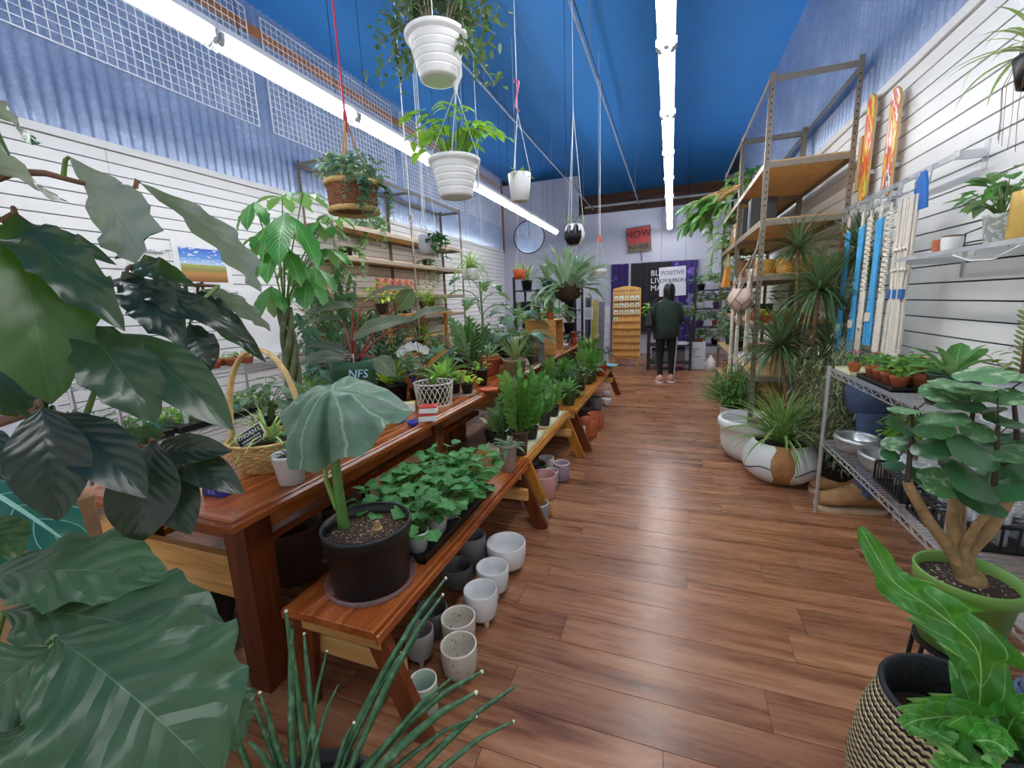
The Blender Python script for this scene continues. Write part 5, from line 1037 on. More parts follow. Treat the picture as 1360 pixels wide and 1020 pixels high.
for k, (x, y, m_, lab) in enumerate(((.86, 6.45, MPNK, 'dusty pink pot on the lowest right shelf'), (.88, 6.85, MPW, 'white cylinder pot on the lowest right shelf'), (.86, 7.3, MTERRA, 'terracotta pot on the lowest right shelf, farthest back'), (.84, 5.4, MPW, 'white pot on the lowest right shelf behind the white floor pots'))):
    cup('shelf_pot', lab, 'pot', (x, y, .317), .09, .075, .19, m_)
for k in range(3):
    b = MB(); b.box((.80, 5.55+.22*k, .737), (1.1, 5.72+.22*k, .78), .003); tag(b.build('folded_bundle', MPW, loc=(.9, 5.6+.22*k, .737)), 'white folded cotton bundle, '+ORD[k]+' on the low right shelf', 'bundle')
# macrame hangers hanging at the shelf's aisle edge
MROPE = plain('e6dfd2', .8, var=.08, scale=40, bump=.5, bscale=120, name='white_cotton_cord'); MROPG = plain('8d8172', .8, var=.1, name='grey_jute_cord')
def hanger(c, L, label, cords=10, w=.05, mat=MROPE, ring=True, knots=(.18, .5), tail=True):
    t = thing('macrame_hanger', label, 'macrame', c); c = Vector(c)
    if ring: b = MB(); b.tube([c+Vector((0, .05*math.cos(a), .05*math.sin(a)-.05)) for a in [2*PI*j/16 for j in range(17)]], .005, 5); b.build('ring', plain('d8cdb8', .5), t)
    b = MB()
    for k in range(cords):
        o = (k-(cords-1)/2)/cords*2*w; pts = []
        for i in range(13): s = i/12; sq = 1.0 if not knots else min(1, .25+min(abs(s-q) for q in knots)*7); pts.append(c+Vector((.012*math.sin(k*2.1), o*sq, -.1-L*s)))
        b.tube(pts, .006, 4)
    b.build('cords', mat, t, 'stuff')
    for q in knots or (): b = MB(); b.blob(c+Vector((0, 0, -.1-L*q)), (.02, .022, .025), 8, 6); b.build('knot', mat, t)
    return t
hanger((.69, 4.66, 1.72), .80, 'white cotton macrame hanger nearest on the right shelving edge', 14, .055)
hanger((.68, 5.2, 1.72), .95, 'white cotton macrame hanger second on the right shelving edge', 10, .045)
hanger((.68, 5.65, 1.7), 1.0, 'slim white cord macrame hanger third along the right shelving edge', 7, .035)
c = Vector((.60, 4.5, 1.46)); t = thing('netted_gourd_hanger', 'pale round planter held in a knotted jute net before the right shelving', 'hanging planter', c)
b = MB(); b.lathe([(.002, -.11), (.05, -.10), (.10, -.05), (.115, 0), (.10, .05), (.08, .085), (.072, .09), (.065, .08), (.09, .04), (.1, 0), (.05, -.08), (.002, -.09)], 22, c); b.build('planter', plain('d8bfae', .6, var=.12, scale=14), t)
b = MB()
for k in range(6):
    a = 2*PI*k/6
    for s in (-1, 1): b.tube([c+Vector((.117*math.cos(a), .117*math.sin(a), 0)), c+Vector((.103*math.cos(a+s*.5), .103*math.sin(a+s*.5), -.055)), c+Vector((.03*math.cos(a+s*.7), .03*math.sin(a+s*.7), -.117)), c+Vector((0, 0, -.16))], .005, 4)
    b.tube([c+Vector((.117*math.cos(a), .117*math.sin(a), 0)), c+Vector((.09*math.cos(a+.5), .09*math.sin(a+.5), .1)), c+Vector((.1, 0, .42))], .005, 4)
b.tube([c+Vector((0, 0, -.15)), c+Vector((0, 0, -.24))], [.02, .03], 6); b.tube([c+Vector((.1, 0, .41)), c+Vector((.16, .08, .75))], .006, 4); b.build('net', MROPG, t)
# big white floor pots
p = Z(1000, 608, 0)+Vector((0, .03, 0)); cup('white_urn_pot', 'large white rounded pot with rolled rim, left of the patched one', 'pot', p, .30, .26, .38, MGLW, n=40, wall=.03, prof=[(.17, 0), (.22, .012), (.272, .10), (.285, .2), (.287, .29), (.296, .295), (.312, .32), (.312, .35), (.298, .378)])
p = Z(1034, 643, 0)+Vector((.03, .14, 0)); t = thing('patched_white_pot', 'round-bellied white pot with brown patch and dark crack, striped plant in it', 'plant', p); c = Vector(p)
b = MB(); prof = [(.13, 0), (.19, .012), (.265, .08), (.285, .15), (.27, .23), (.225, .30), (.20, .325), (.188, .32), (.2, .29), (.24, .2)]; b.lathe(prof, 40, c); b.build('pot', MGLW, t)
b = MB(); n = 8; vs = []
for i, (r_, z_) in enumerate(prof[:7]):
    wv = .25+.06*math.sin(i*2.2)
    for j in range(n+1): a = -1.72+wv*(j/n-.5)*2*1.05; vs.append(c+Vector(((r_+.0025)*math.cos(a), (r_+.0025)*math.sin(a), z_+.001)))
b.add(vs, [(i*(n+1)+j, i*(n+1)+j+1, (i+1)*(n+1)+j+1, (i+1)*(n+1)+j) for i in range(6) for j in range(n)], True); b.build('brown_patch', plain('a9794a', .7, var=.2, scale=14), t)
b = MB()
for a0, a1 in ((-2.9, -2.0), (-1.42, -.5)): b.tube([c+Vector(((.285+.001)*math.cos(a), .286*math.sin(a), .15+.025*math.sin(a*5)-.01)) for a in [a0+(a1-a0)*i/12 for i in range(13)]], .0045, 4)
b.build('crack', plain('3c3a3c', .8), t)
b = MB(); b.disc(.205, .285, 24, c, .01); b.build('soil', MSOIL, t)
F = Foliage(); rosette(F, .29+0, 120, .74, .030, 12, 86, 'grass', 1.5, .35, nx=7); 
F.it = [(T, (q[0]+c.x, q[1]+c.y, q[2]), d, up, L, W) for T, q, d, up, L, W in F.it]; keep_in(F, -9, 1.46); F.joined('foliage', G['dracaena'], t)
p = Z(1085, 610, 0); t = thing('white_trough', 'white rectangular trough planter behind the patched pot', 'planter', p+Vector((.02, .2, 0))); c = Vector(p)+Vector((.02, .2, 0))
b = MB(); w, d, h = .30, .14, .22
vs = []
for z, k in ((0, .85), (h, 1.0)): vs += [c+Vector((a*w*k, e*d*k, z)) for a, e in ((-1,-1),(1,-1),(1,1),(-1,1))]
vs += [c+Vector((a*(w-.025), e*(d-.025), z)) for z in (h, h-.04) for a, e in ((-1,-1),(1,-1),(1,1),(-1,1))]
b.add(vs, [(3,2,1,0),(0,1,5,4),(1,2,6,5),(2,3,7,6),(3,0,4,7),(4,5,9,8),(5,6,10,9),(6,7,11,10),(7,4,8,11),(8,9,13,12),(9,10,14,13),(10,11,15,14),(11,8,12,15),(12,13,14,15)]); b.build('body', MGLW, t)
# tall dracaena with several heads, wispy bush, fine green bush
gm('dracdark', '3d5c38', '5d7a4a', '6d8060', rough=.4, nlat=1, trans=.15)
t = thing('dracaena_tree', 'tall dracaena with several spiky heads on bare canes by the right wall', 'tree', (1.12, 4.32, 0)); c = Vector((1.12, 4.32, 0))
b = MB(); b.lathe([(r_*1, z_) for r_, z_ in pot_profile(.16, .12, .30, rim=.008)], 24, c); b.build('pot', MPB, t); b = MB(); b.disc(.145, .26, 20, c); b.build('soil', MSOIL, t)
for k, (px, py, Y, n, L) in enumerate(((1088, 385, 4.2, 62, .46), (1152, 335, 4.25, 40, .4), (1035, 460, 4.3, 60, .46), (1060, 330, 4.5, 26, .36), (1100, 470, 4.35, 46, .42))):
    h = Yp(px, py, Y); b = MB(); b.tube([c+Vector((0, 0, .25)), c.lerp(h, .5)*1.0+Vector((0, .03, -.0)), h], [.022, .02, .016], 7); b.build('cane', MBARK, t)
    F = Foliage(); rosette(F, h.z, int(n*2.4), L*1.35, .024, -40, 80, 'grass', 1.0, .3, c=(h.x, h.y)); keep_in(F, -9, 1.40); F.joined('foliage', G['dracdark'], t)
gm('wispy', '8a9170', 'a9b08e', '9aa080', rough=.6, nlat=1)
t = thing('wispy_shrub', 'wispy grey-green fine-leaved shrub spilling by the chrome rack', 'shrub', (1.24, 3.72, 0)); c = Vector((1.22, 3.78, 0)); S = MB(); F = Foliage()
b = MB(); b.lathe([(r_, z_) for r_, z_ in pot_profile(.15, .11, .26, rim=.008)], 20, (1.24, 3.72, 0)); b.build('pot', MPB, t); b = MB(); b.disc(.135, .22, 18, (1.24, 3.72, 0)); b.build('soil', MSOIL, t)
for k in range(170):
    a = u_(0, 2*PI); r_ = u_(.05, .38); e = Vector((1.20+r_*math.cos(a)*.85, 3.8+r_*math.sin(a)*1.0, u_(.35, 1.25)-.3*r_)); S.tube([(1.24, 3.72, .2), ((1.24+e.x)/2*1.0, (3.72+e.y)/2, (e.z+.2)/2+.15), e], [.004, .003, .001], 3, False)
    for q in range(24): s = u_(.3, 1.05); pp = Vector((1.24, 3.72, .2)).lerp(e, s)+Vector((u_(-.05, .05), u_(-.05, .05), u_(-.05, .1))); F.leaf(tpl('grass', 3, 1, .9, .2), pp, (u_(-1, 1), u_(-1, 1), u_(-.8, .5)), (0, 0, 1), u_(.06, .11), .009)
S.build('stems', plain('7d7a5c', .7), t, 'stuff'); keep_in(F, -9, 1.45); F.joined('foliage', G['wispy'], t)
potted('fine_green_bush', 'fine bright-green bush in white pot left of the patched white pot', 'shrub', (.66, 4.95, 0), .14, .34, MPW, 'mid', lambda F, S, z: bush(F, z, 900, .36, .56, .06, .014, 'lance', S=S, droop=.35))
# ---- chrome hook bar with macrame on the right slatwall
t = thing('hook_bar', 'long chrome hook bar holding macrame straps on the right slatwall', 'rail', (1.40, 3.9, 2.1))
b = MB(); b.bar((1.36, 3.0, 2.16), (1.36, 4.95, 2.16), .012, .03, (0, 0, 1)); b.build('bar', MSTEEL, t)
for y in (3.05, 4.0, 4.9): b = MB(); b.box((1.355, y-.012, 2.14), (1.484, y+.012, 2.18)); b.box((1.478, y-.02, 2.08), (1.484, y+.02, 2.22)); b.build('bracket', MSTEEL, t)
HK = [(4.72, 2.05), (4.45, 2.05), (4.22, 2.03), (3.98, 2.03), (3.82, 2.03), (3.67, 2.05), (3.52, 2.02), (3.36, 2.04), (3.2, 2.06)]
for y, z in HK: b = MB(); b.tube([(1.355, y, 2.165), (1.335, y, 2.16), (1.33, y, 2.06), (1.27, y, 2.05), (1.265, y, 2.075)], .004, 5); b.build('hook', MSTEEL, t)
MBLUE2 = plain('4aa6dc', .75, var=.1, scale=40, name='sky_blue_cotton')
def strap(y, ztop, zbot, mat, label, w=.045, band=.2):
    t = thing('macrame_strap', label, 'macrame', (1.29, y, ztop)); c = Vector((1.29, y, ztop)); L = ztop-zbot
    b = MB(); b.tube([c+Vector((0, .0, .0)), c+Vector((.0, .012, -.05)), c+Vector((0, 0, -.12)), c+Vector((0, -.012, -.05)), c], .006, 5); b.build('loop', MROPE, t)
    b = MB(); n = 9
    for k in range(n):
        o = (k-(n-1)/2)/n*w*2; pts = [c+Vector((.008*(k % 2), o*(1.0 if s < .72 else .55 if s < .8 else 1.3)*(1-.25*math.sin(PI*min(1, s/.75))), -.10-(L-.10)*s)) for s in [i/10 for i in range(11)]]; b.tube(pts, .0065, 4)
    b.build('strands', mat, t, 'stuff'); b = MB(); z = -.10-(L-.1)*.77; b.lathe([(.001, -.03), (.028, -.03), (.028, .03), (.001, .03)], 10, c+Vector((0, 0, z)), False); b.build('binding', MROPE, t)
strap(4.22, 2.05, .98, MBLUE2, 'sky blue macrame strap with white binding, leftmost on the hook bar')
strap(3.96, 2.05, 1.04, MBLUE2, 'sky blue macrame strap with white binding, middle one on the hook bar')
strap(3.67, 2.06, 1.12, MBLUE2, 'sky blue macrame strap with white binding, right one on the hook bar')
def plait(y, ztop, zbot, label, w=.035):
    t = thing('macrame_plait', label, 'macrame', (1.29, y, ztop)); c = Vector((1.29, y, ztop)); L = ztop-zbot; b = MB()
    for k in range(16):
        z = -.05-k*.032
        for s in (-1, 1): b.tube([c+Vector((0, s*w, z)), c+Vector((-.01, 0, z-.012)), c+Vector((0, -s*w, z-.022))], .008, 4)
    b.tube([c, c+Vector((0, 0, -.55))], .008, 4); b.build('braid', MROPE, t); b = MB()
    for k in range(9): o = (k-4)/4*w; b.tube([c+Vector((.004*(k % 2), o, -.55)), c+Vector((0, o*1.1, -L))], .006, 4)
    b.build('fringe', MROPE, t, 'stuff')
plait(3.82, 2.04, 1.02, 'white knotted macrame plait between the blue straps, left one')
plait(3.52, 2.03, 1.08, 'white knotted macrame plait right of the blue straps')
t = thing('macrame_curtain', 'wide white macrame hanging with three blue bands right of the straps', 'macrame', (1.29, 3.30, 2.02)); c = Vector((1.29, 3.30, 2.02)); b = MB()
for k in range(26):
    o = (k-12.5)/12.5*.095; g = -.07 if k < 9 else 0 if k < 17 else .07
    pts = [c+Vector((.012*math.sin(k*2.3), o*.75+(g*.9+(o-g)*.5 if i >= 7 else o*.25)*(0 if i < 5 else (.0 if i < 7 else .25)) if False else o*(1-.25*math.exp(-((i-7)/1.1)**2)), -.95*i/12)) for i in range(13)]; b.tube(pts, .0065, 4)
b.build('strands', MROPE, t, 'stuff')
for g in (-.07, 0, .07): b = MB(); b.lathe([(.001, -.028), (.017, -.028), (.017, .028), (.001, .028)], 10, c+Vector((-.012, g, -.95*7/12)), False); b.build('blue_band', plain('2f6fae', .7), t)
for z in (.30, .42): b = MB(); b.tube([c+Vector((-.016, -.1+.02*i, -z+.012*(i % 2))) for i in range(11)], .008, 4); b.build('knot_row', MROPE, t)
b = MB()
for k in range(7): o = (k-3)*.016; b.tube([(1.30, 3.2+o*.3, 2.13), (1.295, 3.2+o, 2.08), (1.30, 3.2+o*1.5, 1.93)], [.008, .010, .008], 5)
t = thing('blue_tassel', 'bright blue cord tassel on the hook bar right end', 'tassel', (1.30, 3.2, 2.05)); b.build('cords', plain('2a6fc0', .7), t)
for k, (y, z, col, lab) in enumerate(((4.42, 1.98, 'c9372e', 'red paper tassel hanging on the hook bar'), (4.3, 2.0, 'c9cf3a', 'yellow-green paper tag hanging on the hook bar'))):
    t = thing('paper_tag', lab, 'tag', (1.30, y, z)); b = MB(); b.add([(1.30, y-.01, z), (1.30, y+.01, z), (1.31, y+.045, z-.26), (1.31, y-.045, z-.26), (1.305, y-.01, z), (1.305, y+.01, z), (1.315, y+.045, z-.26), (1.315, y-.045, z-.26)], [(0,1,2,3),(7,6,5,4),(0,4,5,1),(1,5,6,2),(2,6,7,3),(3,7,4,0)]); b.build('paper', plain(col, .5), t)
    b = MB(); b.tube([(1.302, y, z), (1.302, y, 2.09)], .002, 4); b.build('string', MROPE, t)
# painted boards
def board_mat(name, cols, sc):
    m, tt, bb = nt(name); tc = N(tt, 'ShaderNodeTexCoord'); mp = N(tt, 'ShaderNodeMapping'); mp.inputs['Scale'].default_value = (1, 3.2, 1); tt.links.new(tc.outputs['Object'], mp.inputs['Vector'])
    no = N(tt, 'ShaderNodeTexNoise', Scale=sc, Detail=3.0, Distortion=2.2); tt.links.new(mp.outputs[0], no.inputs['Vector']); r_ = ramp(tt, no.outputs['Fac'], [(.25+.5*i/(len(cols)-1), srgb(q)) for i, q in enumerate(cols)])
    tt.nodes[-1].color_ramp.interpolation = 'CONSTANT'; tt.links.new(r_, bb.inputs['Base Color']); bb.inputs['Roughness'].default_value = .35; return m
for k, (y, z0, z1, cols, lab) in enumerate(((4.44, 2.2, 2.98, ('6fae3a', 'd9d23a', 'e0632c', 'd4372a', 'e9e4d8', 'e08a3a'), 'narrow painted board in orange, yellow and green on the right wall'), (4.02, 2.14, 2.86, ('30503c', 'e9e4dc', 'c9402c', 'e0a53a', 'd9d84a', '3f7a44'), 'narrow painted board in red, white and dark green on the right wall'))):
    t = thing('painted_board', lab, 'board', (1.44, y, z0), 0); w = .075; n = 12; vs = []; 
    out = [(-w, .05), (-w*.8, .02), (-w*.3, 0), (w*.3, 0), (w*.8, .02), (w, .05)]; H_ = z1-z0
    ring = [(a, e) for a, e in out]+[(w, H_-.08), (w*.75, H_-.03), (w*.25, H_), (-w*.25, H_), (-w*.75, H_-.03), (-w, H_-.08)]
    for x in (1.432, 1.45): vs += [(x-(.02*(1-2*e/H_)**2), y+a, z0+e) for a, e in ring]
    m_ = len(ring); b = MB(); b.add(vs, [tuple(range(m_))]); b.build('painted_face', board_mat('painted_board_'+str(k), cols, 3.2), t); b = MB(); b.add(vs, [tuple(range(2*m_-1, m_-1, -1))]+[(j, m_+j, m_+(j+1) % m_, (j+1) % m_) for j in range(m_)]); b.build('plywood_edge', plain('c9a26a', .5), t)
    for zz in (z0+.2, z1-.2): b = MB(); b.box((1.44, y-.015, zz), (1.484, y+.015, zz+.03)); b.build('peg', MSTEEL, t)
b = MB(); b.box((1.41, 4.535, 2.30), (1.44, 4.585, 2.72), .003); t = thing('plywood_offcut', 'plain plywood plank on edge beside the shelving post', 'plank', (1.42, 4.56, 2.3)); b.build('board', plain('c9a06e', .6), t); b = MB(); b.box((1.42, 4.55, 2.5), (1.484, 4.57, 2.52)); b.build('peg', MSTEEL, t)
# glass shelf
t = thing('glass_shelf', 'glass shelf on chrome brackets on the right slatwall', 'shelf', (1.36, 2.7, 1.66)); b = MB(); b.box((1.22, 2.1, 1.655), (1.484, 3.16, 1.665)); b.build('glass_pane', glass('shelf_glass', 'd8ece6', .02), t)
b = MB(); b.box((1.205, 2.1, 1.648), (1.222, 3.17, 1.668)); b.build('front_rail', plain('d9dce0', .2, .4), t)
for y in (3.1, 2.5): b = MB(); b.bar((1.484, y, 1.64), (1.23, y, 1.64), .012, .03); b.box((1.478, y-.015, 1.55), (1.484, y+.015, 1.72)); b.build('bracket', MSTEEL, t)
b = MB(); b.tube([(1.21, 2.62, 1.64), (1.215, 2.5, 1.605), (1.215, 2.35, 1.60), (1.21, 2.2, 1.64)], .004, 5); b.build('white_cord', MPW, t)
cup('tricolour_cup', 'small white cup with brown band on the glass shelf', 'cup', (1.31, 2.86, 1.666), .042, .038, .08, MPW, lip=plain('7a4f45', .5)); cup('tricolour_cup', 'small terracotta cup beside the white cup on the glass shelf', 'cup', (1.32, 2.98, 1.666), .035, .03, .075, MTERRA)
potted('glass_shelf_plant', 'leafy green plant in pebbled glass pot on the glass shelf', 'plant', (1.33, 2.56, 1.666), .062, .13, speck('pebbled_glass', 'b9bfbd', 'e6ebea', .2, 60, .5), 'mid', lambda F, S, z: bush(F, z, 60, .13, .22, .08, .055, S=S))
cup('gold_vase', 'matte gold cylinder vase at the right edge of the glass shelf', 'vase', (1.31, 2.37, 1.666), .055, .055, .19, plain('c2a050', .45, .2))
t = thing('wire_caddy', 'black wire caddy behind the small cups on the glass shelf', 'caddy', (1.4, 2.8, 1.666)); b = MB()
for a, e in (((1.40, 2.95, 1.667), (1.40, 2.95, 1.76)), ((1.40, 2.95, 1.76), (1.42, 2.66, 1.80)), ((1.42, 2.66, 1.80), (1.42, 2.66, 1.667)), ((1.40, 2.95, 1.70), (1.42, 2.66, 1.70))): b.tube([a, e], .004, 5)
b.build('wires', MBLK, t)
# hanging spider plant, top right
t = thing('hanging_spider_plant', 'spider plant in dark hanging pot at the top right corner', 'hanging plant', D(1385, 70, 1.75)); c = Vector(t.location)
b = MB(); b.lathe([(.05, -.12), (.06, -.118), (.085, 0), (.08, .003), (.072, -.02)], 20, c); b.build('pot', MPB, t); b = MB(); b.disc(.074, -.02, 18, c); b.build('soil', MSOIL, t)
F = Foliage(); rosette(F, c.z-.01, 30, .42, .022, 5, 70, 'grass', 2.0, .3, c=(c.x, c.y), nx=8); F.joined('foliage', G['spider'], t)
S = MB()
for k in range(5): a = 2.6+k*.3; S.tube([c+Vector((.07*math.cos(a), .07*math.sin(a), 0)), c+Vector((.10*math.cos(a), .10*math.sin(a), -.1)), c+Vector((.09*math.cos(a)+.01*math.sin(k*3), .09*math.sin(a), -.22)), c+Vector((.085*math.cos(a), .10*math.sin(a), -.30-.02*k))], .0011, 4)
S.build('runners', MBROWNSTEM, t, 'stuff'); b = MB()
for k in range(3): b.tube([c+Vector((.08*math.cos(k*2.1), .08*math.sin(k*2.1), 0)), c+Vector((0, 0, .5))], .002, 4)
b.tube([c+Vector((0, 0, .5)), (c.x, c.y, HC+.02)], .002, 4); b.build('hanging_wire', MBLK, t)
# ---------------------------------------------------------------- chrome racks on the right
wire_rack(.98, 1.42, 1.90, 3.30, 1.02, (.52, 1.00), 'chrome wire rack by the right wall holding potted flowers and glassware')
wire_rack(.98, 1.42, .62, 1.84, 1.02, (.52, 1.00), 'chrome wire rack nearest the camera at the right edge')
ZR = 1.004
tray(0, 0, 1.0, 1.22, 3.02, 3.27, 'cream tray at the far end of the right chrome rack', ZR)
for k, (x, y, lf, fl, lab) in enumerate(((1.06, 3.14, 'mid', 'd92fa0', 'pink daisy flower in small terracotta pot on the cream tray'), (1.15, 3.1, 'mid', 'd9502f', 'small terracotta pot with red flower beside the pink daisy'))):
    o = potted('flower_pot', lab, 'plant', (x, y, ZR+.008), .035, .06, MTERRA, lf, lambda F, S, z: bush(F, z, 16, .04, .06, .05, .03), n=16)
    b = MB(); b.tube([(0, 0, .05), (.0, 0, .115)], .002, 4); b.build('flower_stem', MSTEM, o); F = Foliage()
    for q in range(14): a = 2*PI*q/14; F.leaf(tpl('oval', 3, 1, .4, .2), (0, 0, .115+.002*(q % 2)), (math.cos(a), math.sin(a), .12), (0, 0, 1), .034, .014)
    F.joined('flower', plain(fl, .5), o, None)
b = MB(); b.box((1.02, 2.55, ZR+.001), (1.3, 2.98, ZR+.008)); b.box((1.02, 2.55, ZR), (1.03, 2.98, ZR+.025)); b.box((1.29, 2.55, ZR), (1.3, 2.98, ZR+.025)); b.box((1.03, 2.55, ZR), (1.29, 2.56, ZR+.025)); b.box((1.03, 2.97, ZR), (1.29, 2.98, ZR+.025)); tag(b.build('plant_tray', MPB, loc=(1.16, 2.76, ZR)), 'black tray of small terracotta flower pots on the right chrome rack', 'tray')
k = 0
for x in (1.075, 1.165, 1.25):
    for y in (2.62, 2.72, 2.82, 2.92):
        o = potted('flower_pot', 'terracotta bedding-flower pot in black tray, '+['aisle', 'middle', 'wall'][k//4]+' row, '+ORD[k % 4]+' from the camera', 'plant', (x, y, ZR+.009), .04, .065, MTERRA, 'mid' if k % 3 else 'bright', lambda F, S, z: bush(F, z, 26, .055, .09, .05, .032), n=16, group='bedding flowers in the black tray')
        if k % 3 == 1:
            F = Foliage(); 
            for q in range(9): a = 2*PI*q/9; F.leaf(tpl('oval', 3, 1, .4, .2), (0, 0, .15), (math.cos(a), math.sin(a), .3), (0, 0, 1), .022, .014)
            F.joined('flower', plain(['f0f0ee', 'e59aa0'][k//3 % 2], .5), o, None)
        k += 1
potted('pitcher_leaf_plant', 'plant with long bright paddle leaves in dark green pot on the rack', 'plant', (1.16, 2.38, ZR), .088, .125, plain('1f3d36', .4), 'mid', lambda F, S, z: rosette(F, z, 15, .24, .07, 0, 75, 'obov', 1.1), rim=.004)
potted('small_succulent', 'small pale rosette succulent in black pot at the rack edge', 'plant', (1.07, 2.30, ZR), .035, .04, MPB, 'lime', lambda F, S, z: rosette(F, z, 18, .06, .02, 10, 80, 'obov', .6), n=14)
potted('upright_plant', 'upright woody-stemmed plant in square black pot by the right wall', 'plant', (1.31, 2.22, ZR), .09, .13, MPB, 'olive', lambda F, S, z: (uprights(F, S, z, 5, .28, .042, .013, 13, .2), bush(F, z, 60, .13, .16, .05, .022)), stem=MBROWNSTEM)
t = thing('clear_storage_box', 'clear plastic propagation box at the right edge of the rack', 'box', (1.2, 1.95, ZR)); x0, x1, y0, y1, h = 1.1, 1.36, 1.74-.0, 2.06, .13; c0 = ZR+.0
b = MB(); MCLR = glass('clear_box', 'e9eef0', .05)
for lo, hi in (((x0, 1.925, 0), (x1, 1.928, h)), ((x0, 2.06, 0), (x1, 2.063, h)), ((x0, 1.928, 0), (x0+.003, 2.06, h)), ((x1-.003, 1.928, 0), (x1, 2.06, h)), ((x0, 1.928, 0), (x1, 2.06, .003))): b.box((lo[0], lo[1], c0+lo[2]), (hi[0], hi[1], c0+hi[2]))
b.build('walls', MCLR, t); b = MB(); b.box((x0-.006, 1.918, c0+h), (x1+.006, 2.07, c0+h+.012), .003); b.build('lid', glass('frosted_lid', 'dfe6ea', .25), t)
cup('dark_clay_pot', 'brown clay pot at the near end of the right rack top', 'pot', (1.1, 1.55, ZR), .07, .055, .1, plain('7a4438', .6)); cup('dark_clay_pot', 'small grey cup beside the clay pot on the right rack', 'pot', (1.22, 1.6, ZR), .05, .04, .08, MGRYP)
# lower shelf: galvanised bowls, glassware
MGALV = plain('a9adb0', .35, .8, var=.12, scale=12, name='galvanised_metal'); ZL = .524
for k, (x, y, lab) in enumerate(((1.10, 3.1, 'oval galvanised metal bowl at the far end of the lower rack shelf'), (1.12, 2.78, 'oval galvanised metal bowl second on the lower rack shelf'))):
    t = thing('metal_bowl', lab, 'bowl', (x, y, ZL), 0, None, local=True); b = MB(); b.lathe([(.08, 0), (.105, .004), (.125, .055), (.132, .075), (.125, .092), (.108, .094), (.1, .08), (.095, .02), (.001, .015)], 32, sx=.9, sy=1.1); b.build('body', MGALV, t)
potted('parsley_pot', 'bright curly leafy herb in metal pot on the lower rack shelf', 'plant', (1.3, 3.0, ZL), .085, .1, MGALV, 'bright', lambda F, S, z: bush(F, z, 150, .12, .22, .05, .04, 'lobed', nx=6), rim=0)
def rackbox(x0, x1, y0, y1, z, h, label):
    t = thing('perforated_crate', label, 'crate', ((x0+x1)/2, (y0+y1)/2, z)); b = MB()
    for i in range(8): q = x0+(x1-x0)*i/7; b.box((q-.004, y0, z), (q+.004, y0+.004, z+h)); b.box((q-.004, y1-.004, z), (q+.004, y1, z+h))
    for i in range(10): q = y0+(y1-y0)*i/9; b.box((x0, q-.004, z), (x0+.004, q+.004, z+h)); b.box((x1-.004, q-.004, z), (x1, q+.004, z+h))
    b.build('slats', MBLK, t, 'stuff'); b = MB()
    for zz in (z, z+h-.012): b.box((x0-.003, y0-.003, zz), (x1+.003, y0+.005, zz+.012)); b.box((x0-.003, y1-.005, zz), (x1+.003, y1+.003, zz+.012)); b.box((x0-.003, y0+.005, zz), (x0+.005, y1-.005, zz+.012)); b.box((x1-.005, y0+.005, zz), (x1+.003, y1-.005, zz+.012))
    b.box((x0, y0, z), (x1, y1, z+.004)); b.build('rims', MBLK, t); b = MB()
    for i in range(1, 6): q = x0+(x1-x0)*i/6; b.box((q-.003, y0+.006, z+h-.02), (q+.003, y1-.006, z+h-.012))
    for i in range(1, 8): q = y0+(y1-y0)*i/8; b.box((x0+.006, q-.003, z+h-.02), (x1-.006, q+.003, z+h-.012))
    b.build('grid', plain('3a3c40', .5), t, 'stuff')
rackbox(1.02, 1.36, 2.34, 2.62, ZL, .11, 'black perforated crate on the lower rack shelf beside the metal bowls'); rackbox(1.02, 1.36, 1.96, 2.28, ZL, .11, 'black perforated crate of glass tubes at the near end of the lower shelf')
MCG = glass('drinking_glass', 'eef3f5', .03)
k = 0
for x in (1.10, 1.19, 1.28):
    for y in (2.02, 2.10, 2.18, 2.4, 2.48, 2.56):
        zz = ZL+.005; b = MB(); b.lathe([(.02, 0), (.024, .002), (.026, .16), (.024, .16), (.022, .006), (.001, .005)], 12, (x, y, zz)); tag(b.build('glass_tube', MCG, loc=(x, y, zz)), 'clear glass propagation tube in the '+('near' if y < 2.3 else 'far')+' crate, '+['aisle', 'middle', 'wall'][k//6]+' row, '+ORD[k % 3]+' from the camera', 'glass', 'glass tubes in the black crates'); k += 1
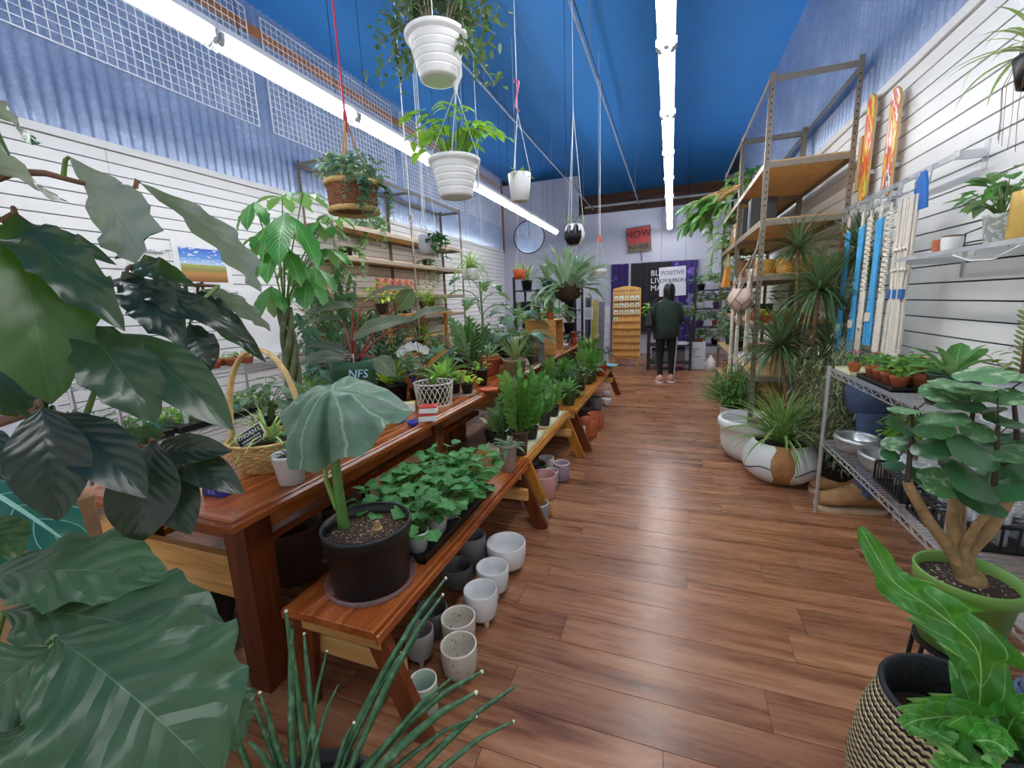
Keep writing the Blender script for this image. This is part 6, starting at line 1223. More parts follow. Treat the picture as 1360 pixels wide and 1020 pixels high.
# under the rack: denim legs in tan shoes; another pair at the right edge
MDEN = plain('46587a', .85, var=.25, scale=30, bump=.4, bscale=150, name='denim'); MSUE = plain('a07850', .85, var=.15, scale=18, name='tan_suede'); MSOLE = plain('cbb898', .7, name='gum_sole')
def shoe(t, c, yaw, L, upper, sole, lace):
    d = Vector((math.cos(yaw), math.sin(yaw), 0)); s = Vector((-d.y, d.x, 0)); b = MB(); sec = [(-.5, .30, .10), (-.42, .38, .105), (-.25, .40, .11), (0, .40, .085), (.2, .45, .062), (.36, .44, .05), (.46, .34, .04), (.5, .18, .03)]
    n = 10; vs = []
    for u, w, h in sec:
        for j in range(n): a = 2*PI*j/n; zz = .022+h*1.35*L/.3*(.5+.5*math.sin(a)); vs.append(c+d*(u*L)+s*(math.cos(a)*w*L*.5*(.85 if math.sin(a) > .5 else 1))+Vector((0, 0, zz)))
    b.add(vs, [(i*n+j, i*n+(j+1) % n, (i+1)*n+(j+1) % n, (i+1)*n+j) for i in range(len(sec)-1) for j in range(n)]+[tuple(range(n-1, -1, -1)), tuple(range((len(sec)-1)*n, len(sec)*n))], True); b.build('upper', upper, t)
    b = MB(); vs = []; out = [(u, w*.54) for u, w, h in sec]+[(u, -w*.54) for u, w, h in reversed(sec)]
    for z in (0, .026): vs += [c+d*(u*L*1.02)+s*(w*L)+Vector((0, 0, z)) for u, w in out]
    m_ = len(out); b.add(vs, [tuple(range(m_)), tuple(range(2*m_-1, m_-1, -1))]+[(j, (j+1) % m_, m_+(j+1) % m_, m_+j) for j in range(m_)]); b.build('sole', sole, t); b = MB()
    for k in range(4): q = c+d*(L*(-.05+.08*k)); b.tube([q+s*(.05*L/.3)+Vector((0, 0, (.085-.008*k)*L/.26)), q+Vector((0, 0, (.122-.012*k)*L/.26)), q-s*(.05*L/.3)+Vector((0, 0, (.085-.008*k)*L/.26))], .004, 4)
    b.build('laces', lace, t)
t = thing('denim_planter', 'stuffed denim jeans planter in tan suede shoes under the chrome rack', 'planter', (1.2, 3.42, 0)); c = Vector((1.2, 3.42, 0))
for k, (x, y, yw) in enumerate(((1.21, 3.42, PI+.1), (1.24, 3.66, PI-.25))):
    shoe(t, Vector((x, y, 0)), yw, .40, MSUE, MSOLE, plain('7a5a3c', .7)); b = MB(); b.tube([(x+.08, y, .075), (x+.085, y, .14), (x+.10, y, .4), (x+.09, y+(.05 if k == 0 else -.05), .68)], [.062, .066, .075, .095], 12); b.lathe([(.064, 0), (.074, .005), (.072, .05), (.064, .05)], 12, (x+.082, y, .10)); b.build('trouser_leg', MDEN, t)
b = MB(); b.lathe([(.09, 0), (.15, .05), (.17, .14), (.16, .24), (.15, .25), (.13, .2), (.001, .18)], 18, (1.29, 3.54, .64), sx=.75); b.build('trouser_seat', MDEN, t)
t = thing('denim_leg_planter', 'denim trouser leg in red and white sneaker at the right edge', 'planter', (1.15, 1.6, 0)); shoe(t, Vector((1.13, 1.66, 0)), PI+.5, .3, plain('8a2330', .7), MPW, MPW); b = MB(); b.tube([(1.19, 1.69, .09), (1.195, 1.69, .2), (1.21, 1.7, .46)], [.07, .066, .075], 12); b.lathe([(.07, 0), (.084, .005), (.08, .07), (.07, .07)], 12, (1.192, 1.69, .11)); b.build('trouser_leg', plain('7387a8', .85, var=.25, scale=30, bump=.4, bscale=150), t)
t = thing('white_carton', 'white cardboard carton on the near rack shelf at the right edge', 'box', (1.2, 1.6, .524)); b = MB(); b.box((1.12, 1.5, .524), (1.38, 1.76, .66), .003); b.build('carton', MPW, t); b = MB(); b.add([(1.12, 1.5, .661), (1.25, 1.5, .70), (1.25, 1.76, .70), (1.12, 1.76, .661), (1.12, 1.5, .659), (1.25, 1.5, .697), (1.25, 1.76, .697), (1.12, 1.76, .659)], [(0,1,2,3),(7,6,5,4),(0,4,5,1),(1,5,6,2),(2,6,7,3),(3,7,4,0)]); b.build('flap', MPW, t)
# ---------------------------------------------------------------- round-leaved tree in the green pot on a wire stand
c = Vector((.835, 1.505, .445)); t = thing('wire_plant_stand', 'black hairpin wire plant stand under the green pot', 'stand', (c.x, c.y, 0)); b = MB()
for k in range(3):
    a = .6+2*PI*k/3+PI*.5; q = Vector((math.cos(a), math.sin(a), 0))
    b2 = MB(); s = Vector((-q.y, q.x, 0)); b2.tube([c+q*.085+s*.035+Vector((0, 0, -.008)), Vector((c.x, c.y, 0))+q*.125+s*.012+Vector((0, 0, .006)), Vector((c.x, c.y, 0))+q*.13+Vector((0, 0, .005)), Vector((c.x, c.y, 0))+q*.125-s*.012+Vector((0, 0, .006)), c+q*.085-s*.035+Vector((0, 0, -.008))], .006, 6); b2.build('leg', MBLK, t)
b.lathe([(.001, -.012), (.098, -.012), (.098, -.002), (.001, -.002)], 24, c, False); b.build('plate', MBLK, t)
t = thing('round_leaf_tree', 'small tree with round mottled leaves and stout tan trunks in a green pot', 'tree', c); hp = .235
b = MB(); b.lathe([(.082, 0), (.087, .003), (.108, hp-.045), (.117, hp-.045), (.120, hp-.004), (.117, hp), (.111, hp-.003), (.107, hp-.05)], 36, c); b.build('pot', plain('6d9a44', .4, var=.05, name='leaf_green_plastic'), t)
b = MB(); b.disc(.108, hp-.035, 30, c, .01); b.build('soil', speck('perlite_soil', '3b2c22', 'd8d2c6', .95, 120, .66), t)
MTRK = plain('9b7d56', .85, var=.25, scale=22, bump=.7, bscale=45, name='tan_bark'); base = c+Vector((.01, 0, hp-.05)); Y0p = c.y
def P3(px, py, dy): return Yp(px, py, Y0p+dy)
trunks = [((1262, 730, 0), (1232, 690, -.03), (1209, 650, -.02), (1205, 640, -.02), .019), ((1270, 725, 0), (1266, 690, .03), (1272, 650, .05), (1278, 632, .06), .021), ((1280, 728, -.02), (1296, 700, -.04), (1312, 680, -.05), (1318, 668, -.05), .014), ((1285, 735, 0), (1315, 705, .0), (1345, 655, .02), (1352, 630, .03), .019), ((1276, 722, .03), (1279, 690, .05), (1281, 665, .05), (1282, 655, .05), .008)]
b = MB(); b.blob(base+Vector((0, 0, .015)), (.036, .033, .045), 12, 8, .1); b.build('root_flare', MTRK, t)
for a_, b_, c_, d_, r_ in trunks: b = MB(); b.tube([base]+[P3(*q) for q in (a_, b_, c_, d_)], [r_*1.0, r_*.88, r_*.76, r_*.70, r_*.66], 10); b.build('trunk', MTRK, t)
MRND = leafmat('leaf_round', '2c5c38', '4a7a52', '86a184', rough=.33, nlat=5, vw=.012, trans=.12, latw=.2, bump=.06); MRNDV = leafmat('leaf_round_mottled', '4f7c50', '86a67e', '8fa88a', rough=.35, nlat=6, vw=.015, varieg=('94b088', 34, .54), trans=.12, latw=.3, bump=.08)
stems = [((1205, 640, -.02), (1210, 590, 0), (1212, 548, .02)), ((1278, 632, .06), (1288, 570, .06), (1298, 520, .06)), ((1318, 668, -.05), (1322, 620, -.04), (1326, 565, -.02)), ((1352, 630, .03), (1350, 570, .04), (1345, 515, .05))]
for s_ in stems: b = MB(); b.tube([P3(*q) for q in s_], [.007, .006, .004], 6); b.build('stem', plain('3c3026', .7), t)
RL = [(1203, 546, 22, 1, 0), (1196, 566, 20, 0, -.03), (1252, 557, 30, 1, -.05), (1240, 572, 24, 1, -.02), (1240, 596, 27, 0, -.05), (1290, 602, 34, 0, -.08), (1342, 604, 36, 1, -.06), (1332, 560, 24, 0, 0), (1298, 574, 22, 1, -.03), (1288, 641, 36, 0, -.10), (1298, 664, 34, 0, -.09), (1342, 652, 30, 0, -.08), (1190, 590, 18, 1, .02), (1187, 619, 14, 0, .02), (1222, 633, 18, 0, 0), (1248, 642, 28, 1, -.02), (1275, 540, 28, 0, -.02), (1272, 514, 34, 1, .04), (1306, 500, 34, 1, .06), (1345, 503, 34, 1, .06), (1252, 524, 28, 1, .05), (1328, 528, 30, 1, .02), (1300, 515, 30, 1, -.06), (1352, 585, 28, 0, .04), (1305, 545, 26, 0, .05), (1350, 535, 30, 1, .1), (1320, 588, 22, 0, .06), (1258, 585, 20, 0, .06), (1212, 600, 14, 1, .05), (1270, 622, 22, 0, .05), (1325, 632, 24, 0, .06), (1290, 520, 34, 1, -.03), (1230, 552, 24, 1, .08), (1355, 625, 24, 0, -.04), (1182, 605, 12, 0, 0)]
allst = [P3(*q) for s_ in stems for q in s_]
S = MB()
for k, (px, py, rp, v, dy) in enumerate(RL):
    cc = P3(px, py, dy); r_ = rp*mpp(cc)*.92; near = min(allst, key=lambda q: (q-cc).length); d = cc-near; d.z *= .08; d = (d if math.hypot(d.x, d.y) > .025 else Vector((math.cos(k*2.4), math.sin(k*2.4), 0))).normalized(); tilt = Vector((u_(-.3, .3), (-.12 if py < 562 else -.7)+u_(-.25, .2), 1))
    big_leaf('leaf', cc-d*r_, cc+d*r_, r_*1.9, tilt, MRNDV if v else MRND, t, 'round', .35, .10, .06, 2, 10, 3, seed=k, cup=.1); S.tube([near, near.lerp(cc-d*r_, .6)+Vector((0, 0, .015)), cc-d*r_], .0022, 4, False)
S.build('petioles', plain('4a3a2a', .6), t, 'stuff')
# ---------------------------------------------------------------- woven basket with the wavy plant
c = Vector(D(1275, 940, 1.0)); c.z = 0; ztop = D(1275, 930, 1.0).z; t = thing('patterned_basket', 'large black and cream woven basket with wavy-leaved plant, bottom right corner', 'basket', c)
def basket_mat():
    m, tt, bb = nt('zigzag_woven_basket'); tc = N(tt, 'ShaderNodeTexCoord'); sp = N(tt, 'ShaderNodeSeparateXYZ'); tt.links.new(tc.outputs['Object'], sp.inputs[0])
    ang = math_(tt, 'ARCTAN2', sp.outputs[1], sp.outputs[0]); u = math_(tt, 'MULTIPLY', ang, 64/(2*PI)); z = math_(tt, 'MULTIPLY', sp.outputs[2], 120.0)
    zig = math_(tt, 'ABSOLUTE', math_(tt, 'SUBTRACT', math_(tt, 'FRACT', u), .5)); f = math_(tt, 'FRACT', math_(tt, 'MULTIPLY', math_(tt, 'ADD', z, math_(tt, 'MULTIPLY', zig, 1.1)), .5))
    blk = math_(tt, 'GREATER_THAN', f, .5)
    tt.links.new(mixc(tt, blk, srgb('cdbb92'), srgb('2a231f')), bb.inputs['Base Color']); bb.inputs['Roughness'].default_value = .85
    bp = N(tt, 'ShaderNodeBump', Strength=.6, Distance=.006); tt.links.new(math_(tt, 'SINE', math_(tt, 'MULTIPLY', z, 2*PI)), bp.inputs['Height']); tt.links.new(bp.outputs[0], bb.inputs['Normal']); return m
b = MB(); hz = ztop; pr = [(.13, 0), (.16, .01), (.185, hz*.35), (.19, hz*.55), (.175, hz*.78), (.145, hz*.97)]; pts = []
b.lathe(pr, 48, c); b.build('woven_body', basket_mat(), t); b = MB(); b.lathe([(.144, hz*.96), (.148, hz*.985), (.142, hz), (.134, hz*.99), (.14, hz*.8), (.15, hz*.7)], 48, c); b.build('black_rim', plain('23252b', .8, var=.2, scale=40, bump=.5), t)
b = MB(); b.disc(.15, hz*.78, 30, c, .01); b.build('soil', MSOIL, t)
b = MB(); e1 = c+Vector((.11, .09, hz)); b.tube([e1, e1+Vector((.02, .05, .05)), e1+Vector((.12, .03, .06)), e1+Vector((.16, -.05, 0))], .009, 7); b.build('rope_handle', plain('b9a27a', .8, bump=.6, bscale=150), t)
MWAV = leafmat('leaf_wavy', '3f8a34', 'a9d48a', '7fae66', rough=.3, nlat=7, vw=.03, trans=.28); root = c+Vector((.03, .0, hz*.8))
def wavy(pts, W, seed):                 # long ruffled leaf following a 3-D curve
    n = 60; pts = [Vector(p) for p in pts]
    def cr(s):
        x = s*(len(pts)-1); i = min(int(x), len(pts)-2); f = x-i; p0, p1, p2, p3 = pts[max(i-1, 0)], pts[i], pts[i+1], pts[min(i+2, len(pts)-1)]
        return .5*((2*p1)+(p2-p0)*f+(2*p0-5*p1+4*p2-p3)*f*f+(3*p1-p0-3*p2+p3)*f**3)
    V, U = [], []; ny = 6
    for i in range(n+1):
        s = i/n; p = cr(s); d = (cr(min(1, s+.02))-cr(max(0, s-.02))).normalized(); x, y, z = frame(d, (-.3, -.75, .6)); w = W*math.sin(PI*min(1, .04+s*.95)**.8)**.7+.004
        for j in range(2*ny+1):
            q = (j-ny)/ny; ruf = 1.0*abs(q)**1.8*math.sin(s*36+(1.7 if q > 0 else 0)+seed)*w*.5+.15*abs(q)*w; V.append(tuple(p+y*(q*w*.5*(1+.05*abs(q)*math.sin(s*36+seed+1)))+z*ruf-c)); U.append((s, .5+.5*q))
    m_ = 2*ny+1; F = [(i*m_+j, (i+1)*m_+j, (i+1)*m_+j+1, i*m_+j+1) for i in range(n) for j in range(m_-1)]
    o = bpy.data.objects.new('leaf', fast_mesh('leaf', np.array(V), np.array(F), np.array(U), MWAV)); COL.objects.link(o); o.parent = t
wavy([root, D(1302, 920, .98), D(1295, 860, .97), D(1240, 810, .97), D(1185, 770, .98), D(1143, 700, 1.0)], .104, 0)
wavy([root, D(1275, 955, .93), D(1225, 955, .88), D(1198, 965, .86)], .075, 1.5)
wavy([root, D(1290, 985, .86), D(1320, 985, .83), D(1345, 1005, .80)], .075, 3)
wavy([root+Vector((.05, 0, 0)), D(1350, 950, .93), D(1380, 950, .93)], .07, 2)
wavy([root, D(1270, 990, .9), D(1260, 1010, .84), D(1240, 1000, .80)], .07, 4)
# ================================================================ back of the shop
# seed rack
c = Vector((-.92, 9.9, 0)); t = thing('seed_rack', 'tall wooden seed packet rack with arched lettered header by the back wall', 'rack', c); wR = .30; HR = 1.78
MRK = wood('seed_rack_wood', 'b07a38', 'd3a055', 'e0b670', axis=2, rough=.5, scale=.6); lean = .10
def rk(x, z, y=0): return c+Vector((x, y+lean*z, z))
b = MB()
for z0, z1 in ((.17, HR-.16),): b.add([rk(-wR, z0), rk(wR, z0), rk(wR*.96, z1), rk(-wR*.96, z1), rk(-wR, z0, .015), rk(wR, z0, .015), rk(wR*.96, z1, .015), rk(-wR*.96, z1, .015)], [(0,1,2,3),(7,6,5,4),(0,4,5,1),(1,5,6,2),(2,6,7,3),(3,7,4,0)])
b.build('back_panel', MRK, t)
b = MB(); n = 12; top = [rk(-wR*.98+2*wR*.98*i/n, HR-.06+.05*math.sin(PI*i/n), -.03) for i in range(n+1)]; bot = [rk(-wR*.98+2*wR*.98*i/n, HR-.20, -.03) for i in range(n+1)]; k = n+1
b.add(bot+top+[p+Vector((0, .02, 0)) for p in bot+top], [(i, i+1, k+i+1, k+i) for i in range(n)]+[(2*k+k+i, 2*k+k+i+1, 2*k+i+1, 2*k+i) for i in range(n)]+[(k+i, k+i+1, 3*k+i+1, 3*k+i) for i in range(n)]); b.build('header', MRK, t)
lettering('KITAZAWA SEED CO', plain('4a2a18', .6), t, rk(0, HR-.11, -.034), (1, 0, 0), (0, lean, 1), .062, depth=.001)
for s in (-1, 1): b = MB(); b.bar(rk(s*wR, .17, -.01), rk(s*wR*.96, HR-.1, -.01), .02, .10, (0, 1, 0)); b.build('side_board', MRK, t)
MPK = [plain(q, .6, var=.03) for q in ('eef0e2', 'e9e2b8', 'e4eadc')]; MVEG = [plain(q, .6) for q in ('5a8a3a', '6a3a5a', '7a9a4a', 'b8702c', '3a6a3a')]
for r_ in range(9):
    z = .22+r_*.152; b = MB(); b.box(rk(-wR*.95, z, -.06), rk(wR*.95, z+.012, .0)); b.build('shelf', MRK, t)
    b = MB(); b.box(rk(-wR*.95, z, -.064), rk(wR*.95, z+.03, -.058)); b.build('shelf_lip', plain('b9823c', .5), t)
for r_, n in ((8, 5), (7, 5), (6, 5), (5, 1)):
    for k in range(n):
        z = .232+r_*.152; x = -wR*.76+k*wR*.38; p = thing('seed_packet', 'pale seed packet, '+ORD[k]+' from the left in the '+ORD[8-r_]+' row of the seed rack', 'packet', rk(x, z, -.035), 0, 'seed packets in the wooden rack')
        b = MB(); b.add([rk(x-.042, z, -.035), rk(x+.042, z, -.035), rk(x+.042, z+.115, -.03), rk(x-.042, z+.115, -.03), rk(x-.042, z, -.027), rk(x+.042, z, -.027), rk(x+.042, z+.115, -.022), rk(x-.042, z+.115, -.022)], [(0,1,2,3),(7,6,5,4),(0,4,5,1),(1,5,6,2),(2,6,7,3),(3,7,4,0)]); b.build('paper', MPK[(r_+k) % 3], p)
        b = MB(); b.blob(rk(x, z+.05, -.036), (.018, .003, .02), 8, 5); b.build('picture', MVEG[(k*2+r_) % 5], p)
for s in (-1, 1): b = MB(); b.bar(rk(s*wR*.8, 0, 0)+Vector((0, -.0, 0)), rk(s*wR*.9, .2, 0), .03, .03); b.bar(c+Vector((s*wR*.85, .45, 0)), rk(s*wR*.9, 1.0, .03), .02, .02); b.build('leg', MRK, t)
# curtain, banner, protest signs, poster
def cloth(t, name, x0, x1, z0, z1, y, mat, folds=9, amp=.03):
    b = MB(); n = folds*6; vs = []
    for z in (z0, (z0+z1)/2, z1): vs += [(x0+(x1-x0)*i/n, y+amp*math.sin(2*PI*folds*i/n)*(1 if z < z1 else .5), z) for i in range(n+1)]
    vs += [(a, e+.008, d) for a, e, d in vs]; k = n+1; b.add(vs, [(r_*k+i, r_*k+i+1, (r_+1)*k+i+1, (r_+1)*k+i) for r_ in range(2) for i in range(n)]+[((r_+4)*k+i, (r_+4)*k+i+1, (r_+3)*k+i+1, (r_+3)*k+i) for r_ in range(2) for i in range(n)], True); return b.build(name, mat, t)
t = thing('purple_curtain', 'dark purple tapestry curtain on a rail along the back wall', 'curtain', (-.9, YB-.1, 0)); cloth(t, 'drape', -1.55, -1.10, .02, 2.42, YB-.1, speck('purple_tapestry', '2b1c5c', '5a3fa0', .8, 3, .6), 3)
cloth(t, 'drape', -.10, .62, .02, 2.40, YB-.1, speck('violet_tapestry', '3a2a72', '7a62b8', .8, 4, .6), 5); b = MB(); b.bar((-1.6, YB-.06, 2.44), (.7, YB-.06, 2.44), .03, .035); b.box((-1.08, YB-.14, .02), (-1.03, YB-.1, 2.43)); b.build('rail', MGREY, t)
t = thing('black_banner', 'black hanging banner with white capital letters beside the white poster', 'banner', (-.6, YB-.16, .9)); b = cloth(t, 'cloth', -1.02, -.02, .6, 2.4, YB-.17, plain('1b1a20', .8), 5, .012)
lettering('BLACK\nLIVES\nMATTER', MPW, t, (-.52, YB-.20, 1.93), (1, 0, 0), (0, 0, 1), .20, depth=.002, align='LEFT')
c = Vector((-.845, YB-.06, 3.03)); t = thing('protest_sign', 'small square protest sign reading NOW NEVER on a stick', 'sign', c); R = Vector((.995, 0, -.0)); R = Vector((math.cos(.07), 0, math.sin(.07))); U = Vector((-R.z, 0, R.x))
def slab(name, c, R, U, w, h, th, mat, par, off=0):
    Nn = R.cross(U); b = MB(); vs = [c+R*(a*w/2)+U*(e*h/2)+Nn*(off+d) for d in (-th, 0) for a, e in ((-1,-1),(1,-1),(1,1),(-1,1))]; b.add(vs, [(3,2,1,0),(4,5,6,7),(0,1,5,4),(1,2,6,5),(2,3,7,6),(3,0,4,7)]); return b.build(name, mat, par)
slab('board', c, R, U, .62, .64, .02, plain('6b5f55', .7, var=.2, scale=6), t); slab('red_panel', c+U*.09, R, U, .58, .40, .004, plain('a8423e', .7, var=.2), t, .003)
lettering('NOW', plain('4a1f22', .7), t, c+U*.12+Vector((0, -.005, 0)), R, U, .25, depth=.001); lettering('NEVER', plain('17120f', .7), t, c-U*.21+Vector((0, -.004, 0)), R, U, .17, depth=.001)
b = MB(); b.bar(c-U*.3+Vector((.04, .03, 0)), c-U*.66+Vector((.06, .03, 0)), .03, .02); b.build('stick', MBROWNSTEM, t); b = MB(); b.box((c.x-.02, YB-.04, c.z-.1), (c.x+.02, YB, c.z+.1)); b.build('wall_mount', MBROWNSTEM, t)
c = Vector((.02, 11.2, 1.86)); t = thing('white_poster', 'white hand-lettered poster reading POSITIVE hanging behind the standing person', 'poster', c); slab('sheet', c, Vector((1, 0, .03)), Vector((-.03, 0, 1)), .60, .68, .006, plain('dfe0ea', .6, var=.03), t)
lettering('POSITIVE', plain('2a2d36', .6), t, c+Vector((0, -.004, .20)), (1, 0, .03), (0, 0, 1), .135, depth=.001, spacing=.95); lettering('JOY & FRON', plain('3a4048', .6), t, c+Vector((0, -.004, .02)), (1, 0, .03), (0, 0, 1), .13, depth=.001, spacing=.8)
for s in (-.27, .27): b = MB(); b.tube([c+Vector((s, 0, .33)), (c.x+s, c.y, HC+.02)], .003, 4); b.build('string', MBLK, t)
# dark work cart and things on it behind the person
t = thing('work_cart', 'dark metal work cart with shelves behind the standing person', 'cart', (.0, 9.6, 0)); MCART = plain('2c2d33', .45, .3)
for x in (-.42, .40):
    for y in (9.42, 9.9): b = MB(); b.box((x-.025, y-.025, .0), (x+.025, y+.025, .95)); b.build('post', MCART, t)
for z in (.14, .5, .93): b = MB(); b.box((-.45, 9.4, z), (.43, 9.92, z+.03), .004); b.build('shelf', MCART, t)
t = thing('paper_stack', 'stack of pale papers and a tray on the middle shelf of the work cart', 'papers', (.1, 9.5, .53)); b = MB(); b.box((.02, 9.44, .53), (.34, 9.8, .57), .004); b.build('sheets', MPW, t)
t = thing('storage_bin', 'grey storage bin on the bottom shelf of the work cart', 'bin', (-.05, 9.5, .17)); b = MB(); b.box((-.34, 9.46, .171), (.3, 9.86, .4), .01); b.build('body', plain('55585f', .5), t); b = MB(); b.box((-.35, 9.45, .4), (.31, 9.87, .43), .006); b.build('lid', plain('3c3e44', .5), t)
potted('potted_plant', 'bright leafy plant on the work cart left of the person', 'plant', (-.38, 9.62, .96), .08, .14, MPB, 'bright', lambda F, S, z: bush(F, z, 50, .18, .34, .12, .06, S=S))
potted('potted_plant', 'purple-grey trailing plant on the work cart right of the person', 'plant', (.32, 9.62, .96), .08, .14, plain('5a4a8a', .5), 'grey', lambda F, S, z: bush(F, z, 60, .22, .34, .09, .05, S=S))
# shelves of stock to the right of the cart
t = thing('stock_shelf', 'dark open shelf crowded with small plants at the back right', 'shelving', (.95, 10.6, 0))
for x in (.48, 1.42):
    for y in (10.4, 10.85): b = MB(); b.box((x-.02, y-.02, 0), (x+.02, y+.02, 2.1)); b.build('post', MCART, t)
for z in (.4, .8, 1.2, 1.6): b = MB(); b.box((.46, 10.38, z), (1.44, 10.87, z+.025)); b.build('shelf', MCART, t)
k = 0
for z in (.425, .825, 1.225, 1.625):
    for x in (.62, .95, 1.28):
        potted('potted_plant', ['mid-green', 'grey', 'dark', 'variegated', 'blue-green'][k % 5]+' plant, '+['left', 'middle', 'right'][k % 3]+' on the '+['lowest', 'second', 'third', 'top'][k//3]+' tier of the back right shelf', 'plant', (x, 10.58, z), .09, .13, [MTERRA, MPB, MPW, plain('6a4a7a', .5)][k % 4], ['mid', 'grey', 'deep', 'varieg', 'blue'][k % 5], lambda F, S, z: bush(F, z, 90, .23, .30, .11, .055, S=S)); k += 1
# white floor sign
c = Vector((.50, 9.68, 0)); t = thing('floor_sign', 'white upright floor sign with small hand lettering at the back right', 'sign', c); b = MB(); b.box((c.x-.20, c.y, 0), (c.x+.20, c.y+.03, .56), .003); b.build('board', plain('d9dde6', .5, var=.02), t)
b = MB()
for z, w, x in ((.40, .22, -.02), (.35, .08, -.0), (.29, .15, -.05), (.25, .14, .06)): 
    for q in range(int(w/.022)): b.box((c.x+x-w/2+q*.022, c.y-.002, z), (c.x+x-w/2+q*.022+.013, c.y, z+.018))
b.build('lettering', MBLK, t, 'stuff')
t = thing('white_jug', 'white plastic jug on the floor beside the white sign', 'jug', (.80, 9.6, 0)); b = MB(); b.lathe([(.09, 0), (.1, .01), (.1, .16), (.05, .24), (.03, .26), (.03, .3), (.001, .3)], 16, (.8, 9.6, 0)); b.build('body', MPW, t); b = MB(); b.tube([(.72, 9.58, .24), (.68, 9.58, .2), (.70, 9.58, .1)], .012, 6); b.build('handle', MPW, t)
# left of the seed rack: notices, panels, snake plant
t = thing('leaning_panels', 'dark and yellow panels leaning together left of the seed rack', 'panels', (-1.55, 9.6, 0))
for k, (x, col, h) in enumerate(((-1.72, '4c5058', 1.55), (-1.58, 'a99b4a', 1.5), (-1.44, '6f727a', 1.45), (-1.34, 'c9ccd6', 1.35))): b = MB(); b.bar((x, 9.55+.03*k, 0), (x+.01, 9.70+.03*k, h), .13, .02, (0, 1, 0)); b.build('panel', plain(col, .5), t)
c = Vector((-1.62, 9.2, 1.22)); t = thing('paper_notice', 'white paper notice clipped on a black post left of the seed rack', 'notice', c); slab('paper', c, Vector((1, 0, 0)), Vector((0, 0, 1)), .18, .25, .003, MPW, t)
b = MB()
for k in range(6): b.box((c.x-.07, c.y-.0015, c.z+.08-.03*k), (c.x+.04+.02*(k % 2), c.y-.0005, c.z+.088-.03*k))
b.build('text_lines', plain('6a6d75', .6), t, 'stuff'); b = MB(); b.box((c.x-.015, c.y+.001, 0), (c.x+.015, c.y+.03, 1.5)); b.build('post', MBLK, t)
potted('snake_plant', 'snake plant with yellow-edged leaves in dark pot near the seed rack', 'plant', (-1.32, 7.85, .0), .14, .62, MPB, 'snake', lambda F, S, z: rosette(F, z, 14, .45, .06, 65, 88, 'strap', .3), rb=.12)
# round mirror on the grey column
c = Vector((-3.86, YB-.115, 3.33)); t = thing('round_mirror', 'large round mirror with thin dark frame on the grey back wall', 'mirror', c); b = MB(); n = 40
b.add([c]+[c+Vector((.44*math.cos(2*PI*j/n), 0, .44*math.sin(2*PI*j/n))) for j in range(n)], [(0, 1+j, 1+(j+1) % n) for j in range(n)]); 
mm, tt, bb = nt('mirror_silver'); bb.inputs['Metallic'].default_value = 1; bb.inputs['Roughness'].default_value = .03; bb.inputs['Base Color'].default_value = (.92, .93, .95, 1); b.build('glass', mm, t)
b = MB(); b.tube([c+Vector((.45*math.cos(2*PI*j/n), 0, .45*math.sin(2*PI*j/n))) for j in range(n+1)], .014, 6); b.build('frame', MBLK, t)
# ---------------------------------------------------------------- the person at the back
def skin_mesh(name, verts, edges, radii, mat, parent, sub=1, root=0):
    import bmesh
    bm = bmesh.new(); lay = bm.verts.layers.skin.verify(); vs = [bm.verts.new(v) for v in verts]
    for a, e in edges: bm.edges.new((vs[a], vs[e]))
    for k, v in enumerate(vs): r_ = radii[k]; v[lay].radius = r_ if hasattr(r_, '__len__') else (r_, r_); v[lay].use_root = (k == root)
    me = bpy.data.meshes.new(name); bm.to_mesh(me); bm.free(); o = bpy.data.objects.new(name, me); COL.objects.link(o)
    o.modifiers.new('s', 'SKIN').use_smooth_shade = True; m_ = o.modifiers.new('d', 'SUBSURF'); m_.levels = sub; m_.render_levels = sub
    bpy.context.view_layer.update(); m2 = bpy.data.meshes.new_from_object(o.evaluated_get(bpy.context.evaluated_depsgraph_get())); o.modifiers.clear(); o.data = m2; m2.name = name
    m2.materials.clear(); m2.materials.append(mat); m2.polygons.foreach_set('use_smooth', [True]*len(m2.polygons)); o.parent = parent; return o
P0 = Vector((-.06, 8.05, 0)); t = thing('person', 'person seen from behind in dark green top, black leggings and pink sneakers', 'person', P0, 0, None, local=True)
MSKIN = plain('b58468', .55, var=.05, name='skin'); MHAIR = plain('17151a', .4, var=.2, scale=30, name='black_hair'); MTOP = plain('24382f', .85, var=.12, scale=10, name='dark_green_jersey'); MLEG = plain('15161a', .8, name='black_leggings')
Hh = 1.70
J = dict(pel=(0, 0, .93), sp=(0, .01, 1.12), ch=(.0, .0, 1.32), nk=(.01, .01, 1.45), hd0=(.02, .03, 1.53), hd=(.03, .05, 1.61), hdt=(.03, .05, 1.67), lh=(-.09, 0, .88), lk=(-.10, .02, .49), la=(-.085, -.03, .09), lt=(-.10, .12, .035), rh=(.09, 0, .88), rk=(.105, .06, .49), ra=(.10, .06, .09), rt=(.13, .21, .035),
    ls=(-.155, .0, 1.37), le=(-.205, .03, 1.10), lw=(-.19, .20, .98), lp=(-.17, .26, .96), rs=(.155, .0, 1.37), re=(.215, .05, 1.11), rw=(.20, .24, 1.02), rp=(.17, .30, 1.01))
names = list(J); ix = {n: i for i, n in enumerate(names)}
E_ = [('pel','sp'),('sp','ch'),('ch','nk'),('nk','hd0'),('hd0','hd'),('hd','hdt'),('pel','lh'),('lh','lk'),('lk','la'),('la','lt'),('pel','rh'),('rh','rk'),('rk','ra'),('ra','rt'),('ch','ls'),('ls','le'),('le','lw'),('lw','lp'),('ch','rs'),('rs','re'),('re','rw'),('rw','rp')]
